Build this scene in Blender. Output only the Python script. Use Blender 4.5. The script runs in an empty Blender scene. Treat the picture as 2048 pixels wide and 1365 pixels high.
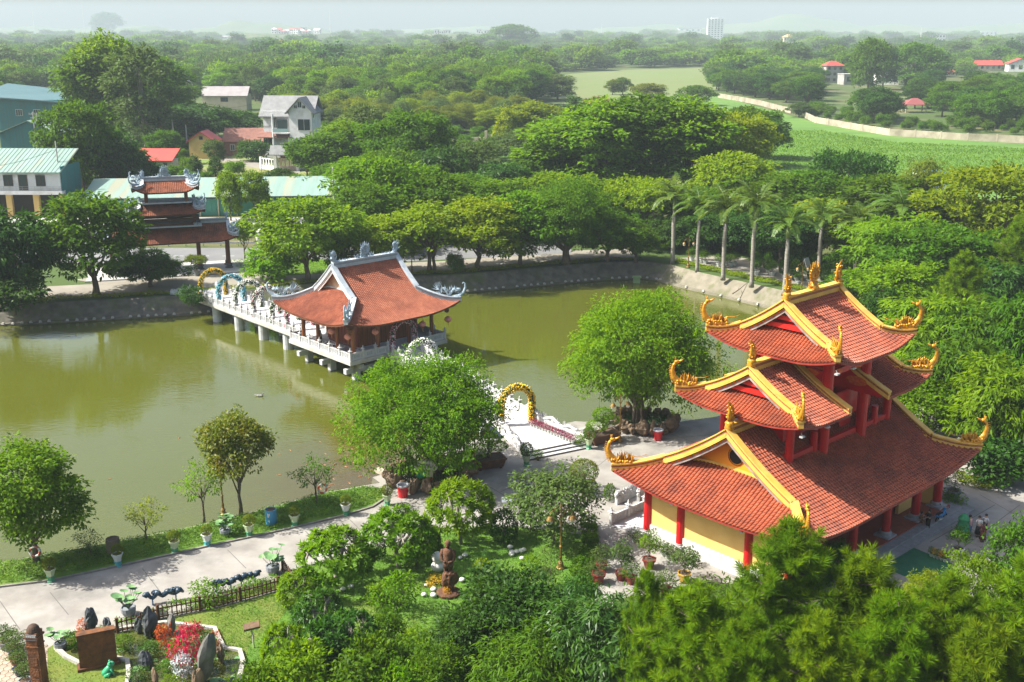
import bpy,bmesh,math,random
import numpy as np
from mathutils import Matrix,Vector
R = math.radians
SC = bpy.context.scene
COL = SC.collection
# ---------------------------------------------------------------- camera, sky, sun, exposure
FPX = 2200.0; CAM_H = 36.0; HORIZON = 57.0
PITCH = math.atan((682.5 - HORIZON) / FPX)
cam_data = bpy.data.cameras.new('camera')
cam_data.sensor_fit = 'HORIZONTAL'; cam_data.sensor_width = 36.0
cam_data.lens = FPX / 2048.0 * 36.0
cam_data.clip_start = 0.5; cam_data.clip_end = 30000
cam = bpy.data.objects.new('camera',cam_data); COL.objects.link(cam)
cam.location = (0,0,CAM_H); cam.rotation_euler = (R(90) - PITCH,0,0)
SC.camera = cam
SUN_AZ = R(184.0); SUN_EL = R(47.5)            # azimuth measured from +X, counter-clockwise
sun_dir = Vector((math.cos(SUN_AZ) * math.cos(SUN_EL),math.sin(SUN_AZ) * math.cos(SUN_EL),math.sin(SUN_EL)))
sd = bpy.data.lights.new('sun','SUN'); sd.energy = 5.0; sd.angle = R(0.55); sd.color = (1.0,0.95,0.86)
sun = bpy.data.objects.new('sun',sd); COL.objects.link(sun)
sun.rotation_euler = (-sun_dir).to_track_quat('-Z','Y').to_euler(); sun.location = (-80,40,90)
world = bpy.data.worlds.new('World'); SC.world = world; world.use_nodes = True
wn = world.node_tree.nodes; wl = world.node_tree.links
sky = wn.new('ShaderNodeTexSky'); sky.sky_type = 'NISHITA'; sky.sun_disc = False
sky.sun_elevation = SUN_EL; sky.sun_rotation = math.pi / 2 - SUN_AZ
sky.air_density = 1.0; sky.dust_density = 4.5; sky.ozone_density = 1.0; sky.altitude = 50
bg = wn['Background']; bg.inputs['Strength'].default_value = 0.10
wl.new(sky.outputs[0],bg.inputs[0])
SC.view_settings.view_transform = 'Standard'; SC.view_settings.look = 'None'
SC.view_settings.exposure = 1.18; SC.view_settings.gamma = 1.0; SC.view_settings.use_curve_mapping = False
HAZE_D = 0.00018
SC.render.engine = 'CYCLES'
cy = SC.cycles
cy.max_bounces = 8; cy.diffuse_bounces = 3; cy.glossy_bounces = 3; cy.transmission_bounces = 4; cy.transparent_max_bounces = 6
cy.volume_bounces = 1; cy.use_denoising = True; cy.caustics_reflective = False; cy.caustics_refractive = False
try:
    cy.denoiser = 'OPENIMAGEDENOISE'; cy.denoising_input_passes = 'RGB_ALBEDO_NORMAL'
except Exception:
    pass

# ---------------------------------------------------------------- helpers
_cp,_sp = math.cos(PITCH),math.sin(PITCH)
def G(px,py,z=0.0):
    """where the sight line through a point of the photograph (2048 wide) meets the level z"""
    x = (px - 1024) / FPX; y = -(py - 682.5) / FPX
    dy = _cp + y * _sp; dz = -_sp + y * _cp
    t = (z - CAM_H) / dz
    return (x * t,dy * t)
def height_at(py,Y):
    """height of what is seen at row py at the distance Y"""
    y = -(py - 682.5) / FPX
    return CAM_H + (-_sp + y * _cp) / (_cp + y * _sp) * Y
def scale_at(Y,z=0.0):
    return FPX / (Y * _cp - (z - CAM_H) * _sp)     # photograph pixels per metre
def pq(p,q,th=42.5):
    c,s = math.cos(R(th)),math.sin(R(th))
    return (p * c + q * s,p * s - q * c)

class MB:
    """collects polygons; build() links them as one mesh object"""
    def __init__(self):
        self.v = []; self.f = []; self.m = []; self.M = None; self.mi = 0
    def add(self,vs,fs):
        o = len(self.v)
        if self.M is not None:
            vs = [tuple(self.M @ Vector(p)) for p in vs]
        self.v.extend(tuple(p) for p in vs)
        self.f.extend(tuple(o + i for i in f) for f in fs); self.m.extend([self.mi] * len(fs))
    def box(self,c,s,rz=0.0,taper=1.0):
        x,y,z = s[0] / 2,s[1] / 2,s[2] / 2
        cr,sr = math.cos(rz),math.sin(rz); vs = []
        for k,(zz,t) in enumerate(((-z,1.0),(z,taper))):
            for (a,b) in ((-x,-y),(x,-y),(x,y),(-x,y)):
                a *= t; b *= t
                vs.append((c[0] + a * cr - b * sr,c[1] + a * sr + b * cr,c[2] + zz))
        self.add(vs,[(3,2,1,0),(4,5,6,7),(0,1,5,4),(1,2,6,5),(2,3,7,6),(3,0,4,7)])
    def prism(self,poly,z0,z1,cap=True):
        n = len(poly)
        a = sum(poly[i][0] * poly[(i + 1) % n][1] - poly[(i + 1) % n][0] * poly[i][1] for i in range(n))
        if a < 0: poly = poly[::-1]
        vs = [(p[0],p[1],z0) for p in poly] + [(p[0],p[1],z1) for p in poly]
        fs = [(i,(i + 1) % n,n + (i + 1) % n,n + i) for i in range(n)]
        if cap: fs += [tuple(range(n - 1,-1,-1)),tuple(range(n,2 * n))]
        self.add(vs,fs)
    def lathe(self,prof,n=12,c=(0,0,0),caps=True,rot=0.0):
        vs = []; fs = []
        for (r,z) in prof:
            for i in range(n):
                a = rot + 2 * math.pi * i / n
                vs.append((c[0] + r * math.cos(a),c[1] + r * math.sin(a),c[2] + z))
        for k in range(len(prof) - 1):
            for i in range(n):
                j = (i + 1) % n
                fs.append((k * n + i,k * n + j,(k + 1) * n + j,(k + 1) * n + i))
        if caps:
            fs.append(tuple(range(n - 1,-1,-1))); fs.append(tuple(range((len(prof) - 1) * n,len(prof) * n)))
        self.add(vs,fs)
    def tube(self,path,rad,n=8,flat=1.0):
        P = [Vector(p) for p in path]; k = len(P)
        if not hasattr(rad,'__len__'): rad = [rad] * k
        vs = []; fs = []; ref = None
        for i in range(k):
            t = (P[min(i + 1,k - 1)] - P[max(i - 1,0)])
            if t.length < 1e-9: t = Vector((0,0,1))
            t.normalize()
            if ref is None:
                ref = t.cross(Vector((0,0,1)))
                if ref.length < 0.05: ref = t.cross(Vector((0,1,0)))
            a = (ref - t * ref.dot(t))
            if a.length < 1e-6: a = t.orthogonal()
            a.normalize(); b = t.cross(a); ref = a
            for j in range(n):
                w = 2 * math.pi * j / n
                vs.append(P[i] + (a * math.cos(w) * flat + b * math.sin(w)) * rad[i])
        for i in range(k - 1):
            for j in range(n):
                l = (j + 1) % n
                fs.append((i * n + j,i * n + l,(i + 1) * n + l,(i + 1) * n + j))
        fs.append(tuple(range(n - 1,-1,-1))); fs.append(tuple(range((k - 1) * n,k * n)))
        self.add(vs,fs)
    def ball(self,c,r,nu=10,nv=7,squash=None):
        rx,ry,rz = (r,r,r) if not hasattr(r,'__len__') else r
        vs = [(c[0],c[1],c[2] - rz)]; fs = []
        for j in range(1,nv):
            a = -math.pi / 2 + math.pi * j / nv
            for i in range(nu):
                b = 2 * math.pi * i / nu
                vs.append((c[0] + rx * math.cos(a) * math.cos(b),c[1] + ry * math.cos(a) * math.sin(b),c[2] + rz * math.sin(a)))
        vs.append((c[0],c[1],c[2] + rz)); top = len(vs) - 1
        for i in range(nu):
            l = (i + 1) % nu
            fs.append((0,1 + l,1 + i)); fs.append((top,top - nu + i,top - nu + l))
            for j in range(nv - 2):
                fs.append((1 + j * nu + i,1 + j * nu + l,1 + (j + 1) * nu + l,1 + (j + 1) * nu + i))
        self.add(vs,fs)
    def beam(self,path,w,up,down,n_hint=None):
        """box section swept along a path, kept upright"""
        P = [Vector(p) for p in path]; k = len(P); vs = []; fs = []
        for i in range(k):
            t = P[min(i + 1,k - 1)] - P[max(i - 1,0)]; t.z = 0
            if t.length < 1e-6: t = Vector((1,0,0))
            t.normalize(); s = Vector((-t.y,t.x,0)) * (w / 2)
            for (sg,dz) in ((-1,-down),(1,-down),(1,up),(-1,up)):
                vs.append(P[i] + s * sg + Vector((0,0,dz)))
        for i in range(k - 1):
            for j in range(4):
                l = (j + 1) % 4
                fs.append((i * 4 + j,i * 4 + l,i * 4 + 4 + l,i * 4 + 4 + j))
        fs.append((3,2,1,0)); b = (k - 1) * 4; fs.append((b,b + 1,b + 2,b + 3))
        self.add(vs,fs)
    def quad(self,a,b,c,d):
        self.add([a,b,c,d],[(0,1,2,3)])
    def mesh(self,name,mats,smooth=False):
        me = bpy.data.meshes.new(name)
        me.from_pydata(self.v,[],self.f)
        for m in (mats if isinstance(mats,(list,tuple)) else [mats]): me.materials.append(m)
        if max(self.m,default=0) > 0: me.polygons.foreach_set('material_index',self.m)
        if smooth: me.polygons.foreach_set('use_smooth',[True] * len(self.f))
        me.update(); return me
    def build(self,name,mats,parent=None,smooth=False,stuff=False):
        return link(name,self.mesh(name,mats,smooth),parent,stuff)

def link(name,me,parent=None,stuff=False,loc=None,rz=None,sc=None):
    o = bpy.data.objects.new(name,me); COL.objects.link(o)
    if parent is not None: o.parent = parent
    if stuff: o['kind'] = 'stuff'
    if loc is not None: o.location = loc
    if rz is not None: o.rotation_euler = (0,0,rz)
    if sc is not None: o.scale = sc if hasattr(sc,'__len__') else (sc,sc,sc)
    return o
def tag(o,label=None,cat=None,group=None,kind=None):
    if label: o['label'] = label
    if cat: o['category'] = cat
    if group: o['group'] = group
    if kind: o['kind'] = kind
    return o
def thing(name,label,cat,loc=(0,0,0),rz=0.0,group=None,sc=None):
    o = bpy.data.objects.new(name,None); COL.objects.link(o); o.empty_display_size = 0.3
    o.location = loc if len(loc) == 3 else (loc[0],loc[1],0); o.rotation_euler = (0,0,rz)
    if sc is not None: o.scale = sc if hasattr(sc,'__len__') else (sc,sc,sc)
    return tag(o,label,cat,group)
def dup(root,loc,rz=0.0,label=None,group=None,sc=None):
    kids = list(root.children)
    r = root.copy(); COL.objects.link(r)
    r.location = loc if len(loc) == 3 else (loc[0],loc[1],0); r.rotation_euler = (0,0,rz)
    if sc is not None: r.scale = sc if hasattr(sc,'__len__') else (sc,sc,sc)
    if label: r['label'] = label
    if group: r['group'] = group
    for ch in kids:
        gk = list(ch.children)
        c = ch.copy(); COL.objects.link(c); c.parent = r
        for g in gk:
            d = g.copy(); COL.objects.link(d); d.parent = c
    return r
def np_mesh(name,V,F,mats,smooth=False):
    """fast mesh from numpy arrays; F has equal-sized polygons"""
    me = bpy.data.meshes.new(name); n,k = F.shape
    me.vertices.add(len(V)); me.vertices.foreach_set('co',np.ascontiguousarray(V,np.float32).ravel())
    me.loops.add(n * k); me.loops.foreach_set('vertex_index',np.ascontiguousarray(F,np.int32).ravel())
    me.polygons.add(n); me.polygons.foreach_set('loop_start',np.arange(0,n * k,k,dtype=np.int32))
    try: me.polygons.foreach_set('loop_total',np.full(n,k,np.int32))
    except Exception: pass
    for m in (mats if isinstance(mats,(list,tuple)) else [mats]): me.materials.append(m)
    if smooth: me.polygons.foreach_set('use_smooth',np.ones(n,bool))
    me.update(calc_edges=True); me.validate(); return me

# ---------------------------------------------------------------- materials
def _mat(name):
    m = bpy.data.materials.new(name); m.use_nodes = True
    nt = m.node_tree; return m,nt,nt.nodes['Principled BSDF']
def mat(name,col,rough=0.7,col2=None,scale=3.0,detail=4.0,bump=0.0,bscale=None,metal=0.0,spec=0.4,stain=None,sscale=0.4,stretch=None,lo=0.35,hi=0.65):
    """colour with a second colour mixed in by noise, optional large stains, optional bump"""
    m,nt,b = _mat(name); L = nt.links; N = nt.nodes
    b.inputs['Roughness'].default_value = rough; b.inputs['Metallic'].default_value = metal
    b.inputs['Specular IOR Level'].default_value = spec
    col = (*col,1); b.inputs['Base Color'].default_value = col
    tc = N.new('ShaderNodeTexCoord'); src = tc.outputs['Object']
    if stretch:
        mp = N.new('ShaderNodeMapping'); mp.inputs['Scale'].default_value = stretch; L.new(src,mp.inputs[0]); src = mp.outputs[0]
    out = None
    if col2 is not None:
        nz = N.new('ShaderNodeTexNoise'); nz.inputs['Scale'].default_value = scale; nz.inputs['Detail'].default_value = detail
        L.new(src,nz.inputs['Vector'])
        mr = N.new('ShaderNodeMapRange'); mr.inputs[1].default_value = lo; mr.inputs[2].default_value = hi; L.new(nz.outputs[0],mr.inputs[0])
        mx = N.new('ShaderNodeMix'); mx.data_type = 'RGBA'; mx.inputs[6].default_value = col; mx.inputs[7].default_value = (*col2,1)
        L.new(mr.outputs[0],mx.inputs[0]); out = mx.outputs[2]
    if stain is not None:
        nz = N.new('ShaderNodeTexNoise'); nz.inputs['Scale'].default_value = sscale; nz.inputs['Detail'].default_value = 6; nz.inputs['Roughness'].default_value = 0.65
        L.new(src,nz.inputs['Vector'])
        mr = N.new('ShaderNodeMapRange'); mr.inputs[1].default_value = 0.5; mr.inputs[2].default_value = 0.72; L.new(nz.outputs[0],mr.inputs[0])
        mx = N.new('ShaderNodeMix'); mx.data_type = 'RGBA'; mx.inputs[7].default_value = (*stain,1)
        if out is not None: L.new(out,mx.inputs[6])
        else: mx.inputs[6].default_value = col
        L.new(mr.outputs[0],mx.inputs[0]); out = mx.outputs[2]
    if out is not None: L.new(out,b.inputs['Base Color'])
    if bump:
        nz = N.new('ShaderNodeTexNoise'); nz.inputs['Scale'].default_value = bscale or scale * 4; nz.inputs['Detail'].default_value = 3
        L.new(src,nz.inputs['Vector'])
        bp = N.new('ShaderNodeBump'); bp.inputs['Strength'].default_value = bump; bp.inputs['Distance'].default_value = 0.05
        L.new(nz.outputs[0],bp.inputs['Height']); L.new(bp.outputs[0],b.inputs['Normal'])
    return m
def leaf_mat(name,cols,rough=0.5,trans=0.35,spread=0.07,spec=0.35):
    """leaves: colour differs per leaf and per plant, light passes through"""
    m,nt,b = _mat(name); L = nt.links; N = nt.nodes
    geo = N.new('ShaderNodeNewGeometry'); oi = N.new('ShaderNodeObjectInfo')
    cr = N.new('ShaderNodeValToRGB'); els = cr.color_ramp.elements
    k = len(cols)
    while len(els) < k: els.new(0.5)
    for i,c in enumerate(cols):
        els[i].position = i / max(1,k - 1); els[i].color = (*c,1)
    tc = N.new('ShaderNodeTexCoord'); nz = N.new('ShaderNodeTexNoise'); nz.inputs['Scale'].default_value = 0.9; nz.inputs['Detail'].default_value = 2
    L.new(tc.outputs['Object'],nz.inputs['Vector'])
    a = N.new('ShaderNodeMath'); a.operation = 'MULTIPLY_ADD'; a.inputs[1].default_value = 0.55; L.new(geo.outputs['Random Per Island'],a.inputs[0])
    mr = N.new('ShaderNodeMapRange'); mr.inputs[1].default_value = 0.3; mr.inputs[2].default_value = 0.7; mr.inputs[3].default_value = -0.05; mr.inputs[4].default_value = 0.5
    L.new(nz.outputs[0],mr.inputs[0]); L.new(mr.outputs[0],a.inputs[2]); L.new(a.outputs[0],cr.inputs[0])
    hs = N.new('ShaderNodeHueSaturation'); L.new(cr.outputs[0],hs.inputs['Color'])
    h = N.new('ShaderNodeMapRange'); h.inputs[3].default_value = 0.5 - spread * 0.2; h.inputs[4].default_value = 0.5 + spread * 0.12; L.new(oi.outputs['Random'],h.inputs[0]); L.new(h.outputs[0],hs.inputs['Hue'])
    mm = N.new('ShaderNodeMath'); mm.operation = 'MULTIPLY'; mm.inputs[1].default_value = 7.31; L.new(oi.outputs['Random'],mm.inputs[0])
    fr = N.new('ShaderNodeMath'); fr.operation = 'FRACT'; L.new(mm.outputs[0],fr.inputs[0])
    v = N.new('ShaderNodeMapRange'); v.inputs[3].default_value = 1 - spread * 1.6; v.inputs[4].default_value = 1 + spread * 1.6; L.new(fr.outputs[0],v.inputs[0]); L.new(v.outputs[0],hs.inputs['Value'])
    L.new(hs.outputs[0],b.inputs['Base Color']); b.inputs['Roughness'].default_value = rough; b.inputs['Specular IOR Level'].default_value = spec
    tr = N.new('ShaderNodeBsdfTranslucent'); ht = N.new('ShaderNodeHueSaturation'); ht.inputs['Hue'].default_value = 0.485; ht.inputs['Saturation'].default_value = 1.1; ht.inputs['Value'].default_value = 1.5
    L.new(hs.outputs[0],ht.inputs['Color']); L.new(ht.outputs[0],tr.inputs['Color'])
    ms = N.new('ShaderNodeMixShader'); ms.inputs[0].default_value = trans
    L.new(b.outputs[0],ms.inputs[1]); L.new(tr.outputs[0],ms.inputs[2]); L.new(ms.outputs[0],N['Material Output'].inputs[0])
    return m
# ---------------------------------------------------------------- ground, pond, paving
rnd = random.Random(7)
M_GROUND = mat('ground_grass',(0.044,0.080,0.010),0.95,(0.120,0.104,0.048),0.06,8,0.6,1.5,lo=0.48,hi=0.68)
M_FIELD = mat('field_crop',(0.068,0.160,0.018),0.95,(0.104,0.192,0.024),0.05,8,0.9,1.2,stain=(0.048,0.112,0.016),sscale=0.03,stretch=(1,2.2,1))
M_FIELD2 = mat('far_field',(0.104,0.160,0.040),0.95,(0.136,0.152,0.056),0.02,8,0.5,0.8,stretch=(1,3.5,1))
M_CONC = mat('concrete',(0.223,0.207,0.186),0.9,(0.291,0.279,0.254),0.55,9,0.25,14,stain=(0.149,0.143,0.130),sscale=0.22)
M_CONC2 = mat('far_concrete',(0.248,0.229,0.192),0.92,(0.205,0.186,0.149),0.3,7,0.2,6)
M_ASPH = mat('asphalt',(0.137,0.140,0.144),0.9,(0.166,0.169,0.169),0.2,8,0.2,8)
M_LAWN = mat('lawn_grass',(0.060,0.144,0.010),0.9,(0.096,0.184,0.014),0.5,8,0.9,5,stain=(0.136,0.160,0.024),sscale=0.16)
M_LAWN2 = mat('mown_turf',(0.120,0.152,0.018),0.9,(0.080,0.144,0.014),0.35,8,0.8,6,stain=(0.160,0.152,0.040),sscale=0.3)
M_BANK = mat('bank_stone',(0.153,0.140,0.113),0.95,(0.081,0.077,0.063),0.9,8,0.9,2.2,stain=(0.090,0.117,0.036),sscale=0.35)
M_BANK2 = mat('bank_concrete',(0.211,0.192,0.149),0.95,(0.155,0.143,0.105),0.8,8,0.5,2.2,stain=(0.093,0.105,0.037),sscale=0.5)
M_KERB = mat('kerb_stone',(0.238,0.223,0.194),0.9,(0.158,0.151,0.130),1.5,6,0.3,10)
M_WSTONE = mat('pale_stone',(0.446,0.432,0.396),0.8,(0.324,0.310,0.274),4,5)
def sheet(name,pts,z,m,kind='structure'):
    mb = MB(); n = len(pts)
    bm = bmesh.new(); vs = [bm.verts.new((p[0],p[1],z)) for p in pts]
    es = [bm.edges.new((vs[i],vs[(i + 1) % n])) for i in range(n)]
    bmesh.ops.triangle_fill(bm,use_beauty=True,edges=es,normal=(0,0,1))
    me = bpy.data.meshes.new(name); bm.to_mesh(me); bm.free(); me.materials.append(m)
    o = link(name,me); o['kind'] = kind; return o
def gp(pix,z=0.0): return [G(a,b,z) for a,b in pix]

FAR_TOP = [(-120,132.5),(-69.3,144.3),(-44.5,150.4),(-30,156.5),(-16.9,161.6),(-8,163.6),(3,168.0),(14.1,172.4),(21.0,173.4),(25.0,171.0)]
RIGHT_TOP = [(28.8,165.2),(38.4,153.4),(47.5,142),(56,130),(54,122)]
NEAR_TOP = [(40,112),(28,105)] + gp([(1425,835),(1370,842),(1340,849),(1300,851),(1230,846),(1150,843),(1118,850)]) + [(3.2,95.4),(-1.6,94.0)] + \
    gp([(960,876),(905,893),(886,906),(850,925),(800,938),(745,955),(760,966),(650,985),(520,1020),(400,1050),(200,1090),(0,1125)]) + [(-62,57.0),(-120,30)]
POND = FAR_TOP + RIGHT_TOP + NEAR_TOP
WATER_Z = -2.3
def ground_sheet():
    bm = bmesh.new()
    def loop(pts):
        vs = [bm.verts.new((p[0],p[1],-0.012)) for p in pts]
        return [bm.edges.new((vs[i],vs[(i + 1) % len(vs)])) for i in range(len(vs))]
    outer = [(-6400,-60),(6400,-60),(6400,400),(6400,7200),(-6400,7200),(-6400,400)]
    es = loop(outer) + loop(POND)
    bmesh.ops.triangle_fill(bm,use_beauty=False,edges=es,normal=(0,0,1))
    me = bpy.data.meshes.new('ground'); bm.to_mesh(me); bm.free(); me.materials.append(M_GROUND)
    o = link('ground',me); o['kind'] = 'structure'
ground_sheet()

def water_material():
    m,nt,b = _mat('pond_water'); L = nt.links; N = nt.nodes
    tc = N.new('ShaderNodeTexCoord')
    nz = N.new('ShaderNodeTexNoise'); nz.inputs['Scale'].default_value = 0.035; nz.inputs['Detail'].default_value = 5; L.new(tc.outputs['Object'],nz.inputs['Vector'])
    cr = N.new('ShaderNodeMix'); cr.data_type = 'RGBA'; cr.inputs[6].default_value = (0.068,0.080,0.008,1); cr.inputs[7].default_value = (0.084,0.093,0.012,1)
    L.new(nz.outputs[0],cr.inputs[0])
    # the shallows by the shore under the big fig show the brown bottom
    d = N.new('ShaderNodeVectorMath'); d.operation = 'DISTANCE'; d.inputs[1].default_value = (-12.0,89.5,WATER_Z); L.new(tc.outputs['Object'],d.inputs[0])
    n2 = N.new('ShaderNodeTexNoise'); n2.inputs['Scale'].default_value = 0.6; n2.inputs['Detail'].default_value = 7; L.new(tc.outputs['Object'],n2.inputs['Vector'])
    ad = N.new('ShaderNodeMath'); ad.operation = 'MULTIPLY_ADD'; ad.inputs[1].default_value = 9.0; L.new(n2.outputs[0],ad.inputs[0]); L.new(d.outputs['Value'],ad.inputs[2])
    mr = N.new('ShaderNodeMapRange'); mr.inputs[1].default_value = 7.0; mr.inputs[2].default_value = 21.0; mr.inputs[3].default_value = 0.85; mr.inputs[4].default_value = 0.0; L.new(ad.outputs[0],mr.inputs[0])
    mx = N.new('ShaderNodeMix'); mx.data_type = 'RGBA'; mx.inputs[7].default_value = (0.068,0.047,0.013,1); L.new(mr.outputs[0],mx.inputs[0]); L.new(cr.outputs[2],mx.inputs[6])
    L.new(mx.outputs[2],b.inputs['Base Color']); b.inputs['Roughness'].default_value = 0.04; b.inputs['IOR'].default_value = 1.62
    b.inputs['Specular IOR Level'].default_value = 0.5
    mp = N.new('ShaderNodeMapping'); mp.inputs['Scale'].default_value = (0.8,1.9,1); mp.inputs['Rotation'].default_value = (0,0,0.25); L.new(tc.outputs['Object'],mp.inputs[0])
    w = N.new('ShaderNodeTexNoise'); w.inputs['Scale'].default_value = 1.5; w.inputs['Detail'].default_value = 3; L.new(mp.outputs[0],w.inputs['Vector'])
    w2 = N.new('ShaderNodeTexNoise'); w2.inputs['Scale'].default_value = 0.09; w2.inputs['Detail'].default_value = 3; L.new(tc.outputs['Object'],w2.inputs['Vector'])
    st = N.new('ShaderNodeMapRange'); st.inputs[1].default_value = 0.38; st.inputs[2].default_value = 0.62; st.inputs[3].default_value = 0.05; st.inputs[4].default_value = 0.24; L.new(w2.outputs[0],st.inputs[0])
    bp = N.new('ShaderNodeBump'); bp.inputs['Distance'].default_value = 0.12; L.new(st.outputs[0],bp.inputs['Strength']); L.new(w.outputs[0],bp.inputs['Height']); L.new(bp.outputs[0],b.inputs['Normal'])
    return m
sheet('pond_water',POND,WATER_Z,water_material())

def bank(name,pts,inset,m,drop=-2.9,ledge=0.0):
    """sloping revetment from the rim down into the water; pts run with the water on the right-hand side"""
    mb = MB(); n = len(pts); rows = []
    for i in range(n):
        a = Vector(pts[max(i - 1,0)] + (0,)); c = Vector(pts[min(i + 1,n - 1)] + (0,)); t = (c - a).normalized()
        nrm = Vector((t.y,-t.x,0)); p = Vector(pts[i] + (0,)); f = 2.3 / -drop * 1.0
        r = [p + Vector((0,0,0.0)),p + nrm * inset * 0.5 + Vector((0,0,-1.05)),p + nrm * inset * 0.95 + Vector((0,0,-2.0))]
        if ledge: r += [p + nrm * (inset * 0.95 + ledge) + Vector((0,0,-2.02)),p + nrm * (inset + ledge + 0.05) + Vector((0,0,drop))]
        else: r += [p + nrm * inset * 1.3 + Vector((0,0,drop)),p + nrm * inset * 1.31 + Vector((0,0,drop - .01))]
        rows.append(r)
    k = len(rows[0])
    for i in range(n - 1):
        for j in range(k - 1):
            mb.quad(rows[i][j],rows[i + 1][j],rows[i + 1][j + 1],rows[i][j + 1])
    o = mb.build(name,m); o['kind'] = 'structure'; return o,rows
fb,frows = bank('pond_bank',FAR_TOP,2.1,M_BANK,ledge=0.55)
rb,rrows = bank('pond_bank',[FAR_TOP[-1]] + RIGHT_TOP,2.2,M_BANK2,ledge=0.6)
nb,nrows = bank('pond_bank',[RIGHT_TOP[-1]] + NEAR_TOP,0.35,M_BANK)
# pale footing stones along the water's edge
def along(pts,step,start=0.0):
    out = []; d = start
    for a,b in zip(pts[:-1],pts[1:]):
        a = Vector(a); b = Vector(b); l = (b - a).length
        while d < l:
            out.append((a + (b - a) * (d / l),math.atan2(b.y - a.y,b.x - a.x))); d += step
        d -= l
    return out
st = MB(); st.box((0,0,0),(0.42,0.36,0.24),taper=0.6); st_me = st.mesh('footing_stone',M_WSTONE)
for (src,rows) in ((fb,frows),(rb,rrows)):
    for i,(p,a) in enumerate(along([r[3] for r in rows],1.15)):
        if p.x < -72 or p.y < 138: continue
        if i % 7 == 3 or (src is rb and i % 3): continue
        link('footing_stone',st_me,src,loc=(p.x + rnd.uniform(-.06,.06),p.y - 0.1,p.z + 0.1 + rnd.uniform(-.03,.03)),rz=a + rnd.uniform(-.3,.3))

# paving near the camera: one concrete sheet, the planted areas lie on top of it
PAVE = [(-62,57),(-62,40),(95,40),(95,120),(70,131),(56,130.2),(54,122)] + [p for p in NEAR_TOP[:-2]]
sheet('pavement',PAVE,0.0,M_CONC)
# joints of the concrete slabs
jm = MB()
for (a,b) in (((100,1185),(137,1230)),((285,1138),(322,1186)),((455,1100),(492,1137)),((610,1062),(640,1090)),((0,1203),(40,1260)),((700,1040),(742,1082)),((800,1010),(860,1048)),((880,985),(1010,1040)),((905,930),(1040,1010)),((1060,940),(1200,985)),((1100,1010),(1230,905)),((1000,985),(1120,925)),((1210,890),(1420,870)),((1230,1100),(1300,1150)),((1300,1100),(1230,1165)),((1860,1085),(1990,1010)),((1920,1100),(2040,1010)),((1890,1030),(2000,1090)),((1960,990),(2048,1040)),((1320,860),(1440,905))):
    p,q = G(*a),G(*b); d = Vector((q[0] - p[0],q[1] - p[1],0)).normalized(); s = Vector((-d.y,d.x,0)) * 0.03
    jm.quad((p[0] - s.x,p[1] - s.y,.004),(p[0] + s.x,p[1] + s.y,.004),(q[0] + s.x,q[1] + s.y,.004),(q[0] - s.x,q[1] - s.y,.004))
o = jm.build('pavement_joint',mat('joint_dirt',(0.12,0.115,0.10),0.95)); o['kind'] = 'structure'

STRIP_LO = [(0,1172),(100,1160),(235,1131),(350,1106),(415,1091),(500,1073),(590,1053),(690,1029),(745,1012),(772,994)]
STRIP_HI = [(768,978),(730,974),(650,987),(520,1022),(400,1052),(200,1092),(0,1127)]
STRIP = [(-52,55.5)] + gp(STRIP_LO) + gp(STRIP_HI) + [(-55,59)]
sheet('grass_strip',STRIP,0.05,M_LAWN)
kb = MB(); kp = [(-52,55.3)] + gp([(a,b + 3) for a,b in STRIP_LO])
kb.beam([(a,b,0.06) for a,b in kp],0.16,0.06,0.06); o = kb.build('kerb',M_KERB); o['kind'] = 'structure'

LAWN_PX = [(425,1232),(590,1160),(600,1135),(742,1098),(800,1085),(870,1060),(990,1052),(1100,1062),(1190,1075),(1200,1110),(1195,1180),(1180,1260),(1170,1400),(1200,1480),(480,1480),(470,1365),(430,1290)]
sheet('lawn',gp(LAWN_PX),0.06,M_LAWN)
TURF_PX = [(235,1262),(430,1205),(590,1152),(590,1200),(560,1240),(500,1290),(470,1380),(470,1480),(95,1480),(95,1300),(130,1275)]
sheet('turf',gp(TURF_PX),0.064,M_LAWN2)
lk = MB(); lk.beam([(a,b,.07) for a,b in gp([(600,1138),(742,1102),(800,1089),(870,1064),(990,1056),(1040,1056)])],0.14,0.07,0.07)
o = lk.build('kerb',M_KERB); o['kind'] = 'structure'

# hexagonal paving in the corner
HEXC = G(30,1350); M_HEX = [mat('hex_paver',(0.33,0.26,0.19),0.9,(0.42,0.35,0.27),2.0,6,0.3,12),mat('hex_paver_dark',(0.26,0.21,0.16),0.9,(0.36,0.29,0.22),2.0,6,0.3,12)]
hexp = sheet('paving_bed',gp([(-40,1300),(95,1290),(130,1365),(190,1480),(-120,1480)]),0.006,mat('paving_grout',(0.10,0.085,0.06),0.95))
hx = MB(); hx.lathe([(0.235,0),(0.235,0.03),(0.215,0.045)],6); hxm = [hx.mesh('paver',m) for m in M_HEX]
def inside(p,poly):
    c = False; n = len(poly)
    for i in range(n):
        a = poly[i]; b = poly[i - 1]
        if (a[1] > p[1]) != (b[1] > p[1]) and p[0] < (b[0] - a[0]) * (p[1] - a[1]) / (b[1] - a[1]) + a[0]: c = not c
    return c
hpoly = gp([(-40,1300),(95,1290),(130,1365),(190,1480),(-120,1480)]); nh = 0
x0,y0 = min(p[0] for p in hpoly),min(p[1] for p in hpoly); hc = []
for i in range(70):
    for j in range(70):
        c = (x0 + i * 0.37,y0 + j * 0.43 + (i % 2) * 0.215)
        if inside(c,hpoly): hc.append(c)
hc.sort(key=lambda c: (c[0] + 31) ** 2 + (c[1] - 58) ** 2)
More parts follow.
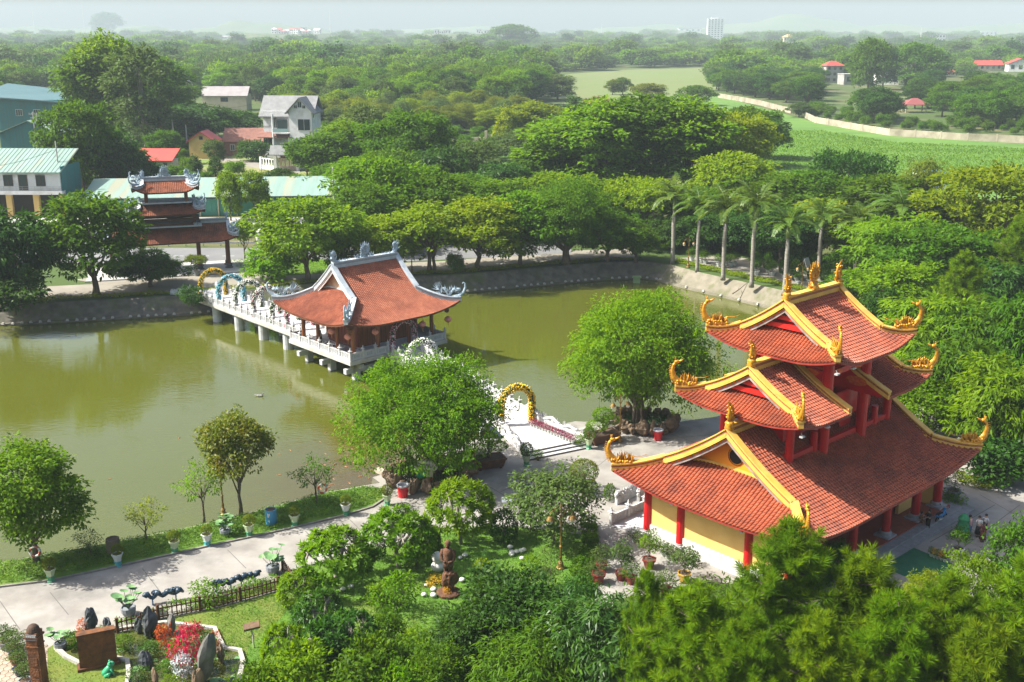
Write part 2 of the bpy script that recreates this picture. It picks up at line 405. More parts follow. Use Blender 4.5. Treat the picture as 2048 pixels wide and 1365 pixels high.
for c in hc[:290]:
    link('paver',hxm[rnd.random() < .35],hexp,loc=(c[0],c[1],0.004 + rnd.uniform(0,.012)),rz=math.pi / 6 * 0 + rnd.uniform(-.04,.04))

sheet('pine_bed',gp([(1235,1200),(1420,1165),(1500,1172),(1640,1188),(1760,1172),(1900,1215),(2060,1190),(2400,1260),(2500,1500),(1150,1500),(1190,1260)]),.05,M_GROUND)
# far side: path along the bank, forecourt, road, verge
def offset(pts,d):
    out = []
    for i in range(len(pts)):
        a = Vector(pts[max(i - 1,0)]); c = Vector(pts[min(i + 1,len(pts) - 1)]); t = (c - a).normalized()
        out.append((pts[i][0] - t.y * d,pts[i][1] + t.x * d))
    return out
FT = FAR_TOP[:-1]
sheet('far_path',offset(FT,2.6) + offset(FT,10.5)[::-1],0.004,M_CONC2)
sheet('forecourt',gp([(300,585),(520,575),(690,552),(690,522),(560,545),(470,540),(350,552),(250,545),(150,560)]),0.010,M_CONC2)
sheet('right_path',[(26,176),(31,169.5),(40.5,157.5),(52,143),(60,148),(46,166),(36,178)],0.003,M_CONC2)
sheet('verge_grass',gp([(458,522),(700,519),(700,546),(560,552),(490,548)]),0.03,M_LAWN)
rc = math.radians(3.0)
sheet('road',[(-160,170.5),(-20,172.5),(10,180),(10,192),(-20,184.8),(-160,183.5)],0.012,M_ASPH)
rm = MB()
for i in range(34):
    x = -140 + i * 4.2
    if x < -20: rm.quad((x,177.6,.017),(x + 2,177.63,.017),(x + 2,177.78,.017),(x,177.75,.017))
o = rm.build('road_marking',mat('road_paint',(0.6,0.6,0.57),0.8)); o['kind'] = 'structure'
sheet('side_road',[(-160,206),(-40,208),(20,214),(20,221),(-40,216),(-160,215)],0.013,mat('side_road_concrete',(0.42,0.41,0.39),0.9,(0.36,0.35,0.33),0.3))
em = MB(); em.beam([(-160,193.5,0),(-30,194.5,0),(0,199,0)],0.6,1.3,0.3)
tag(em.build('retaining_wall',mat('old_stone_wall',(0.22,0.19,0.15),0.95,(0.33,0.30,0.25),0.8,8,0.8,3)),'low weathered stone retaining wall between the two roads','wall')
# open fields
sheet('green_field',gp([(1400,190),(1440,193),(1560,226),(1640,248),(1790,273),(2048,288),(2500,296),(2500,400),(1460,400),(1470,330),(1500,300),(1440,250),(1350,215)]),0.02,M_FIELD)
sheet('far_field',gp([(1095,152),(1250,140),(1420,136),(1440,175),(1400,196),(1360,214),(1190,212),(1060,205)]),0.03,M_FIELD2)
sheet('meadow',gp([(970,300),(1090,296),(1110,345),(1000,350),(960,330)]),0.02,M_FIELD)
sheet('scrub_field',gp([(300,240),(330,235),(440,300),(600,345),(660,330),(640,380),(430,370),(345,330)]),0.02,mat('scrub_grass',(0.12,0.19,0.03),0.95,(0.22,0.20,0.09),0.10,8,0.8,2))
sheet('dirt_track',gp([(300,236),(316,236),(330,262),(352,292),(376,315),(372,320),(345,300),(318,270)]),0.03,mat('dirt',(0.30,0.24,0.16),0.95,(0.24,0.18,0.11),0.5))
sheet('lane',gp([(425,315),(470,318),(530,328),(600,340),(600,347),(520,338),(425,322)]),0.028,M_CONC2)
# ---------------------------------------------------------------- curved hip-and-gable roofs
def tile_mat(name,c1,c2,c3,rough=0.55,spec=0.35,bump=0.25,moss=None):
    m,nt,b = _mat(name); L = nt.links; N = nt.nodes
    tc = N.new('ShaderNodeTexCoord'); geo = N.new('ShaderNodeNewGeometry')
    v = N.new('ShaderNodeTexVoronoi'); v.inputs['Scale'].default_value = 4.0; L.new(tc.outputs['Object'],v.inputs['Vector'])
    sx = N.new('ShaderNodeSeparateColor'); L.new(v.outputs['Color'],sx.inputs[0])
    mx = N.new('ShaderNodeMix'); mx.data_type = 'RGBA'; mx.inputs[6].default_value = (*c1,1); mx.inputs[7].default_value = (*c2,1); L.new(sx.outputs[0],mx.inputs[0])
    nz = N.new('ShaderNodeTexNoise'); nz.inputs['Scale'].default_value = 0.55; nz.inputs['Detail'].default_value = 8; nz.inputs['Roughness'].default_value = .7; L.new(tc.outputs['Object'],nz.inputs['Vector'])
    mr = N.new('ShaderNodeMapRange'); mr.inputs[1].default_value = 0.43; mr.inputs[2].default_value = 0.66; L.new(nz.outputs[0],mr.inputs[0])
    m2 = N.new('ShaderNodeMix'); m2.data_type = 'RGBA'; m2.inputs[7].default_value = (*c3,1); L.new(mx.outputs[2],m2.inputs[6]); L.new(mr.outputs[0],m2.inputs[0])
    L.new(m2.outputs[2],b.inputs['Base Color']); b.inputs['Roughness'].default_value = rough; b.inputs['Specular IOR Level'].default_value = spec
    n3 = N.new('ShaderNodeTexNoise'); n3.inputs['Scale'].default_value = 9; L.new(tc.outputs['Object'],n3.inputs['Vector'])
    bp = N.new('ShaderNodeBump'); bp.inputs['Strength'].default_value = bump; bp.inputs['Distance'].default_value = 0.05; L.new(n3.outputs[0],bp.inputs['Height']); L.new(bp.outputs[0],b.inputs['Normal'])
    return m
class Roof:
    def __init__(s,W,D,ze,zr,e,lift,Rl,over=0.9,sag=0.28):
        s.W,s.D,s.ze,s.zr,s.e,s.lift,s.Rl,s.over,s.sag = W,D,ze,zr,e,lift,Rl,over,sag
    def prof(s,b):
        t = max(0.0,b / (s.D / 2)); return s.ze + (s.zr - s.ze) * ((1 - s.sag) * t + s.sag * t * t)
    def lf(s,a,b):
        Rl = s.Rl
        return s.lift * max(0.0,1 - a / Rl) ** 2.0 * max(0.0,1 - b / Rl) ** 2.0
    def main(s,x,b):      # b = run in from the long eave
        return s.prof(b) + s.lf(max(0,s.W / 2 - abs(x)),b)
    def skirt(s,a,y):     # a = run in from the short eave
        return s.prof(a) + s.lf(a,max(0,s.D / 2 - abs(y)))
    def hip(s,k=8):        # from the corner up to the kink
        return [(s.W / 2 - s.e * i / k,s.D / 2 - s.e * i / k,s.main(s.W / 2 - s.e * i / k,s.e * i / k)) for i in range(k + 1)]

def strip_cols(cols,courses,mb,rr,step,wpan):
    step = max(step,rr * .62)
    """one tile column: half-round roll plus the pan beside it, laid in stepped courses.
    cols: function(t)->(centre Vector, side Vector, up Vector); t runs 0..1"""
    K = 4
    for c in range(courses):
        t0,t1 = c / courses,(c + 1) / courses
        (p0,sd0,u0),(p1,sd1,u1) = cols(t0),cols(t1)
        vs = []
        for (p,sd,u,hgt,r) in ((p0,sd0,u0,step,rr),(p1,sd1,u1,0.0,rr * 0.86)):
            for j in range(K + 1):
                a = math.pi * j / K
                vs.append(p + u * hgt - sd * (math.cos(a) * r) + u * (math.sin(a) * r))
        o = [(j,j + 1,K + 2 + j,K + 1 + j) for j in range(K)] + [tuple(range(K,-1,-1))]
        mb.add(vs,o)
        vs = [p0 + sd0 * rr + u0 * (step * .8),p0 + sd0 * (wpan - rr) + u0 * (step * .8),p1 + sd1 * (wpan - rr),p1 + sd1 * rr,p0 + sd0 * rr - u0 * .02,p0 + sd0 * (wpan - rr) - u0 * .02]
        mb.add(vs,[(0,1,2,3),(4,5,1,0)])

def flame(mb,base,d,ln,w,n=4,curl=0.35):
    """a curling flame-shaped tongue"""
    b = Vector(base); d = Vector(d).normalized(); side = d.cross(Vector((0,0,1)))
    if side.length < .1: side = d.cross(Vector((1,0,0)))
    side.normalize(); up = side.cross(d)
    pts = [b + d * (ln * t) + up * (curl * ln * t * t) for t in (0,.35,.7,1)]
    mb.tube(pts,[w,w * .8,w * .45,w * .05],n)

def finial(kind,size,seed):
    """corner ornament, modelled along +X (outwards) and +Z"""
    rg = random.Random(seed); mb = MB(); S = size
    if kind == 'gold':
        neck = [(-1.55,0,.10),(-1.1,0,.16),(-.55,0,.22),(-.1,0,.42),(.22,0,.85),(.34,0,1.32),(.26,0,1.72),(.10,0,1.93)]
        rad = [.20,.27,.32,.30,.22,.155,.125,.12]
        mb.tube([tuple(c * S for c in p) for p in neck],[r * S for r in rad],9,0.75)
        mb.ball((.0,0,2.02 * S),(.22 * S,.15 * S,.16 * S),8,6)
        mb.tube([(-.10 * S,0,2.02 * S),(-.36 * S,0,2.12 * S),(-.50 * S,0,2.26 * S)],[.10 * S,.07 * S,.015 * S],6)
        for k in range(6):
            flame(mb,(.10 * S,rg.uniform(-.06,.06) * S,(2.08 + .02 * k) * S),(rg.uniform(-.6,.8),rg.uniform(-.5,.5),1),.24 * S,.05 * S)
        for k in range(11):         # comb of scales down the back of the neck
            t = k / 10; x = .15 + .22 * math.sin(t * 2.4); z = .35 + 1.45 * t
            flame(mb,((x + .10) * S,0,z * S),(1,0,.2),.15 * S,.055 * S)
        for k in range(46):         # scroll-work round the body
            a = rg.uniform(-1,1); x = rg.uniform(-1.6,.05); z = .15 + .38 * (1 + x / 2) * rg.random() + .1
            y = (1 if a > 0 else -1) * (.20 + .07 * rg.random()) * (1 - .3 * rg.random())
            mb.ball((x * S,y * S,z * S),(.11 * S,.07 * S,.11 * S),6,4)
        for k in range(26):         # crest of flames behind
            x = rg.uniform(-1.5,-.25); h = .55 - abs(x + .75) * .45 + rg.uniform(0,.25)
            flame(mb,(x * S,rg.uniform(-.14,.14) * S,.42 * S),(rg.uniform(-.8,.2),rg.uniform(-.25,.25),1),max(.25,h) * S,.085 * S)
        mb.tube([(-1.2 * S,0,.6 * S),(-1.6 * S,0,.75 * S),(-2.1 * S,.05,.78 * S),(-2.5 * S,.1,.95 * S)],[.05 * S,.04 * S,.03 * S,.01 * S],5)
    else:                           # slender hook with a dragon running up the ridge
        neck = [(-1.6,0,.02),(-.8,0,.06),(-.1,0,.22),(.32,0,.62),(.46,0,1.05),(.42,0,1.38),(.27,0,1.5),(.16,0,1.38)]
        mb.tube([tuple(c * S for c in p) for p in neck],[S * r for r in (.17,.19,.18,.14,.10,.075,.06,.035)],8,.8)
        body = [(-.35 + -1.75 * t,.05 * math.sin(9 * t),.55 + .30 * math.sin(10 * t + .5) + .15 * t) for t in [i / 13 for i in range(14)]]
        mb.tube([tuple(c * S for c in p) for p in body],[S * (.14 - .07 * i / 13) for i in range(14)],7)
        mb.ball((-.22 * S,0,.80 * S),(.26 * S,.16 * S,.18 * S),7,5)
        for k in range(34):
            t = rg.random(); x = -.1 - 2.0 * t
            flame(mb,(x * S,rg.uniform(-.1,.1) * S,(.45 + .35 * rg.random()) * S),(rg.uniform(-1,.5),rg.uniform(-.6,.6),rg.uniform(.3,1)),rg.uniform(.3,.62) * S,.05 * S)
        for k in range(9):          # spread tail at the upper end
            a = -0.5 + k * .25
            flame(mb,(-2.0 * S,0,.8 * S),(-math.cos(a) * .7,rg.uniform(-.2,.2),.4 + math.sin(a)),.75 * S,.055 * S)
    return mb
def ridge_end(kind,S,seed):
    """ornament standing at the end of a ridge; +X points outwards"""
    rg = random.Random(seed); mb = MB()
    if kind == 'gold':
        mb.lathe([(.30 * S,0),(.36 * S,.15 * S),(.26 * S,.32 * S),(.34 * S,.5 * S),(.22 * S,.62 * S)],8)
        P = []; 
        for i in range(9):
            t = i / 8; P.append((.05 - .35 * math.sin(t * 2.2) + .55 * t * t,0,.6 + 1.5 * t))
        mb.tube([tuple(c * S for c in p) for p in P],[S * r for r in (.24,.30,.36,.37,.34,.28,.20,.11,.03)],8,.38)
        for k in range(26):
            i = rg.randrange(1,7); p = P[i]
            mb.ball(((p[0] + rg.uniform(-.25,.25)) * S,rg.choice((-1,1)) * .14 * S,(p[2] + rg.uniform(-.1,.1)) * S),.075 * S,6,4)
        for k in range(5): flame(mb,(-.25 * S,0,(.4 + .1 * k) * S),(-1,rg.uniform(-.4,.4),.4),.5 * S,.08 * S)
    else:
        mb.tube([(-2.2 * S,0,.05),(-1.5 * S,0,.22 * S),(-.8 * S,.05 * S,.12 * S),(-.2 * S,0,.3 * S),(.12 * S,0,.75 * S),(.0,0,1.15 * S)],[.10 * S,.16 * S,.2 * S,.24 * S,.22 * S,.16 * S],8)
        mb.ball((-.08 * S,0,1.2 * S),(.34 * S,.18 * S,.26 * S),8,6)
        for k in range(38):
            a = rg.uniform(-.4,2.6)
            flame(mb,(rg.uniform(-.35,.15) * S,rg.uniform(-.12,.12) * S,rg.uniform(.3,1.25) * S),(math.cos(a),rg.uniform(-.3,.3),abs(math.sin(a)) + .2),rg.uniform(.35,.7) * S,.06 * S)
        for k in range(16): flame(mb,(rg.uniform(-2.1,-.5) * S,rg.uniform(-.1,.1) * S,.15 * S),(rg.uniform(-.8,.8),rg.uniform(-.5,.5),.8),.38 * S,.07 * S)
    return mb
def ridge_centre(kind,S,seed):
    rg = random.Random(seed); mb = MB()
    if kind == 'gold':
        mb.lathe([(.45 * S,0),(.5 * S,.1 * S),(.2 * S,.55 * S)],8)
        for k in range(14): flame(mb,(rg.uniform(-.4,.4) * S,rg.uniform(-.12,.12) * S,.1 * S),(rg.uniform(-1,1),rg.uniform(-.4,.4),.5),.55 * S,.08 * S)
        cz,rx,rz = 1.22 * S,.66 * S,.66 * S
    else:
        cz,rx,rz = .85 * S,.58 * S,.60 * S
        for k in range(26): flame(mb,(rg.uniform(-1.2,1.2) * S,rg.uniform(-.12,.12) * S,.05 * S),(rg.uniform(-1,1),rg.uniform(-.3,.3),.7),.5 * S,.08 * S)
    n = 20
    ring = [(rx * .8 * math.cos(2 * math.pi * i / n),0,cz + rz * .8 * math.sin(2 * math.pi * i / n)) for i in range(n + 1)]
    mb.tube(ring,.11 * S,6)
    mb.ball((0,0,cz),(rx * .6,.07 * S,rz * .6),12,8)
    for k in range(18):
        a = 2 * math.pi * k / 18
        flame(mb,(rx * .85 * math.cos(a),0,cz + rz * .85 * math.sin(a)),(math.cos(a),rg.uniform(-.2,.2),math.sin(a) + .35),(.30 + .18 * (math.sin(a) > .6)) * S,.075 * S)
    for k in range(22):
        a = rg.uniform(0,6.28); r = rg.uniform(.1,.8)
        mb.ball((rx * r * math.cos(a),rg.choice((-1,1)) * .09 * S,cz + rz * r * math.sin(a)),.08 * S,6,4)
    return mb

def build_roof(name,root,rf,M,pitch,course,rr,seed,kind='gold',gaps=None,fin=1.0,rend=1.0,centre=None,beam=(.42,.46),label=None):
    """M: dict of materials tile, deck, trim, stripe, board, gable, ornament.  gaps: list of (x0,x1) left out of the main slopes"""
    W,D,e = rf.W,rf.D,rf.e; xi = W / 2 - e; segs = [(-W / 2,W / 2)]
    gap = gaps
    if gap: segs = [(-W / 2,gap[0]),(gap[1],W / 2)]
    # deck: boards under the tiles
    dk = MB(); nu,nb_ = 36,12; th = .20
    def grid(fn,nu,nv,flip):
        top = [[fn(i / nu,j / nv) for j in range(nv + 1)] for i in range(nu + 1)]
        for dz,fl in ((-.03,flip),(-th,not flip)):
            o = len(dk.v); dk.add([p + Vector((0,0,dz)) for r in top for p in r],[])
            for i in range(nu):
                for j in range(nv):
                    q = [o + i * (nv + 1) + j,o + (i + 1) * (nv + 1) + j,o + (i + 1) * (nv + 1) + j + 1,o + i * (nv + 1) + j + 1]
                    dk.f.append(tuple(q if not fl else q[::-1])); dk.m.append(0 if dz > -.1 else 1)
        for i in range(nu):     # eave fascia
            a,b = top[i][0],top[i + 1][0]; dk.mi = 1
            dk.quad(a + Vector((0,0,-th)),b + Vector((0,0,-th)),b,a); dk.mi = 0
    for sy in (-1,1):
        for (xa,xb) in segs:
            def fn(u,v,sy=sy,xa=xa,xb=xb):
                b = v * D / 2; lim = max(xi,W / 2 - b)
                x = max(-lim,min(lim,xa + (xb - xa) * u)) if not gap else max(-lim,min(lim,xa + (xb - xa) * u))
                return Vector((x,sy * (D / 2 - b),rf.main(x,b)))
            grid(fn,nu,nb_,sy > 0)
    for sx in (-1,1):
        def fn(u,v,sx=sx):
            a = v * (e + rf.over); lim = D / 2 - a; y = max(-lim,min(lim,-D / 2 + D * u))
            return Vector((sx * (W / 2 - a),y,rf.skirt(a,y)))
        grid(fn,nu,8,sx < 0)
    deck = dk.build(name,[M['deck'],M['soffit']],root)
    if label: deck['label'] = label
    # tiles
    tl = MB()
    for sy in (-1,1):
        for (xa,xb) in segs:
            k = int((xb - xa) / pitch)
            for i in range(k):
                x = xa + (i + .5) * (xb - xa) / k
                bm_ = min(D / 2,1e9); b1 = D / 2 - .15
                b0 = 0.0
                if abs(x) > xi: b1 = min(b1,W / 2 - abs(x))
                if b1 < .25: continue
                def cf(t,x=x,b1=b1,sy=sy):
                    b = -.06 + (b1 + .06) * t; h = 1e-2
                    p = Vector((x,sy * (D / 2 - b),rf.main(x,max(0,b)))); q = Vector((x,sy * (D / 2 - b - h),rf.main(x,max(0,b) + h)))
                    s_ = Vector((-sy,0,0)); s_ = Vector((1,0,(rf.main(x + .05,max(0,b)) - rf.main(x - .05,max(0,b))) / .1)).normalized() * (-sy)
                    u = (q - p).normalized().cross(s_) * -1
                    if u.z < 0: u = -u
                    return p,s_,u
                strip_cols(cf,max(1,int(b1 * 1.16 / course)),tl,rr,.035,(xb - xa) / k)
    for sx in (-1,1):
        k = int(D / pitch)
        for i in range(k):
            y = -D / 2 + (i + .5) * D / k
            a1 = min(e + rf.over - .05,D / 2 - abs(y))
            if a1 < .25: continue
            def cf(t,y=y,a1=a1,sx=sx):
                a = -.06 + (a1 + .06) * t; h = 1e-2
                p = Vector((sx * (W / 2 - a),y,rf.skirt(max(0,a),y))); q = Vector((sx * (W / 2 - a - h),y,rf.skirt(max(0,a) + h,y)))
                s_ = Vector((0,1,(rf.skirt(max(0,a),y + .05) - rf.skirt(max(0,a),y - .05)) / .1)).normalized() * sx
                u = (q - p).normalized().cross(s_)
                if u.z < 0: u = -u
                return p,s_,u
            strip_cols(cf,max(1,int(a1 * 1.16 / course)),tl,rr,.035,D / k)
    tl.build('roof_tiles',M['tile'],deck,stuff=True)
    # ridge, verges, hips
    bw,bh = beam
    def trim(nm,path,w=bw,up=bh,dn=.12,stripe=True):
        mb = MB(); mb.beam(path,w,up,dn)
        mb.beam([Vector(p) + Vector((0,0,up)) for p in path],w + .16,.10,0.0)     # coping
        if stripe:
            mb.mi = 1; mb.beam([Vector(p) + Vector((0,0,up * .45)) for p in path],w + .03,up * .38,0); mb.mi = 0
        return mb.build(nm,[M['trim'],M['stripe']],deck)
    zr = rf.zr
    xe = xi + .05
    rspans = [(-xe,xe)] if not gap else [(-xe,gap[0]),(gap[1],xe)]
    for (a,b) in rspans: trim('ridge',[(a,0,zr),(b,0,zr)],bw,bh + .16)
    for sx in (-1,1):
        for sy in (-1,1):
            vp = [(sx * xe,sy * (D / 2 - e - (D / 2 - e) * i / 7 * 1.0),rf.main(xi,e + (D / 2 - e) * i / 7)) for i in range(8)]
            vp[-1] = (sx * xe,sy * .02,zr)
            trim('verge',vp)
            hp = [(sx * p[0],sy * p[1],p[2]) for p in rf.hip(8)]
            trim('hip_ridge',hp[::-1])
    for sx in (-1,1):          # barge boards and the recessed gable
        for sy in (-1,1):
            g = MB(); N_ = 7
            for q,(o0,h0,h1,mi) in enumerate(((.02,-.10,-.22,0),(-.03,-.22,-.29,1),(-.08,-.29,-.39,2),(-.14,-.39,-.62,3))):
                g.mi = mi; pa = [(sx * (xe + bw / 2 + o0 - .10),sy * ((D / 2 - e) * (1 - i / N_)),rf.main(xi,e + (D / 2 - e) * i / N_)) for i in range(N_ + 1)]
                g.beam([Vector(p) + Vector((0,0,h1)) for p in pa],.14,h0 - h1,0)
            g.build('barge_board',[M['trim'],M['green'],M['orange'],M['board']],deck)
        gx = sx * (xi - rf.over + .12); gz = rf.prof(e + rf.over * .6); n = 10
        hw = (D / 2 - e) * .93; gm = MB()
        pts = [(gx,-hw,gz - .2)] + [(gx,y,rf.prof(D / 2 - abs(y)) - .12) for y in [-hw + 2 * hw * i / n for i in range(n + 1)]] + [(gx,hw,gz - .2)]
        gm.add(pts,[tuple(range(len(pts)))]); gm.add([(p[0] - sx * .15,p[1],p[2]) for p in pts],[tuple(range(len(pts)))])
        gw = gm.build('gable_wall',M['gable'],deck)
        if M.get('window') and rf.over:
            w = MB(); w.M = Matrix.Translation((gx + sx * .04,0,gz + (zr - gz) * .40)) @ Matrix.Rotation(R(90),4,'Y')
            w.lathe([(.62,-.05),(.62,.05),(.52,.05),(.52,-.02)],20,caps=False); w.build('window_ring',M['soffit'],gw)
            w = MB(); w.M = Matrix.Translation((gx + sx * .03,0,gz + (zr - gz) * .40)) @ Matrix.Rotation(R(90),4,'Y'); w.lathe([(.52,-.01),(.52,.01)],20); w.build('window_opening',M['dark'],gw)
        if M.get('gbeam'):
            bb = MB()
            for h,ww in ((.20,.86),(.48,.55),(.72,.30)):
                zz = gz + (zr - gz) * h
                bb.box((gx + sx * .25,0,zz),(.34,2 * hw * ww * .72,.34))
                bb.mi = 1
                for s_ in (-1,1): bb.box((gx + sx * .26,s_ * hw * ww * .62,zz),(.37,hw * ww * .26,.37))
                bb.mi = 0
            bb.build('gable_beam',[M['gbeam'],M['orange']],gw)
        # trim where the skirt roof meets the gable
        sk = MB(); sp = [(sx * (W / 2 - e - rf.over * (1 - abs(t) ** 3)),t * (D / 2 - e - .1),rf.skirt(e + rf.over * (1 - abs(t) ** 3),t * (D / 2 - e)) + .05) for t in [i / 8 - 1 for i in range(17)]]
        sk.beam(sp,.26,.14,.06); sk.build('skirt_flashing',M['trim'],deck)
    fm = finial(kind,fin,seed).mesh('dragon_finial',M['ornament'],smooth=(kind == 'gold'))
    for sx in (-1,1):
        for sy in (-1,1):
            c = rf.hip(8)[0]
            link('dragon_finial',fm,deck,loc=(sx * (c[0] - .05),sy * (c[1] - .05),c[2] + .22),rz=math.atan2(sy,sx))
    rm_ = ridge_end(kind,rend,seed + 1).mesh('ridge_finial',M['ornament'],smooth=(kind == 'gold'))
    for sx in (-1,1): link('ridge_finial',rm_,deck,loc=(sx * (xe - .1),0,zr + bh * .8),rz=0 if sx > 0 else math.pi)
    if centre: link('ridge_emblem',ridge_centre(kind,centre,seed + 2).mesh('ridge_emblem',M['ornament'],smooth=(kind == 'gold')),deck,loc=(0,0,zr + bh + .2))
    return deck

# ---------------------------------------------------------------- materials of the buildings
TM = dict(
    tile=tile_mat('red_roof_tile',(0.30,0.066,0.029),(0.38,0.098,0.045),(0.17,0.046,0.027),0.45,0.45),
    deck=mat('roof_deck',(0.13,0.03,0.025),0.9),soffit=mat('soffit_red',(0.30,0.035,0.02),0.6,(0.20,0.02,0.015),2),
    trim=mat('ochre_plaster',(0.66,0.37,0.055),0.6,(0.74,0.46,0.10),1.2,6,0.15,10,stain=(0.48,0.30,0.09),sscale=.9),
    stripe=mat('brown_inlay',(0.26,0.07,0.03),0.7,(0.50,0.28,0.08),26,1,lo=.55,hi=.6),
    board=mat('grey_barge',(0.32,0.29,0.27),0.9,(0.17,0.13,0.11),1.5,7),
    green=mat('green_line',(0.02,0.16,0.06),0.6),orange=mat('orange_carving',(0.62,0.13,0.012),0.6,(0.48,0.05,0.01),6),
    gable=mat('gable_orange',(0.75,0.30,0.012),0.75),ornament=mat('gold_paint',(0.66,0.34,0.03),0.32,(0.45,0.19,0.015),5,4,metal=0.35),
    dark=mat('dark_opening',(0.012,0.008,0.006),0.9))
TM2 = dict(TM); TM2['gable'] = mat('gable_dark_red',(0.20,0.02,0.012),0.7); TM2['gbeam'] = mat('beam_red',(0.55,0.015,0.010),0.45)
TM['window'] = True
M_RED = mat('red_column',(0.52,0.010,0.012),0.4,(0.42,0.008,0.01),1.5,4)
M_YWALL = mat('yellow_plaster',(0.76,0.50,0.16),0.85,(0.70,0.44,0.13),0.8,7,0.1,9)
M_WHITE = mat('white_paint',(0.592,0.584,0.560),0.7,(0.496,0.488,0.464),1.4,7,stain=(0.400,0.384,0.352),sscale=1.0)
M_GREYST = mat('grey_granite',(0.36,0.36,0.37),0.7,(0.28,0.28,0.29),3,6)
M_FLOOR = mat('floor_tile',(0.30,0.075,0.045),0.5,(0.24,0.06,0.04),2)
M_PALEFL = mat('pale_floor',(0.480,0.480,0.496),0.55,(0.416,0.416,0.432),1.0)

# ---------------------------------------------------------------- the red temple
P0,Q0 = 67.32,-41.74
TX,TY = pq(P0,Q0)
temple = thing('temple','large temple with three stacked red tiled roofs and golden dragon finials','temple',(TX,TY,0),R(42.5))
r1 = Roof(23.7,16.3,4.55,9.55,2.7,0.75,6.5,over=1.15)
r2 = Roof(17.2,10.4,10.75,13.6,1.55,0.55,3.6,over=0.75)
r3 = Roof(10.2,10.8,14.35,17.65,1.75,0.75,3.8,over=0.85)
build_roof('lower_roof',temple,r1,TM,.30,.30,.088,1,fin=1.0,rend=1.0,beam=(.42,.34))
build_roof('middle_roof',temple,r2,TM2,.27,.28,.080,2,fin=.92,rend=.92,gaps=(-2.55,2.55),beam=(.36,.30))
build_roof('top_roof',temple,r3,TM2,.27,.28,.080,3,fin=.92,rend=.92,centre=.92,beam=(.36,.30))
# inner verges of the middle roof beside the open centre bay
for sx in (-1,1):
    for sy in (-1,1):
        p = [(sx * 2.6,sy * (r2.D / 2 - r2.D / 2 * i / 7),r2.prof(r2.D / 2 * i / 7)) for i in range(8)]
        mb = MB(); mb.beam(p,.36,.34,.16); mb.beam([Vector(q) + Vector((0,0,.34)) for q in p],.50,.08,0); mb.mi = 1
        mb.beam([Vector(q) + Vector((0,0,.14)) for q in p],.39,.14,0); mb.build('inner_verge',[TM['trim'],TM['stripe']],temple)
    g = MB(); pts = [(sx * 2.45,y,r2.prof(5.2 - abs(y)) - .15) for y in [-4.6 + 9.2 * i / 10 for i in range(11)]]
    pts = [(sx * 2.45,-4.6,10.6)] + pts + [(sx * 2.45,4.6,10.6)]; g.add(pts,[tuple(range(13))]); g.add([(p[0] + sx * .12,p[1],p[2]) for p in pts],[tuple(range(13))])
    g.mi = 1
    for yy in (-2.6,0,2.6): g.ball((sx * 2.42,yy,11.4),(.10,.9,.35),10,6)
    g.build('inner_gable',[M_RED,TM['orange']],temple)
# floor slab, plinth and steps
mb = MB(); mb.box((.6,0,.20),(20.7,13.4,.40)); mb.build('floor_slab',M_FLOOR,temple)
M_STEP = mat('step_granite',(0.28,0.28,0.28),0.8,(0.22,0.22,0.22),2.5,6)
for k,(w,d,h) in enumerate(((22.6,14.6,.30),(23.2,15.6,.15))):
    mb = MB(); mb.box((.9 + .2 * k,-.3 - .2 * k,h / 2 - .003 * k),(w - 1.2,d - .4,h)); mb.build('step',M_STEP,temple)
# walls: pale yellow with a white plinth, door openings along the front
WX,WY = 9.92,5.75
for sx in (-1,1):
    mb = MB(); mb.box((sx * WX,0,2.75),(.25,2 * WY + .25,4.7)); w = mb.build('side_wall',M_YWALL,temple)
    mb = MB(); mb.box((sx * (WX + .06),0,.56),(.34,2 * WY + .5,1.12)); mb.build('plinth',M_WHITE,w)
mb = MB(); mb.box((0,WY,2.75),(2 * WX,.25,4.7)); mb.build('back_wall',M_YWALL,temple)
for (xa,xb) in ((-WX,-6.3),(6.3,WX)):
    mb = MB(); mb.box(((xa + xb) / 2,-WY + 1.0,2.75),(xb - xa,.25,4.7)); w = mb.build('front_wall',M_YWALL,temple)
    rw = MB(); rw.M = Matrix.Translation(((xa + xb) / 2 + .3,-WY + .85,2.6)) @ Matrix.Rotation(R(90),4,'X'); rw.lathe([(.85,-.05),(.85,.06),(.7,.06),(.7,0)],22,caps=False)
    rw.build('round_window_frame',TM['soffit'],w)
    rw = MB(); rw.M = Matrix.Translation(((xa + xb) / 2 + .3,-WY + .86,2.6)) @ Matrix.Rotation(R(90),4,'X'); rw.lathe([(.72,-.01),(.72,.02)],22); rw.build('round_window',TM['dark'],w)
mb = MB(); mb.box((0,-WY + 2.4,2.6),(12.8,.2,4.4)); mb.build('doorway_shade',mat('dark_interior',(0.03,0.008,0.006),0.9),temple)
for x in (-4.2,0,4.2):
    mb = MB(); mb.box((x,-WY + 2.2,1.9),(2.9,.12,3.0)); d = mb.build('door',mat('dark_red_door',(0.10,0.012,0.01),.5),temple)
    for k in (-1,1):
        for zz in (1.1,2.5):
            mb = MB(); mb.box((x + k * .72,-WY + 2.12,zz),(1.1,.06,1.05)); mb.build('door_panel',M_RED,d)
col = MB(); col.lathe([(.36,0),(.36,.08),(.33,.10),(.33,4.75)],14); col_me = col.mesh('column',M_RED,smooth=False)
pb = MB(); pb.lathe([(.55,0),(.55,.12),(.46,.16),(.48,.3),(.42,.42)],12); pb.box((0,0,.06),(1.2,1.2,.12)); pb_me = pb.mesh('column_base',M_GREYST)
cols = [(x,-6.05) for x in (-10.0,-6.6,-2.3,2.3,6.6,10.0)] + [(x,6.05) for x in (-10.0,-3.3,3.3,10.0)] + [(-10.0,y) for y in (-2.8,3.0)] + [(10.0,y) for y in (-2.8,3.0)]
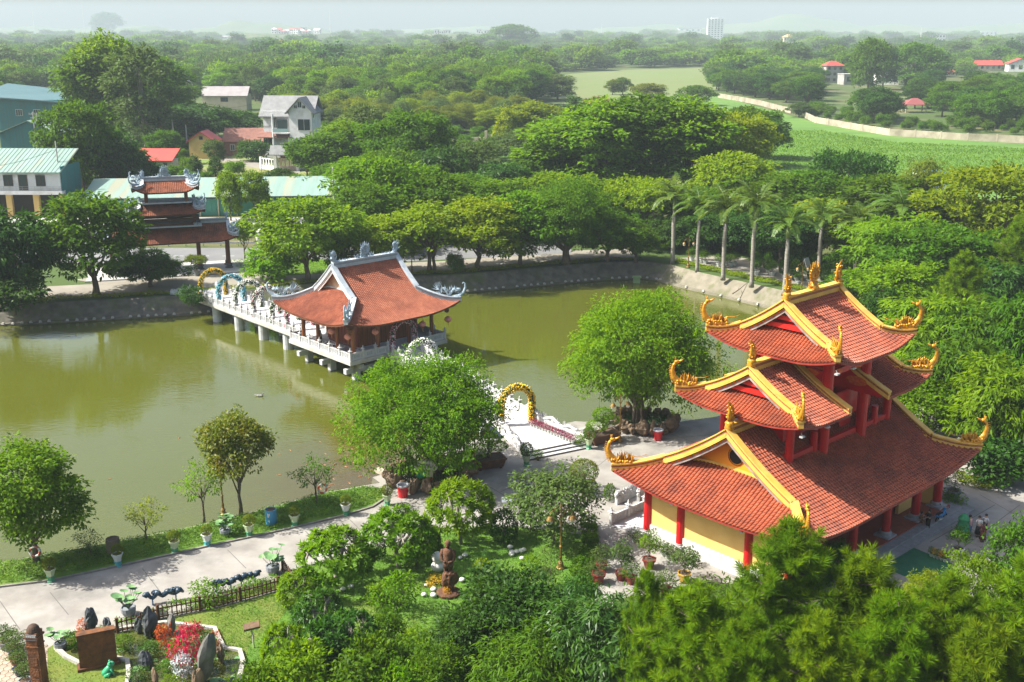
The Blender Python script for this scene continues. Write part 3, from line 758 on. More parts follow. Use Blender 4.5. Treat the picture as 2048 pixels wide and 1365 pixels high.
for (x,y) in cols:
    c = link('column',col_me,temple,loc=(x,y,.40)); b_ = link('column_base',pb_me,c,loc=(0,0,0),sc=(1 if x > -9 else .72))
mb = MB()
for y in (-6.05,6.05): mb.box((0,y,4.62),(20.6,.30,.42))
for x in (-10,10): mb.box((x,0,4.62),(.30,12.2,.42))
mb.build('eave_beam',M_RED,temple)
# second storey: base frame on the lower roof, columns, arched centre bay
B2 = 2.75
mb = MB()
for y in (-B2,B2): mb.box((.6,y,7.62),(13.4,.26,.52))
for x in (-6.0,7.2): mb.box((x,0,7.62),(.26,2 * B2,.52))
mb.build('gallery_rail',M_RED,temple)
mb = MB()
for y in (-B2,B2): mb.box((.6,y * 1.02,7.22),(13.7,.42,.30))
for x in (-6.0,7.2): mb.box((x,0,7.22),(.42,2 * B2 + .3,.30))
mb.build('gallery_kerb',TM['trim'],temple)
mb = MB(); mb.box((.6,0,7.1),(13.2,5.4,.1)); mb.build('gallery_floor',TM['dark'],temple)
for (x,y,r,z0,z1) in [(a,b,.30,6.75,11.2) for a in (-5.9,7.0) for b in (-B2,B2)] + [(a,b,.40,6.7,14.9) for a in (-2.1,2.9) for b in (-B2 - .25,B2 + .25)] + [(a,b,.26,6.8,8.9) for a in (-2.9,5.2) for b in (-B2,B2)]:
    mb = MB(); mb.lathe([(r * 1.18,z0),(r * 1.18,z0 + .22),(r,z0 + .26),(r,z1)],14,c=(x,y,0)); mb.build('column',M_RED,temple)
mb = MB()
for y in (-2.2,2.2):       # arched wall of the centre bay
    pts = []; n = 12; hw = .85
    out = [(-2.0,7.3)] + [(-2.0,10.6),(3.0 - .2,10.6)] + [(2.8,7.3)]
    arch = [(.4 + hw * math.cos(math.pi * i / n),8.9 + hw * math.sin(math.pi * i / n)) for i in range(n + 1)]
    loop = [(-2.0,7.3),(-2.0,10.7),(2.8,10.7),(2.8,7.3),(.4 + hw,7.3)] + arch + [(.4 - hw,7.3)]
    mb.add([(a,y,b) for a,b in loop],[tuple(range(len(loop)))]); mb.add([(a,y + .2 * (1 if y > 0 else -1) * -1,b) for a,b in loop],[tuple(range(len(loop)))])
mb.build('arched_wall',M_RED,temple)
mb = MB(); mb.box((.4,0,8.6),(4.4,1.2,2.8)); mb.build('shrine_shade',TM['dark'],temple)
mb = MB()
for y in (-2.9,2.9):
    for zz in (13.9,12.9): mb.box((.4,y,zz),(5.4,.26,.40))
for x in (-2.1,2.9):
    for zz in (13.9,12.9): mb.box((x,0,zz),(.26,5.8,.40))
mb.mi = 1
for y in (-3.06,3.06):
    for x in (-1.1,1.9): mb.ball((x,y,12.9),(.75,.06,.26),10,6)
for y in (-1.6,1.6): mb.ball((-2.26,y,12.9),(.06,.8,.26),10,6)
mb.build('top_beam',[M_RED,TM['orange']],temple)
for sx in (-1,1):
    mb = MB(); mb.box((sx * 4.3 + .6,0,9.2),(2.9,3.4,3.0)); mb.build('bell_chamber',M_RED,temple)
# floodlights fixed under the eaves
fl = MB(); fl.box((0,0,0),(.34,.24,.10)); fl.mi = 1; fl.box((0,0,-.056),(.28,.18,.01)); fl.mi = 0; fl.tube([(0,0,.05),(0,.1,.25)],.02,5)
flm = fl.mesh('floodlight',[mat('lamp_grey',(.35,.36,.36),.4),mat('lamp_glass',(.05,.09,.07),.2)])
for (x,y,z) in ((-8.2,-5.1,10.5),(-5.4,-5.2,10.5),(-4.9,-5.3,14.1),(-2.9,-5.3,14.1),(-11.5,-3.2,4.2),(-11.5,2.6,4.2)): link('floodlight',flm,temple,loc=(x,y,z))
# ---------------------------------------------------------------- balustrade pieces shared by pavilion and bridges
M_RAIL = mat('white_marble',(0.472,0.472,0.472),0.6,(0.394,0.400,0.407),1.6,6,stain=(0.341,0.328,0.295),sscale=.8)
M_RAILD = mat('rail_recess',(0.320,0.336,0.360),0.7)
M_DECK = mat('white_deck',(0.459,0.459,0.466),0.6,(0.407,0.407,0.413),.8,6)
M_SLABW = mat('slab_white',(0.446,0.446,0.433),0.8,(0.380,0.374,0.348),.9,7,stain=(0.302,0.262,0.197),sscale=.5)
def post_mesh():
    mb = MB(); mb.box((0,0,.48),(.22,.22,.96)); mb.box((0,0,.99),(.32,.32,.06)); mb.box((0,0,1.10),(.16,.16,.18))
    mb.box((0,0,1.22),(.44,.44,.07),taper=.55); mb.box((0,0,1.29),(.13,.13,.09)); mb.lathe([(.10,1.33),(.05,1.40),(.07,1.45),(.01,1.58)],6)
    return mb.mesh('balustrade_post',M_RAIL)
POST = post_mesh(); PANELS = {}
def panel_mesh(L):
    k = round(L,2)
    if k not in PANELS:
        mb = MB(); w = k
        mb.box((0,0,.82),(w,.16,.12)); mb.box((0,0,.12),(w,.18,.14)); mb.box((0,0,.47),(w,.05,.58))
        for sx in (-1,1):
            mb.box((sx * w * .30,0,.47),(.07,.13,.58)); mb.mi = 1
            mb.box((sx * w * .42,0,.47),(.06,.06,.40)); mb.mi = 0
        mb.mi = 1; mb.box((0,0,.47),(w * .50,.062,.40)); mb.mi = 0
        n = 12; mb.tube([(.17 * math.cos(2 * math.pi * i / n),0,.47 + .17 * math.sin(2 * math.pi * i / n)) for i in range(n + 1)],.05,4)
        PANELS[k] = mb.mesh('balustrade_panel',[M_RAIL,M_RAILD])
    return PANELS[k]
def balustrade(root,a,b,step=1.95,first=True,last=True,z=None):
    a = Vector(a); b = Vector(b); d = b - a; n = max(1,round(d.length / step)); L = d.length / n; ang = math.atan2(d.y,d.x); pm = panel_mesh(L - .22)
    for i in range(n + 1):
        p = a + d * (i / n)
        if (i or first) and (i < n or last): link('balustrade_post',POST,root,loc=p,rz=ang)
        if i < n: link('balustrade_panel',pm,root,loc=a + d * ((i + .5) / n),rz=ang)

# ---------------------------------------------------------------- lake pavilion
PP,PQ = 72.54,-104.55
pav = thing('pavilion','lake pavilion with terracotta tiled roof and pale grey dragon ridges on a white platform','pavilion',(*pq(PP,PQ),0),R(42.5))
LM = dict(tile=tile_mat('terracotta_tile',(0.32,0.098,0.052),(0.41,0.15,0.085),(0.22,0.072,0.042),0.75,0.3,.4),
          deck=mat('brown_deck',(0.16,0.06,0.035),.9),soffit=mat('wood_soffit',(0.16,0.06,0.025),0.7,(0.10,0.035,0.015),2),
          trim=mat('pale_ridge',(0.448,0.496,0.528),0.7,(0.368,0.416,0.448),1.2,7,stain=(0.264,0.304,0.336),sscale=1.1),stripe=mat('ridge_inlay',(0.282,0.326,0.358),0.8,(0.224,0.262,0.294),4),
          board=mat('pale_barge',(0.62,0.65,0.67),0.8),green=mat('barge_line',(0.42,0.47,0.50),.8),orange=mat('barge_white',(0.66,0.68,0.70),.8),
          gable=mat('gable_plaster',(0.55,0.42,0.30),.85,(0.42,0.30,0.20),1.5),ornament=mat('pale_blue_carving',(0.336,0.432,0.496),0.75,(0.240,0.320,0.384),5,4),dark=TM['dark'])
rp = Roof(16.3,15.3,4.3,9.75,3.7,0.95,5.6,over=.8,sag=.34)
build_roof('pavilion_roof',pav,rp,LM,.235,.225,.070,11,kind='grey',fin=1.25,rend=1.05,centre=1.05,beam=(.46,.36))
mb = MB(); mb.box((0,0,.16),(13.9,12.8,.46)); mb.build('platform',M_SLABW,pav)
mb = MB(); mb.box((0,0,.40),(13.2,12.1,.03)); mb.build('platform_floor',M_PALEFL,pav)
HX,HY = 6.75,6.2
balustrade(pav,(-HX,HY,.38),(-HX,-HY,.38),2.0)
balustrade(pav,(-HX,-HY,.38),(-1.6,-HY,.38),2.0,first=False)
balustrade(pav,(2.2,-HY,.38),(HX,-HY,.38),2.0)
balustrade(pav,(HX,-HY,.38),(HX,HY,.38),2.0,first=False)
balustrade(pav,(-HX,HY,.38),(-5.1,HY,.38),2.0,first=False)
balustrade(pav,(-.4,HY,.38),(HX,HY,.38),2.0,last=False)
M_WOOD = mat('varnished_wood',(0.26,0.085,0.018),0.4,(0.17,0.05,0.012),1.2,6,stretch=(6,6,.7))
M_WOODW = mat('red_wood_wall',(0.21,0.040,0.016),0.5,(0.14,0.026,0.012),1.2,6,stretch=(5,5,.6))
cm = MB(); cm.lathe([(.20,0),(.235,.4),(.23,2.4),(.19,4.2)],12); cm = cm.mesh('column',M_WOOD)
bm_ = MB(); bm_.lathe([(.36,0),(.36,.06),(.28,.10),(.30,.2),(.25,.26)],10); bm_ = bm_.mesh('column_base',M_GREYST)
for x in (-5.6,-2.2,2.2,5.6):
    for y in (-5.15,-2.0,2.0,5.15):
        if abs(x) < 3 and abs(y) < 3: continue
        c = link('column',cm,pav,loc=(x,y,.41)); link('column_base',bm_,c,loc=(0,0,0))
for (x,y,w,d) in ((0,-3.1,7.0,.14),(-3.5,0,.14,6.2),(3.5,0,.14,6.2),(0,3.1,7.0,.14)):
    mb = MB(); mb.box((x,y,2.35),(w,d,3.9)); wl_ = mb.build('room_wall',M_WOODW,pav)
    k = int(max(w,d) / .62); bd = MB(); bd.box((0,0,0),(.50,.05,3.0)); bd = bd.mesh('wall_panel',M_WOOD if y < 0 and x == 0 else M_WOODW)
    for i in range(k):
        t = (i + .5) / k - .5
        if w > d: link('wall_panel',bd,wl_,loc=(x + w * t,y + (-.09 if y < 0 else .09),2.3))
        else: link('wall_panel',bd,wl_,loc=(x + (-.09 if x < 0 else .09),y + d * t,2.3),rz=math.pi / 2)
    mb = MB(); mb.box((x,y,.55),(w + .15 * (w > d),d + .16,.3)); mb.build('wall_plinth',M_GREYST,wl_)
mb = MB()
for y in (-5.15,5.15): mb.box((0,y,4.2),(11.6,.2,.34))
for x in (-5.6,5.6): mb.box((x,0,4.2),(.2,10.6,.34))
mb.build('eave_beam',M_WOODW,pav)
for sx in (-1,1):
    for sy in (-1,1):      # carved brackets below the corners
        mb = MB(); mb.beam([(sx * 5.6,sy * 5.15,3.9),(sx * 6.6,sy * 6.15,4.15),(sx * 7.7,sy * 7.2,4.75)],.26,.18,.22)
        mb.ball((sx * 6.9,sy * 6.45,3.95),(.3,.3,.3),7,5); mb.build('corner_bracket',LM['soffit'],pav)
mb = MB()                   # seats along the veranda
for (x,y,w,d) in ((-4.9,2.5,.45,3.0),(-4.9,-1.0,.45,2.6)):
    mb.box((x,y,.85),(w,d,.08))
    for s in (-1,1): mb.box((x,y + s * d * .36,.62),(w * .8,.2,.42))
mb.build('stone_seat',M_RAIL,pav)
# substructure
M_PILE = mat('pile_white',(0.480,0.504,0.528),0.8,(0.400,0.424,0.448),1.2,6,stain=(0.240,0.240,0.176),sscale=.5)
for x in (-5.2,0,5.2):
    for y in (-4.9,0,4.9):
        mb = MB(); mb.box((x,y,-1.5),(.72,.72,3.0)); mb.build('pile',M_PILE,pav)
for y in (-4.9,0,4.9):
    mb = MB(); mb.box((0,y,-1.15),(13.4,.55,.58)); mb.build('cross_beam',M_PILE,pav)
for x in (-5.2,5.2):
    mb = MB(); mb.box((x,0,-.52),(.5,12.4,.5)); mb.build('cross_beam',M_PILE,pav)
mb = MB(); mb.box((0,0,-.17),(12.6,11.6,.2)); mb.build('slab_underside',M_PILE,pav)
for (x,y) in ((-6.2,-5.4),(6.2,-5.4)):
    mb = MB(); mb.tube([(x,y,-.3),(x + (1.8 if x < 0 else -1.8),y + 1.4,-2.6)],.2,4); mb.build('brace',M_PILE,pav)
# lanterns below the eaves
M_LANT = mat('pink_lantern',(0.72,0.22,0.17),0.6,(0.78,0.36,0.28),7,2); M_LCAP = mat('lantern_gold',(0.45,0.22,0.05),0.5)
lb = MB(); n = 14
for j in range(n):
    a0,a1 = 2 * math.pi * j / n,2 * math.pi * (j + 1) / n
    for k in range(6):
        t0,t1 = -1.25 + 2.5 * k / 6,-1.25 + 2.5 * (k + 1) / 6
        def P(a,t,r=1.0): return (.44 * math.cos(t) * math.cos(a) * r,.44 * math.cos(t) * math.sin(a) * r,.34 * math.sin(t))
        am = (a0 + a1) / 2; lb.add([P(a0,t0,.95),P(am,t0),P(am,t1),P(a0,t1,.95)],[(0,1,2,3)]); lb.add([P(am,t0),P(a1,t0,.95),P(a1,t1,.95),P(am,t1)],[(0,1,2,3)])
lbm = lb.mesh('lantern_shade',M_LANT)
lc = MB(); lc.lathe([(.16,.30),(.18,.36),(.05,.40)],8); lc.lathe([(.05,-.40),(.17,-.36),(.15,-.30)],8); lc.tube([(0,0,.38),(0,0,1.05)],.015,4); lc.tube([(0,0,-.38),(0,0,-.85)],[.05,.03],5)
lcm = lc.mesh('lantern_fitting',M_LCAP)
LSPOT = [((610,637),'below the roof corner beside the bridge of flower arches'),((663,663),'between two columns left of the corner'),((696,674),'beside the near corner column of the pavilion'),((751,664),'before the dark wood wall left of the pink arch'),((845,649),'just to the right of the pink flower arch'),((896,639),'below the outermost right roof corner')]
lroot = None
for (pp,wh) in LSPOT:
    loc = (*G(pp[0],pp[1],2.75),2.75)
    if lroot is None:
        lroot = thing('lantern','round pink paper lantern hanging ' + wh,'lantern',loc,group='pink lanterns under the pavilion eaves')
        link('lantern_shade',lbm,lroot); link('lantern_fitting',lcm,lroot)
    else: dup(lroot,loc,0,'round pink paper lantern hanging ' + wh)

# ---------------------------------------------------------------- bridge to the gate
BW = 4.3; bc = pq(69.62,-125.0)
br = thing('bridge','long white footbridge with carved railings leading from the gate to the lake pavilion','bridge',(*bc,0),R(42.5))
# local frame: x along U, y away from the camera along the bridge
Lb0,Lb1 = -13.9,17.0
mb = MB(); mb.box((0,(Lb0 + Lb1) / 2,.14),(BW,Lb1 - Lb0,.34)); mb.build('deck',M_DECK,br)
mb = MB()
for sx in (-1,1): mb.box((sx * (BW / 2 + .06),(Lb0 + Lb1) / 2,.10),(.16,Lb1 - Lb0,.46))
mb.build('deck_edge',M_SLABW,br)
for sx in (-1,1): balustrade(br,(sx * (BW / 2 - .06),Lb0 + .3,.30),(sx * (BW / 2 - .06),Lb1 - 2.2,.30),1.62)
mb = MB()
for sx in (-1,1): mb.box((sx * 1.5,(Lb0 + Lb1) / 2,-.26),(.5,Lb1 - Lb0 - .2,.45))
mb.build('girder',M_PILE,br)
for y in (-9.5,-3.6,2.6,8.6):
    for sx in (-1,1):
        mb = MB(); mb.lathe([(.62,-3.0),(.62,-.3)],14,c=(sx * 1.45,y,0)); mb.build('pile',M_PILE,br,smooth=False)
def carved_wall(root,a,b,h0,h1,seed,m):
    """low parapet carved as a writhing dragon"""
    rg = random.Random(seed); a = Vector(a); b = Vector(b); d = b - a; n = 14; mb = MB()
    mb.beam([a + d * (i / n) for i in range(n + 1)],.24,h0 * .55,0)
    for i in range(46):
        t = rg.random(); p = a + d * t; hh = (h0 + (h1 - h0) * t) * (.78 + .22 * math.sin(t * 21 + seed))
        mb.ball((p.x,p.y,p.z + hh * rg.uniform(.45,.95)),(rg.uniform(.12,.24),rg.uniform(.12,.2),rg.uniform(.1,.2)),6,5)
    for i in range(40):
        t = rg.random(); p = a + d * t; hh = (h0 + (h1 - h0) * t)
        flame(mb,(p.x,p.y,p.z + hh * .8),(rg.uniform(-1,1),rg.uniform(-1,1),1.2),.34,.07)
    mb.tube([(a + d * t) + Vector((0,0,(h0 + (h1 - h0) * t) * (.70 + .2 * math.sin(t * 19)))) for t in [i / 20 for i in range(21)]],[.19 - .05 * i / 20 for i in range(21)],7)
    return mb.build('carved_parapet',m,root)
for sx in (-1,1): carved_wall(br,(sx * (BW / 2 - .06),Lb1 - 2.1,.3),(sx * (BW / 2 + 1.3),Lb1 + 1.0,.1),1.0,.55,5 + sx,LM['trim'])

# ---------------------------------------------------------------- bridge and steps to the plaza
T2 = 28.4
b2 = thing('bridge','short white bridge with flared carved parapets and broad steps down to the plaza','bridge',(*pq(46.55,-85.5,T2),0),R(T2))
mb = MB(); W2 = 3.7
prof2 = [(-W2 / 2,13.2 + 14),(W2 / 2,13.2 + 14),(W2 / 2,0.4),(3.1,-7.2),(-3.1,-7.2),(-W2 / 2,.4)]
mb.prism(prof2,-.05,.45); mb.build('deck',M_DECK,b2)
for k in range(2):
    mb = MB(); mb.box((0,-7.2 - .24 - .48 * k,(.30 - .15 * k) / 2),(6.5 + .1 * k,.48,.30 - .15 * k)); mb.build('step',M_DECK,b2)
    mb = MB(); mb.box((0,-7.2 - .48 * (k + 1) - .004,(.30 - .15 * k) / 2 - .012),(6.5 + .1 * k,.012,.30 - .15 * k - .03)); mb.build('riser',mat('riser_shade',(0.13,0.125,0.12),0.85),b2)  # shadow on the step fronts, painted as a dark grey strip
mb = MB(); mb.box((0,-7.206,.36),(6.2,.012,.15)); mb.build('riser',bpy.data.materials['riser_shade'],b2)
for sx in (-1,1):
    balustrade(b2,(sx * (W2 / 2 - .06),25.5,.44),(sx * (W2 / 2 - .06),.6,.44),1.75)
    carved_wall(b2,(sx * (W2 / 2 - .02),.35,.42),(sx * 3.15,-7.4,.36),1.05,.9,15 + sx,M_RAIL)
for y in (4,10,16,22):
    for sx in (-1,1):
        mb = MB(); mb.lathe([(.5,-3.0),(.5,-.05)],12,c=(sx * 1.2,y,0)); mb.build('pile',M_PILE,b2)

# ---------------------------------------------------------------- flower arches
def arch(label,cols,loc,rz,w=3.7,h=3.6,r=.33,seed=0,n=900):
    rg = np.random.default_rng(seed)
    t = thing('flower_arch',label,'flower arch',loc,rz,'flower arches on the bridges')
    hw = w / 2; k = 26; path = [(-hw,0,0)] + [(-hw * math.cos(math.pi * i / k),0,h - hw + hw * math.sin(math.pi * i / k)) for i in range(k + 1)] + [(hw,0,0)]
    mb = MB(); mb.tube(path,r * .62,8); mb.build('frame',M_ARCHG,t)
    P = np.array(path); seg = np.linalg.norm(np.diff(P,axis=0),axis=1); cs = np.concatenate([[0],np.cumsum(seg)])
    d = rg.uniform(0,cs[-1],n); i = np.clip(np.searchsorted(cs,d) - 1,0,len(P) - 2); f = ((d - cs[i]) / seg[i])[:,None]
    c = P[i] * (1 - f) + P[i + 1] * f; tan = (P[i + 1] - P[i]) / seg[i][:,None]
    a = rg.uniform(0,2 * np.pi,n)[:,None]; b = np.cross(tan,np.array([0,1.0,0])); c = c + (np.cos(a) * np.array([0,1.0,0]) + np.sin(a) * b) * r * rg.uniform(.72,1.05,n)[:,None]
    ov = np.array([(0,0,1),(1,0,0),(0,1,0),(-1,0,0),(0,-1,0),(0,0,-1)],float); of = np.array([(0,1,2),(0,2,3),(0,3,4),(0,4,1),(5,2,1),(5,3,2),(5,4,3),(5,1,4)])
    s = rg.uniform(.055,.105,n)[:,None,None]
    V = (c[:,None,:] + ov[None] * s).reshape(-1,3); F = (of[None] + (np.arange(n) * 6)[:,None,None]).reshape(-1,3)
    me = np_mesh('blossoms',V,F,cols); mi = np.repeat(rg.choice(len(cols),n,p=[.55] + [.45 / (len(cols) - 1)] * (len(cols) - 1)),8).astype(np.int32); me.polygons.foreach_set('material_index',mi)
    link('blossoms',me,t,stuff=True); return t
def flat(n,c,r=.7): return mat(n,c,r)
M_ARCHG = flat('arch_green',(0.03,0.07,0.02),.9)
FY,FY2,FG = flat('blossom_yellow',(0.80,0.52,0.02)),flat('blossom_amber',(0.55,0.30,0.02)),flat('arch_leaf',(0.05,0.10,0.02))
FB,FW,FP,FP2,FD = flat('blossom_blue',(0.12,0.45,0.58)),flat('blossom_white',(0.80,0.79,0.75)),flat('blossom_pink',(0.68,0.30,0.36)),flat('blossom_magenta',(0.55,0.12,0.28)),flat('arch_dark',(0.06,0.05,0.04))
za = .31
for (q,lb_,cs_) in ((-137.0,'golden yellow flower arch at the gate end of the long bridge',[FY,FY2,FG]),(-132.0,'turquoise blue and white flower arch on the long bridge',[FB,FW,FB]),(-127.4,'white and green flower arch halfway along the long bridge',[FW,FG,FW]),
                    (-122.8,'pale pink and white flower arch half hidden behind the roof corner',[FW,FP,FG]),(-118.2,'white and dark green flower arch close to the pavilion columns',[FW,FG,FG]),(-114.8,'pink and red flower arch at the pavilion end of the long bridge',[FP,FW,FP2])):
    arch(lb_,cs_,(*pq(69.62,q),za),R(42.5),3.75,3.7,.34,int(-q))
arch('pink, white and dark flower arch standing at the front of the pavilion',[FP,FW,FD,FD],(*pq(73.3,-98.45),.41),R(42.5),3.2,3.35,.32,3,1000)
arch('white flower arch half hidden by the fig crown beside the pavilion steps',[FW,FW,FG],(*pq(46.55,-107.0,T2),.45),R(T2),3.2,2.5,.34,4)
arch('bright yellow flower arch at the plaza end of the short bridge',[FY,FY,FY2,FG],(*pq(46.55,-85.2,T2),.45),R(T2),3.3,3.5,.34,5,1100)

# ---------------------------------------------------------------- three-tiered gate
GM = dict(LM); GM['tile'] = tile_mat('dark_brown_tile',(0.25,0.080,0.040),(0.31,0.11,0.058),(0.12,0.055,0.035),0.85,.25,.5)
GM['soffit'] = mat('dark_soffit',(0.07,0.03,0.018),.8); GM['deck'] = GM['soffit']; GM['gable'] = LM['trim']
GT = 17.3; gcx,gcy = -52.6,166.9
gate = thing('gateway','tall three-tiered brown tiled gateway with blue grey dragon ridges','gate',(gcx,gcy,0),R(GT))
g1 = Roof(20.2,6.6,4.75,7.2,1.35,.75,3.0,over=.35); g2 = Roof(11.0,5.9,9.0,10.55,1.5,.8,2.6,over=.35); g3 = Roof(9.7,5.4,12.35,13.9,1.6,1.0,2.6,over=.35)
build_roof('lower_roof',gate,g1,GM,.26,.24,.06,21,kind='grey',fin=.85,rend=.8,beam=(.36,.30))
build_roof('middle_roof',gate,g2,GM,.26,.24,.06,22,kind='grey',fin=.85,rend=.5,beam=(.36,.30))
build_roof('top_roof',gate,g3,GM,.26,.24,.06,23,kind='grey',fin=.95,rend=.85,centre=1.0,beam=(.36,.30))
M_GCOL = mat('gate_column',(0.17,0.055,0.025),.7,(0.11,0.04,0.02),1.2,6); M_DST = mat('dark_stone',(0.06,0.065,0.065),.8,(0.10,0.105,0.105),4)
for x in (-8.5,-4.15,4.15,8.5):
    for y in (-1.33,1.33):
        mb = MB(); mb.lathe([(.29,.75),(.29,5.2)],12,c=(x,y,0)); c = mb.build('column',M_GCOL,gate)
        mb = MB(); mb.lathe([(.62,.12),(.62,.25),(.42,.35),(.5,.55),(.4,.8),(.3,.86)],10,c=(x,y,0)); mb.build('column_base',M_DST,c)
for x in (-4.15,4.15):
    for y in (-1.2,1.2):
        mb = MB(); mb.box((x * .92,y,8.0),(.5,.5,2.6)); mb.build('upper_column',M_GCOL,gate)
        mb = MB(); mb.box((x * .70,y,11.5),(.5,.5,2.2)); mb.build('upper_column',M_GCOL,gate)
for z,w,d in ((5.0,19.0,2.9),(7.35,9.3,3.4),(8.05,8.9,3.0)):
    mb = MB()
    for y in (-1,1): mb.box((0,y * d / 2,z),(w,.22,.42))
    for x in (-1,1): mb.box((x * w / 2,0,z),(.22,d,.42))
    mb.build('tie_beam',GM['soffit'],gate)
mb = MB(); mb.box((0,0,7.02),(9.8,3.9,.22)); mb.build('gallery_ledge',LM['trim'],gate)
mb = MB(); mb.box((0,0,10.62),(7.3,3.0,.24)); mb.build('gallery_ledge',LM['trim'],gate)
for x in (-4.3,4.3):
    for y in (-1,1):
        mb = MB(); rg = random.Random(int(x * 10 + y))
        for k in range(16): flame(mb,(x + rg.uniform(-.5,.5),y * 1.95,7.1),(rg.uniform(-1,1),rg.uniform(-.3,.3),.9),.5,.08)
        mb.build('ledge_carving',LM['ornament'],gate)
mb = MB(); mb.box((0,-.3,.06),(24.5,9.6,.12)); mb.build('floor',M_SLABW,gate)
mb = MB(); mb.box((0,-5.25,.03),(24.9,.4,.08)); mb.build('floor_kerb',M_DST,gate)
# carved drum stones in front of the columns
for i,(x,wh) in enumerate(((4.15,'inner'),(8.5,'outer'),(-4.15,'far inner'),(-8.5,'far outer'))):
    mb = MB(); mb.box((0,0,.12),(.95,.5,.24)); mb.M = Matrix.Translation((0,0,.62)) @ Matrix.Rotation(R(90),4,'X'); mb.lathe([(.40,-.16),(.46,0),(.40,.16)],14); mb.M = None
    mb.beam([(-.55,0,.35),(-.2,0,.8)],.12,.1,.1)
    a = math.cos(R(GT)),math.sin(R(GT)); yy = 2.35
    o = mb.build('drum_stone',M_DST); o.location = (gcx + x * a[0] - yy * a[1],gcy + x * a[1] + yy * a[0],.12); o.rotation_euler = (0,0,R(GT + 90))
    tag(o,'dark carved drum stone behind the %s column of the gateway' % wh,'drum stone','drum stones of the gateway')
# ---------------------------------------------------------------- buildings beyond the pond
M_GLASS = mat('window_glass',(0.03,0.045,0.05),.15,spec=.6); M_WFRAME = mat('window_frame',(0.60,0.60,0.58),.6); M_DWIN = mat('dark_window_frame',(0.06,0.04,0.03),.6)
W_WHITE = mat('white_render',(0.70,0.71,0.71),.85,(0.62,0.62,0.61),.5,7,stain=(0.42,0.41,0.38),sscale=.25); W_CREAM = mat('cream_render',(0.58,0.52,0.38),.85,(0.50,0.43,0.30),.5,7)
W_YEL = mat('ochre_render',(0.62,0.44,0.16),.85,(0.54,0.36,0.13),.5,7); W_GREY = mat('bare_concrete',(0.38,0.37,0.35),.9,(0.28,0.27,0.25),.5,7); W_BRICK = mat('red_brick',(0.30,0.14,0.09),.9,(0.22,0.11,0.08),2.5,6)
W_TEAL = mat('teal_cladding',(0.015,0.15,0.16),.6,(0.02,0.12,0.13),.2,5,stretch=(6,6,.2)); R_TEAL = mat('teal_sheet_roof',(0.075,0.155,0.165),.55,(0.06,0.125,0.135),.3,5,stretch=(.3,4,1))
R_GREEN = mat('pale_green_sheet',(0.21,0.32,0.275),.55,(0.175,0.265,0.23),.25,5,stretch=(4,.3,1),stain=(0.30,0.27,0.18),sscale=.12); W_GREEN = mat('green_cladding',(0.06,0.26,0.19),.6,(0.05,0.21,0.15),.3)
R_RED = mat('red_sheet_roof',(0.46,0.07,0.05),.55,(0.38,0.06,0.05),.3,5); R_TILE = mat('old_roof_tile',(0.24,0.11,0.08),.9,(0.16,0.08,0.065),1.2,6); R_GREY = mat('grey_roof_tile',(0.21,0.22,0.22),.7,(0.16,0.165,0.17),.8,6); R_GREYM = mat('grey_sheet_roof',(0.30,0.28,0.28),.7,(0.24,0.22,0.22),.3)
def gable_roof(mb,w,d,z,rise,over=.5,th=.18,along='x',cx=0,cy=0):
    if along == 'x': a,b = w / 2 + over,d / 2 + over
    else: a,b = d / 2 + over,w / 2 + over
    dz = rise * over / (b - over)
    pts = []
    for x in (-a,a):
        pts += [(x,-b,z - dz),(x,0,z + rise),(x,b,z - dz),(x,b,z - dz - th),(x,0,z + rise - th),(x,-b,z - dz - th)]
    if along != 'x': pts = [(-p[1],p[0],p[2]) for p in pts]
    mb.add([(p[0] + cx,p[1] + cy,p[2]) for p in pts],[(0,6,7,1),(1,7,8,2),(2,8,9,3),(3,9,10,4),(4,10,11,5),(5,11,6,0),(0,1,2,3,4,5),(11,10,9,8,7,6)])
def gable_wall(mb,w,d,z,rise,along='x',cx=0,cy=0,th=.2):
    for s in (-1,1):
        if along == 'x': t = [(s * w / 2,-d / 2,z),(s * w / 2,d / 2,z),(s * w / 2,0,z + rise - .2)]; o = (-s * th,0)
        else: t = [(-w / 2,s * d / 2,z),(w / 2,s * d / 2,z),(0,s * d / 2,z + rise - .2)]; o = (0,-s * th)
        mb.add([(p[0] + cx,p[1] + cy,p[2]) for p in t] + [(p[0] + cx + o[0],p[1] + cy + o[1],p[2]) for p in t],[(0,1,2),(5,4,3),(0,3,4,1),(1,4,5,2),(2,5,3,0)])
def hip_roof(mb,w,d,z,rise,over=.5,cx=0,cy=0):
    a,b = w / 2 + over,d / 2 + over; r = max(0,a - b)
    mb.add([(cx - a,cy - b,z),(cx + a,cy - b,z),(cx + a,cy + b,z),(cx - a,cy + b,z),(cx - r,cy,z + rise),(cx + r,cy,z + rise),(cx - a,cy - b,z - .15),(cx + a,cy - b,z - .15),(cx + a,cy + b,z - .15),(cx - a,cy + b,z - .15)],
           [(0,1,5,4),(1,2,5),(2,3,4,5),(3,0,4),(9,8,7,6),(0,6,7,1),(1,7,8,2),(2,8,9,3),(3,9,6,0)])
def window(root,x,y,z,w,h,side='front',m=None,mull=1):
    mb = MB(); t = .12
    mb.M = Matrix.Translation((x,y,z)) @ Matrix.Rotation({'front': 0,'left': -math.pi / 2,'right': math.pi / 2}[side],4,'Z')
    for s in (-1,1): mb.box((s * w / 2,-.04,0),(t,.14,h + t)); mb.box((0,-.04,s * h / 2),(w + t,.14,t))
    for k in range(mull): mb.box((-w / 2 + w * (k + 1) / (mull + 1),-.03,0),(t * .7,.10,h))
    f = mb.build('window',m or M_WFRAME,root); g = MB(); g.M = mb.M; g.box((0,0,0),(w,.06,h)); g.build('pane',M_GLASS,f); return f
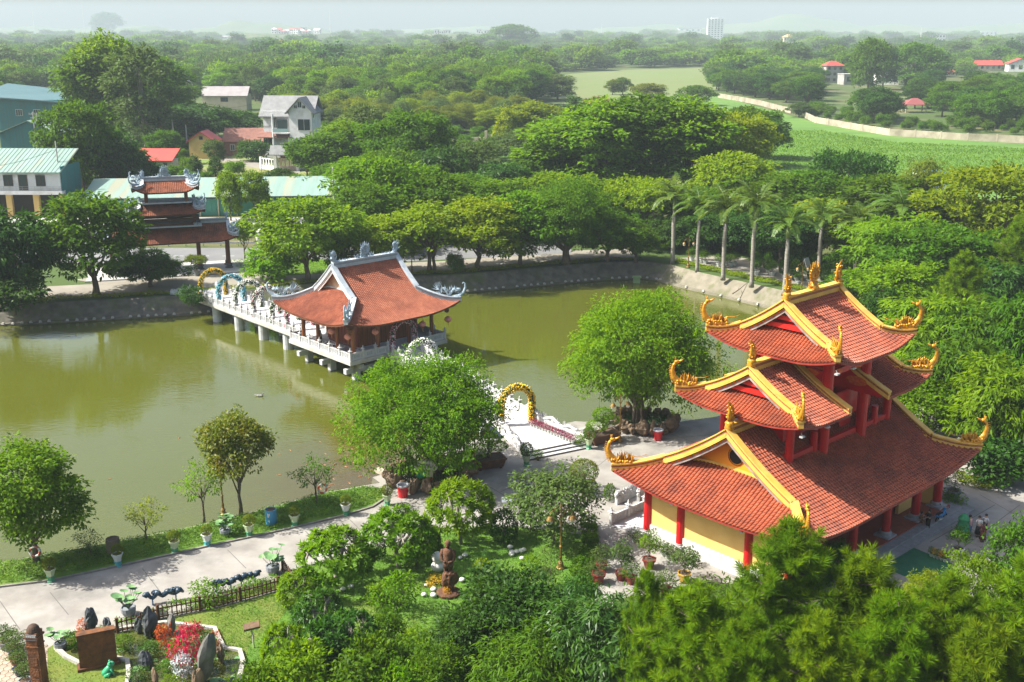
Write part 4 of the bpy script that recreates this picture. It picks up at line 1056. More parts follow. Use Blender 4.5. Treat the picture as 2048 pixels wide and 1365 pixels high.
def bldg(name,label,px,yb,rz=0,cat='house',group=None):
    x,y = G(px,yb); return thing(name,label,cat,(x,y,0),R(rz),group),scale_at(y)
# white shop house at the left
t,s = bldg('shop_house','white two storey shop house with pale green sheet roof at the left edge',62,436,-1,'building')
w = 17.5; mb = MB(); mb.box((-2.2,4.5,7.2),(w,8.6,3.9)); mb.build('upper_wall',W_WHITE,t)
mb = MB(); mb.box((-2.2,5.6,2.5),(w,6.4,5.0)); mb.build('ground_floor',mat('shop_interior',(0.03,0.025,0.02),.9),t)
for x in (-9.6,-4.2,1.2,6.3):
    mb = MB(); mb.box((x,.9,2.3),(1.1,.8,4.6)); mb.build('pillar',W_YEL,t)
mb = MB(); mb.box((-2.2,.55,4.95),(w + .6,1.7,.7)); mb.build('canopy',W_WHITE,t)
mb = MB()
for zz in (5.5,5.85,6.2): mb.box((-2.2,-.2,zz),(w + .4,.05,.05))
for k in range(15): mb.box((-10.7 + k * 1.22,-.2,5.75),(.05,.05,.95))
mb.build('railing',mat('rail_steel',(.45,.46,.47),.4,metal=.6),t)
for x in (-8.6,-3.7,2.7): window(t,x,.17,7.3,1.7,2.0,m=M_DWIN)
mb = MB(); mb.box((-.9 + .1,.18,6.9),(1.8,.16,3.0)); d_ = mb.build('balcony_door',M_DWIN,t); mb = MB(); mb.box((-.8,.08,7.2),(1.3,.06,2.2)); mb.build('pane',M_GLASS,d_)
mb = MB(); mb.add([(-11.4,-.5,9.0),(7.0,-.5,9.0),(7.0,9.6,12.6),(-11.4,9.6,12.6),(-11.4,-.5,8.8),(7.0,-.5,8.8),(7.0,9.6,12.4),(-11.4,9.6,12.4)],[(0,1,2,3),(7,6,5,4),(0,4,5,1),(1,5,6,2),(2,6,7,3),(3,7,4,0)])
for k in range(22): mb.beam([(-11.2 + k * .86,-.5,9.0),(-11.2 + k * .86,9.6,12.6)],.09,.07,0)
mb.build('roof',R_GREEN,t)
mb = MB(); mb.box((6.75,5.0,6.5),(.2,9.2,7.0)); mb.build('side_cladding',W_TEAL,t)
# teal warehouse and low shed behind
t,s = bldg('warehouse','big dark teal warehouse with grey teal roof at the upper left',40,262,0,'warehouse')
W_,D_ = 170 / s,26; mb = MB(); hh = 11.0; xr = 88 / s
mb.box((xr - W_ / 2,D_ / 2,hh / 2),(W_,D_,hh)); mb.build('wall',W_TEAL,t)
mb = MB(); e = height_at(192,t.location.y + D_ / 2) ; mb.add([(xr - W_,-1,hh + 1.6),(xr + 1,-1,hh - .6),(xr + 1.5,D_ + 2,hh + 1.2),(xr - W_,D_ + 2,hh + 4.6),(xr - W_,-1,hh + 1.1),(xr + 1,-1,hh - 1.1),(xr + 1.5,D_ + 2,hh + .7),(xr - W_,D_ + 2,hh + 4.1)],[(0,1,2,3),(7,6,5,4),(0,4,5,1),(1,5,6,2),(2,6,7,3),(3,7,4,0)]); mb.build('roof',R_TEAL,t)
for x in (0.5,7): window(t,x,-.02,6.5,2.4,2.2,mull=2)
t,s = bldg('low_shed','low gabled shed with pale green roof below the teal warehouse',62,300,0,'shed')
mb = MB(); w = 118 / s; mb.box((0,6,2.6),(w,12,5.2)); gable_wall(mb,w,12,5.2,3.6,'y',0,6); mb.build('wall',W_TEAL,t); mb = MB(); gable_roof(mb,w,12,5.3,3.6,.6,.2,'y',0,6); mb.build('roof',R_GREEN,t)
# red roofed shed with steel tank
t,s = bldg('red_roofed_shed','low shed with bright red sheet roof behind the gateway',300,352,0,'shed')
w = 98 / s; mb = MB(); mb.box((0,3,1.9),(w - 1,6,3.8)); mb.build('wall',W_CREAM,t); mb = MB(); mb.add([(-w / 2,-.8,3.9),(w / 2,-.8,3.9),(w / 2,6.6,6.2),(-w / 2,6.6,6.2),(-w / 2,-.8,3.7),(w / 2,-.8,3.7),(w / 2,6.6,6.0),(-w / 2,6.6,6.0)],[(0,1,2,3),(7,6,5,4),(0,4,5,1),(1,5,6,2),(2,6,7,3),(3,7,4,0)]); mb.build('roof',R_RED,t)
for x in (-4,-1.3,1.4,4.1): window(t,x,0,2.9,.8,.5,m=M_DWIN,mull=0)
M_STEEL = mat('tank_steel',(.62,.63,.64),.25,metal=.85)
def tank(label,px,yb,z,r,h):
    x,y = G(px,yb,z); t = thing('water_tank',label,'water tank',(x,y,z)); mb = MB(); mb.lathe([(r,.5),(r,.5 + h),(r * .5,.5 + h * 1.12),(.1,.5 + h * 1.14)],14); mb.build('tank',M_STEEL,t)
    mb = MB()
    for a in range(4): mb.tube([(r * .8 * math.cos(a * 1.57),r * .8 * math.sin(a * 1.57),-z if z > 5 else -.2),(r * .8 * math.cos(a * 1.57),r * .8 * math.sin(a * 1.57),.52)],.08,4)
    mb.build('stand',W_GREY,t)
tank('steel water tank standing on the red roofed shed',262,334,4.6,.8,2.0); tank('white water tank on a tall stand above the fruit trees',380,176,9.5,1.6,2.6)
# yellow hut, lean-to and brick house
t,s = bldg('yellow_hut','small ochre yellow hut with red gabled roof',405,318,0,'hut')
mb = MB(); w = 50 / s; mb.box((0,3.5,2.6),(w,7,5.2)); gable_wall(mb,w,7,5.2,2.4,'y',0,3.5); mb.build('wall',W_YEL,t); mb = MB(); gable_roof(mb,w,7,5.3,2.4,.7,.25,'y',0,3.5); mb.build('roof',R_RED,t); window(t,0,-.03,5.9,.9,.8,m=M_DWIN,mull=0)
t,s = bldg('lean_to','pale green sheet lean-to between yellow hut and brick house',438,312,0,'shed'); mb = MB(); mb.box((0,5,1.8),(36 / s,5,3.6)); mb.build('wall',W_GREY,t); mb = MB(); mb.box((0,4.5,3.9),(44 / s,7.5,.2)); mb.build('roof',R_GREEN,t)
t,s = bldg('brick_house','old single storey brick house with dark brown tiled roof',487,312,0,'house'); w = 76 / s
mb = MB(); mb.box((0,4.5,2.2),(w,9,4.4)); gable_wall(mb,w,9,4.4,3.2,'x',0,4.5); mb.build('wall',W_BRICK,t); mb = MB(); gable_roof(mb,w,9,4.5,3.2,.5,.22,'x',0,4.5); mb.build('roof',R_TILE,t)
for x in (-3,2.6): window(t,x,-.02,2.4,1.3,1.6)
t,s = bldg('grey_house','long low house with grey roof among the trees behind the fruit trees',450,222,0,'house'); w = 88 / s
mb = MB(); mb.box((0,5,3.6),(w,10,7.2)); mb.build('wall',W_CREAM,t); mb = MB(); gable_roof(mb,w,10,7.2,3.4,.8,.25,'x',0,5); mb.build('roof',R_GREYM,t); window(t,0,-.02,5,3.2,1.8,m=M_DWIN,mull=2)
# the white villa
t,s = bldg('villa','white two storey villa with grey tiled roofs and balcony',585,316,-6,'house'); u = 1 / s
mb = MB(); mb.box((-1.0,5,6.6),(98 * u,10,13.2)); mb.build('wall',W_WHITE,t)
mb = MB(); mb.box((3.6,-.6,6.9),(46 * u,3.4,13.8)); gable_wall(mb,46 * u,3.4,13.8,3.4,'y',3.6,-.6); mb.build('front_bay',W_WHITE,t)
mb = MB(); gable_roof(mb,98 * u,10,12.7,4.6,1.0,.3,'x',-1.0,5); mb.build('roof',R_GREY,t); mb = MB(); gable_roof(mb,46 * u,8.0,13.8,3.4,.9,.3,'y',3.6,1.6); mb.build('gable_roof',R_GREY,t)
for (x,y,z,w_,h_) in ((4.6,-2.3,9.6,3.6,3.2),(-4.5,-.02,10,1.0,3.0),(3.6,-2.3,15.2,1.1,1.6),(2.4,-2.3,14.6,.9,.9),(4.8,-2.3,14.6,.9,.9),(-7.0,-.02,4.3,2.6,2.8)): window(t,x,y,z,w_,h_)
mb = MB(); mb.box((-2.2,-1.0,9.2),(3.0,.2,3.6)); d_ = mb.build('balcony_door',M_GLASS,t)
mb = MB(); mb.box((-2.2,-1.6,7.2),(4.6,2.6,.35)); mb.build('balcony',W_WHITE,t); mb = MB(); mb.box((-2.2,-2.8,8.0),(4.6,.1,1.0)); mb.build('balcony_glass',mat('balcony_glass',(.25,.38,.38),.15),t)
mb = MB(); mb.add([(-9.4,-2.5,6.0),(1.0,-2.5,6.0),(1.0,0,7.3),(-9.4,0,7.3)],[(0,1,2,3)]); mb.add([(-9.4,-2.5,5.8),(1.0,-2.5,5.8),(1.0,0,7.1),(-9.4,0,7.1)],[(3,2,1,0)]); mb.build('porch_roof',R_TILE,t)
for x in (-4.6,0,1.2): mb = MB(); mb.lathe([(.3,0),(.3,12.6 if x < 0 else 6)],10,c=(x,-2.2,0)); mb.build('porch_column',W_WHITE,t)
mb = MB(); mb.box((-1.4,-1.5,1.6),(3.2,.2,3.2)); mb.build('front_door',mat('carved_door',(.20,.08,.04),.6),t)
for zz in (6.8,9.0,11.2): mb = MB(); mb.box((-6.0,-.06,zz),(4.4,.06,.12)); mb.build('wall_band',R_GREYM,t)
ga = G(523,338); gb = G(556,342); gcc = G(640,338)
def fence_wall(label,pts,h,m,bars=True,name='garden_wall',gap=1.1):
    o = thing(name,label,'wall',(0,0,0)); mb = MB(); mb.beam([(a,b,0) for a,b in pts],.3,h * (.35 if bars else 1),.1); mb.build('wall_base',m,o)
    if bars:
        pm = MB(); pm.box((0,0,h / 2),(.55,.55,h)); pm = pm.mesh('pillar',m); bb = MB()
        for (p,a) in along(pts,gap): bb.box((p.x,p.y,h * .62),(.30,.18,h * .55),a)
        bb.beam([(a,b,h * .88) for a,b in pts],.2,.12,.12); bb.build('bars',m,o,stuff=True)
        for (p,a) in along(pts,6.5): link('pillar',pm,o,loc=(p.x,p.y,0),rz=a)
    return o
fence_wall('white garden wall with balusters in front of the villa',[ga,gb,gcc],3.2,W_WHITE)
t,s = bldg('villa_gate','grey tiled gate roof on white pillars before the villa',574,342,-4,'gate'); mb = MB()
for x in (-3,3): mb.box((x,0,2.4),(.8,.8,4.8))
mb.build('pillar',W_WHITE,t); mb = MB(); gable_roof(mb,7,2,5.2,1.4,.6,.25); mb.build('roof',R_GREY,t); mb = MB()
for k in range(14): mb.box((-2.4 + k * .37,0,1.7),(.14,.08,3.2))
mb.build('gate_bars',mat('gate_pink',(.5,.3,.24),.6),t)
# long green shed along the road
gx0,gy0 = G(178,436); gx1,gy1 = G(690,428); L_ = math.hypot(gx1 - gx0,gy1 - gy0); an = math.atan2(gy1 - gy0,gx1 - gx0)
t = thing('long_shed','long green corrugated shed with pale green roof along the side road','shed',(gx0,gy0,0),an)
mb = MB(); n = int(L_ / .45)
for k in range(n): mb.box((k * .45 + .22,.04 * (k % 2),1.7),(.44,.1,3.4))
mb.build('front_cladding',W_GREEN,t); mb = MB(); mb.box((L_ / 2,9,1.7),(L_,.2,3.4)); mb.box((L_ / 2,4.5,1.6),(L_ - .4,8.8,3.0)); mb.build('body',W_GREEN,t)
pm = MB(); pm.box((0,0,1.85),(.22,.22,3.7)); pm = pm.mesh('post',W_CREAM)
for k in range(int(L_ / 3.6) + 1): link('post',pm,t,loc=(k * 3.6,-.2,0))
mb = MB(); mb.add([(-1,-.9,3.9),(L_ + 1,-.9,3.9),(L_ + 1,10,6.4),(-1,10,6.4),(-1,-.9,3.75),(L_ + 1,-.9,3.75),(L_ + 1,10,6.25),(-1,10,6.25)],[(0,1,2,3),(7,6,5,4),(0,4,5,1),(1,5,6,2),(2,6,7,3),(3,7,4,0)]); mb.build('roof',R_GREEN,t)
# poles
M_POLE = mat('pole_concrete',(.48,.47,.44),.9,(.38,.37,.35),1)
def pole(label,px,yb,yt,arms=True,r=.22,group='concrete utility poles'):
    x,y = G(px,yb); h = height_at(yt,y); t = thing('utility_pole',label,'utility pole',(x,y,0),0,group); mb = MB(); mb.tube([(0,0,-.2),(0,0,h)],[r,r * .6],8); mb.build('pole',M_POLE,t)
    if arms:
        mb = MB(); mb.box((0,0,h - .5),(1.8,.12,.14)); mb.box((0,0,h - 1.3),(1.4,.12,.12))
        for x_ in (-.8,-.3,.3,.8): mb.lathe([(.06,0),(.09,.1),(.05,.25)],6,c=(x_,0,h - .45))
        mb.build('cross_arm',M_POLE,t)
    return t
pole('tall plain concrete pole beside the dirt track',350,312,240,False,.35); pole('shorter concrete pole behind the yellow hut',375,296,250,False,.28); pole('concrete pole at the corner of the shop house',127,430,283,False,.22)
pole('concrete pole in front of the right end of the green shed',670,440,335,False,.26); pole('thin dark pole right of the green shed',691,436,347,False,.12)
tp_ = pole('left pole of the transformer pair behind the shop house',86,400,224); pole('right pole of the transformer pair behind the shop house',93,400,228)
mb = MB(); mb.box((.8,-.3,9),(1.6,1.0,1.4)); mb.box((.8,0,8.2),(2.4,.3,.2)); mb.build('transformer',W_GREY,tp_)
# guard rails along the roads
M_GR = mat('guard_rail',(.50,.51,.52),.45,(.42,.43,.44),1,metal=.3)
for (lb_,a,b,y0) in (('steel guard rail along the lower road behind the gateway',-110,-18,185.6),('steel guard rail on the embankment of the side road',-130,-34,199.5)):
    t = thing('guard_rail',lb_,'guard rail',(0,y0,0)); mb = MB(); mb.beam([(a,0,.62),(b,.8,.62)],.10,.16,.16); mb.build('rail',M_GR,t); pm = MB(); pm.box((0,0,.38),(.14,.14,.8)); pm = pm.mesh('post',M_GR)
    for k in range(int((b - a) / 3)): link('post',pm,t,loc=(a + k * 3,.15 + k * 3 / (b - a) * .8,0))
# wall round the field
BWP = gp([(1437,196),(1480,203),(1520,211),(1560,222),(1582,227)]); BWQ = gp([(1610,236),(1630,246),(1665,252),(1720,262),(1780,272),(1850,276),(1920,281),(2048,287),(2160,292)])
W_OLD = mat('weathered_wall',(0.40,0.36,0.28),.95,(0.27,0.24,0.18),.25,8,stain=(0.16,0.14,0.10),sscale=.15)
for (pts,lb_) in ((BWP,'far stretch of the weathered field boundary wall'),(BWQ,'long near stretch of the weathered field boundary wall')):
    t = thing('boundary_wall',lb_,'wall'); mb = MB(); mb.beam([(a,b,0) for a,b in pts],.35,2.3,.2); mb.build('wall',W_OLD,t); pm = MB(); pm.box((0,0,1.25),(.5,.5,2.5)); pm = pm.mesh('pillar',W_OLD)
    for (p,a) in along(pts,9): link('pillar',pm,t,loc=(p.x,p.y,0),rz=a)
t,s = bldg('small_wall','small white garden wall and gate post beside the meadow',962,290,0,'wall'); mb = MB(); mb.box((-2,0,1.2),(7,.3,2.4)); mb.box((1.6,0,2.2),(.8,.8,4.4)); mb.box((4,.5,1.6),(3.6,.2,3.2)); mb.build('wall',W_CREAM,t)
# houses far away
VIS = [(1430,78,30),(1832,224,46)]
def far_house(label,px,yb,wpx,hpx,wall,roof,kind='gable',floors=2,rz=0,group=None,name='house',cat='house',nw=3,dd=.7,at=None):
    VIS.append((px,yb,wpx)); t,s = bldg(name,label,px,yb,rz,cat,group)
    if at: t.location = ((px - 1024) / FPX * (at[0] * _cp + (CAM_H - at[1]) * _sp),at[0],at[1]); s = scale_at(at[0],at[1])
    w = wpx / s; h = hpx / s; d = w * dd; rise = min(h * .35,w * .25) if kind != 'flat' else 0; hw = h - rise
    mb = MB(); mb.box((0,d / 2,hw / 2),(w,d,hw)); along_ = 'x' if kind == 'gable' else 'y'
    if kind in ('gable','gabley'): gable_wall(mb,w,d,hw,rise,along_,0,d / 2)
    mb.build('wall',wall,t); mb = MB()
    if kind in ('gable','gabley'): gable_roof(mb,w,d,hw,rise,w * .05,w * .02,along_,0,d / 2)
    elif kind == 'hip': hip_roof(mb,w,d,hw,rise,w * .06,0,d / 2)
    else: mb.box((0,d / 2,hw + w * .01),(w * 1.04,d * 1.04,w * .03))
    mb.build('roof',roof,t)
    for f in range(floors):
        for k in range(nw): window(t,-w / 2 + w * (k + .5) / nw,-.03,hw * (f + .55) / floors,w / nw * .42,hw / floors * .45,m=M_DWIN,mull=1 if w > 9 else 0)
    return t
far_house('tall bare concrete house with a red roof patch beyond the field wall',1668,166,36,42,W_GREY,R_RED,'hip',3,8); far_house('low flat roofed grey concrete house beside the tall concrete one',1708,170,44,20,W_GREY,W_GREY,'flat',1,8,nw=2)
far_house('white two storey house with teal side among the trees',1774,170,44,38,W_WHITE,R_TEAL,'flat',2,-8); far_house('red roofed house partly hidden behind the white one',1764,150,34,22,W_CREAM,R_RED,'gable',1,-8); far_house('beige flat roofed house above the white one',1804,140,36,24,W_CREAM,W_GREY,'flat',2)
far_house('long house with brick red roof near the right edge',1975,142,58,20,W_CREAM,R_RED,'gable',1,4,nw=5,dd=.35); far_house('white house with red gable cut by the right edge',2040,144,44,26,W_WHITE,R_RED,'gabley',1,-10)
far_house('small red roof peeping through trees at the right',1898,152,26,12,W_CREAM,R_RED,'gable',1); far_house('white low house under the trees at the right',1825,126,34,12,W_WHITE,R_GREYM,'flat',1)
t,s = bldg('field_pavilion','small open pavilion with dark red hip roof behind the field wall',1832,226,0,'pavilion'); w = 48 / s; mb = MB(); hip_roof(mb,w,w * .8,3.6,2.6,.4,0,3); mb.build('roof',mat('dark_red_roof',(.22,.06,.06),.7),t)
for x in (-1,1):
    for y in (.6,5.4): mb = MB(); mb.lathe([(.25,0),(.25,3.7)],8,c=(x * w * .42,y,0)); mb.build('column',W_CREAM,t)
t,s = bldg('teal_shed','small teal sheet roof showing above the trees by the field',1866,384,0,'shed'); mb = MB(); mb.box((0,3,2),(50 / s,6,4)); mb.build('wall',W_WHITE,t); mb = MB(); mb.box((0,3,4.2),(54 / s,7.5,.25)); mb.build('roof',R_TEAL,t)
t,s = bldg('palm_shed','pale sheet roofed hut hidden behind the palms',1755,470,0,'shed'); mb = MB(); mb.box((0,3,1.7),(40 / s,5,3.4)); mb.build('wall',W_GREY,t); mb = MB(); mb.box((0,3,3.55),(46 / s,6.5,.22)); mb.build('roof',R_TEAL,t)
# white tower block on the horizon
t,s = bldg('tower_block','white ten storey tower block on the horizon',1430,80,0,'tower block'); w = 31 / s; h = 40 / s; mb = MB(); mb.box((0,10,h / 2),(w,20,h)); mb.box((-w * .05,10,h + 2.5),(w * .45,12,5)); mb.build('wall',W_WHITE,t)
for f in range(10):
    mb = MB()
    for k in range(5): mb.box((-w / 2 + w * (k + .5) / 5,-.1,h * (f + .55) / 10),(w * .09,.3,h * .045))
    mb.build('window_row',M_GLASS,t)
rg_ = random.Random(12)
def knoll(cx,cy,rx,ry,h):
    mb = MB(); mb.M = Matrix.Translation((cx,cy,-.5)) @ Matrix.Diagonal((rx,ry,1,1)); mb.lathe([(1,0),(.88,h * .6),(.74,h + .5),(.01,h + .6)],28); o = mb.build('town_hill',M_GROUND); o['kind'] = 'structure'
knoll(-690,3480,175,260,20); knoll(-150,3430,150,200,20)
for i in range(26):
    px,Y = rg_.uniform(548,640),3320 + 300 * i / 26; far_house('tiny white house of the distant town left of centre',px,75,rg_.uniform(7,13),rg_.uniform(6,12),W_WHITE,rg_.choice([R_RED,W_WHITE,R_RED]),rg_.choice(['hip','flat','gable']),2,rg_.uniform(-20,20),'white houses of the distant town',nw=2,at=(Y,19.8))
for i in range(12):
    far_house('tiny pale house on the horizon behind the dome shaped tree',rg_.uniform(872,985),75,rg_.uniform(7,12),rg_.uniform(5,9),W_WHITE,rg_.choice([R_RED,W_WHITE]),'flat',1,0,'pale houses behind the dome shaped tree',nw=2,at=(3300 + 15 * i,19.8))
for (px,yb,w,h,wl_,rf_,k,lb_) in ((1380,72,44,14,W_WHITE,W_GREY,'flat','long pale block left of the white tower'),(1578,92,22,22,W_CREAM,W_YEL,'hip','cream church like building in the hazy woods'),(1534,98,16,14,W_WHITE,R_GREYM,'gabley','small gabled white house left of the cream building'),(1770,92,24,10,W_WHITE,W_WHITE,'flat','white low building in the hazy woods at the right'),(1877,86,26,16,W_WHITE,R_GREYM,'flat','white two storey block far off at the right'),(1978,74,34,9,W_WHITE,W_WHITE,'flat','long white roofs on the right horizon'),(2022,72,24,10,W_WHITE,R_RED,'gable','pale house on the right horizon near the edge'),(1830,95,14,8,W_WHITE,R_RED,'gable','tiny red roofed house in the haze at the right'),
                                    (232,70,70,10,R_TILE,R_RED,'gable','long faint red roof on the left horizon'),(1202,70,22,12,W_WHITE,W_GREY,'flat','pale block with mast on the centre horizon'),(455,78,26,6,W_WHITE,R_GREYM,'gable','pale roof in the woods left of the distant town'),(553,88,24,8,W_CREAM,R_RED,'gable','red roofed house in front of the distant town')):
    far_house(lb_,px,yb,w,h,wl_,rf_,k,2,0,None,nw=4)
for (px,yb,yt,lb_) in ((70,72,14,'thin mast at the far left of the horizon'),(170,73,8,'taller mast on the left horizon'),(661,74,18,'mast at the right end of the distant town'),(1203,72,46,'mast on the centre horizon'),(1840,92,54,'mast in the hazy woods at the right')):
    x,y = G(px,yb); h = height_at(yt,y); mb = MB(); mb.tube([(0,0,0),(0,0,h)],[1.4,.5],4)
    for k in range(8): mb.box((0,0,h * (k + 1) / 9),(2.6 - .2 * k,2.6 - .2 * k,.6))
    o = mb.build('radio_mast',M_POLE); o.location = (x,y,0); tag(o,lb_,'mast','masts on the horizon')
# ---------------------------------------------------------------- foliage
def unit(a):
    return a / np.maximum(np.linalg.norm(a,axis=-1,keepdims=True),1e-9)
def leaves(P,A,Nn,L,Wd,fold=.25):
    """diamond leaves: base point, axis, normal, length, width"""
    A = unit(A); S = unit(np.cross(A,Nn)); Nn = np.cross(S,A); L = np.broadcast_to(L,(len(P),))[:,None]; Wd = np.broadcast_to(Wd,(len(P),))[:,None]
    mid = P + A * L * .42
    V = np.stack([P,mid + S * Wd * .5 + Nn * Wd * fold,P + A * L - Nn * L * .12,mid - S * Wd * .5 + Nn * Wd * fold],1).reshape(-1,3)
    return V
def quads(V): return V,np.arange(len(V)).reshape(-1,4)
def sphere_dirs(rg,n,zmin=-.6):
    z = rg.uniform(zmin,1,n); a = rg.uniform(0,2 * np.pi,n); r = np.sqrt(1 - z * z)
    return np.stack([r * np.cos(a),r * np.sin(a),z],1)
def crown(seed,lobes,nclump,per,cr,leafL,leafW,droop=.25,zmin=-.55,flat=.62,inner=.12,jitter=.30):
    rg = np.random.default_rng(seed); lobes = np.array(lobes,float)
    w = (lobes[:,3] * lobes[:,5]); w /= w.sum(); C = []; O = []
    while len(C) < nclump:
        i = rg.choice(len(lobes),p=w); d = sphere_dirs(rg,1,zmin)[0]; l = lobes[i]
        s = rg.uniform(.25,.7) if rg.random() < inner else 1 + rg.normal(0,jitter) * .6
        p = l[:3] + d * l[3:6] * s
        q = (p - lobes[:,:3]) / lobes[:,3:6]; m = np.linalg.norm(q,axis=1); m[i] = 9
        if m.min() < .72 and rg.random() < .9: continue
        C.append(p); O.append(d / l[3:6] * l[3])
    C = np.array(C); O = unit(np.array(O)); n = nclump * per
    k = np.repeat(np.arange(nclump),per); cs = cr * rg.uniform(.6,1.35,nclump)
    off = rg.normal(0,1,(n,3)); off = off / np.maximum(1,np.linalg.norm(off,axis=1)[:,None] / 1.6); off *= np.array([1,1,flat]) * cs[k][:,None] * .62
    P = C[k] + off; o = O[k]
    N = unit(o * .55 + np.array([0,0,.75]) + rg.normal(0,.45,(n,3)))
    A = unit(off / cr * .8 + o * .5 + rg.normal(0,.5,(n,3)) - np.array([0,0,droop]))
    return quads(leaves(P,A,N,leafL * rg.uniform(.65,1.25,n),leafW * rg.uniform(.7,1.2,n)))
def limbs(seed,H,z0,lobes,r0,lean=0.0,wob=.12,twigs=0):
    rg = random.Random(seed); mb = MB(); k = 7
    top = sum(l[2] for l in lobes) / len(lobes)
    tr = [(lean * (i / k) ** 1.5 + rg.uniform(-wob,wob) * (i > 0),rg.uniform(-wob,wob) * (i > 0),top * i / k - (.15 if i == 0 else 0)) for i in range(k + 1)]
    mb.tube(tr,[r0 * (1.35 if i == 0 else 1 - .72 * i / k) for i in range(k + 1)],8)
    for l in lobes:
        s = Vector(tr[rg.randrange(2,5)]); e = Vector(l[:3]); e = s + (e - s) * 1.05; m = (s + e) / 2 + Vector((0,0,-.1 * (e - s).length))
        mb.tube([s,m,e],[r0 * .42,r0 * .28,r0 * .08],6)
        for q in range(twigs):
            d = Vector((rg.gauss(0,1),rg.gauss(0,1),rg.uniform(-.2,1))).normalized(); f = Vector((l[3],l[4],l[5]))
            mb.tube([m,e,e + Vector((d.x * f.x,d.y * f.y,d.z * f.z)) * .8],[r0 * .18,r0 * .11,r0 * .03],4)
    return mb
def make_lobes(seed,W,H,z0,n,shape='round'):
    """lobes of a crown W wide, from z0 up to H"""
    rg = random.Random(seed); out = []; ch = H - z0; cz = z0 + ch * .5
    for i in range(n):
        a = 2 * math.pi * i / n + rg.uniform(-.4,.4); f = rg.uniform(.35,.9)
        if shape == 'round': t = rg.uniform(-.55,.75); rad = .5 * W * f * math.sqrt(max(.1,1 - (t * .9) ** 2)) * .72; r = W * rg.uniform(.20,.30)
        elif shape == 'tall': t = rg.uniform(-.8,.8); rad = .5 * W * f * .62 * (1 - .35 * (t + 1) / 2); r = W * rg.uniform(.22,.33)
        elif shape == 'cone': t = -1 + 1.8 * i / n; rad = .5 * W * (.55 - .5 * (t + 1) / 2) * f; r = W * (.40 - .16 * (t + 1) / 2)
        elif shape == 'flat': t = rg.uniform(-.1,.5); rad = .5 * W * f * .95; r = W * rg.uniform(.15,.22)
        else: t = rg.uniform(-.5,.5); rad = .5 * W * f * .7; r = W * .26
        z = cz + t * ch * .5
        rz = min(r * .85,ch * .35); z = min(max(z,z0 + rz * .8),H - rz)
        out.append((rad * math.cos(a),rad * math.sin(a),z,r,r,rz))
    rz = min(W * .3,ch * .4); out.append((0,0,H - rz,W * .28,W * .28,rz)); out.append((0,0,cz,W * .34,W * .34,ch * .33))
    return out

BARK = mat('bark',(0.16,0.125,0.09),.95,(0.09,0.07,0.05),3,8,.8,8,stretch=(3,3,.7)); BARKP = mat('pale_bark',(0.30,0.27,0.23),.9,(0.20,0.18,0.15),3,7,.5,8,stretch=(3,3,.7))
LF = dict(
    bright=leaf_mat('leaf_bright',[(0.058,0.150,0.004),(0.105,0.225,0.005),(0.155,0.270,0.006)],.55,.45,spec=.12),
    yellow=leaf_mat('leaf_yellowgreen',[(0.095,0.175,0.004),(0.150,0.235,0.005),(0.200,0.270,0.007)],.55,.45,spec=.12),
    mid=leaf_mat('leaf_mid',[(0.034,0.100,0.005),(0.062,0.150,0.005),(0.098,0.190,0.006)],.55,.40,spec=.12),
    dark=leaf_mat('leaf_dark',[(0.017,0.062,0.007),(0.030,0.090,0.008),(0.054,0.125,0.009)],.5,.32,spec=.18),
    olive=leaf_mat('leaf_olive',[(0.080,0.125,0.010),(0.120,0.165,0.012),(0.155,0.190,0.018)],.6,.40,spec=.1),
    grey=leaf_mat('leaf_greygreen',[(0.045,0.092,0.018),(0.070,0.125,0.024),(0.098,0.150,0.032)],.55,.34,spec=.14),
    rust=leaf_mat('leaf_rust',[(0.13,0.12,0.03),(0.19,0.13,0.05),(0.21,0.12,0.06)],.6,.3,spec=.1),
    pine=leaf_mat('needle_green',[(0.055,0.135,0.002),(0.110,0.210,0.002),(0.180,0.265,0.003)],.55,.45,spec=.12),
    palm=leaf_mat('palm_leaf',[(0.050,0.115,0.010),(0.085,0.160,0.014),(0.135,0.190,0.020)],.45,.34,spec=.35),
    ivy=leaf_mat('leaf_jade',[(0.022,0.080,0.010),(0.040,0.118,0.012),(0.072,0.160,0.018)],.42,.34,spec=.3),
    lime=leaf_mat('leaf_lime',[(0.12,0.20,0.005),(0.17,0.245,0.007),(0.22,0.265,0.010)],.55,.42,spec=.1))
PROTO = {}
def proto(key,W,H,z0,nl,shape,ncl,per,cr,lL,lW,r0,seed,droop=.25,bark=BARK,lean=0.0,twigs=0,**kw):
    lb = make_lobes(seed,W,H,z0,nl,shape)
    V,F = crown(seed + 50,lb,ncl,per,cr,lL,lW,droop,**kw)
    # fit to the nominal size so that placed trees have the size asked for
    cx = np.percentile(V[:,0],[2,98]); czz = np.percentile(V[:,2],99.3)
    PROTO[key] = dict(crown=np_mesh('crown',V,F,LF['mid']),trunk=limbs(seed,H,z0,lb,r0,lean,twigs=twigs).mesh('trunk',bark,True),W=(cx[1] - cx[0]),H=czz)
proto('round_a',9,10,1.5,10,'round',190,40,0.8,.52,.27,.30,1)
proto('round_b',9,10,1.2,12,'round',200,38,0.74,.50,.26,.28,2)
proto('round_c',9,9.5,1.0,9,'round',170,42,0.85,.55,.28,.28,3)
proto('tall_a',7,14,1.6,11,'tall',200,36,0.8,.52,.27,.26,4)
proto('tall_b',6.5,14,2.0,12,'tall',190,34,0.72,.50,.24,.24,5,bark=BARKP)
proto('flat_a',11,8,3.2,10,'flat',190,38,0.72,.46,.24,.28,6)
proto('cone_a',5,9,1.0,9,'cone',150,32,0.6,.46,.22,.20,7)
proto('feather',7,11,2.0,12,'tall',420,18,1.0,.70,.14,.16,8,droop=.9,inner=.25)
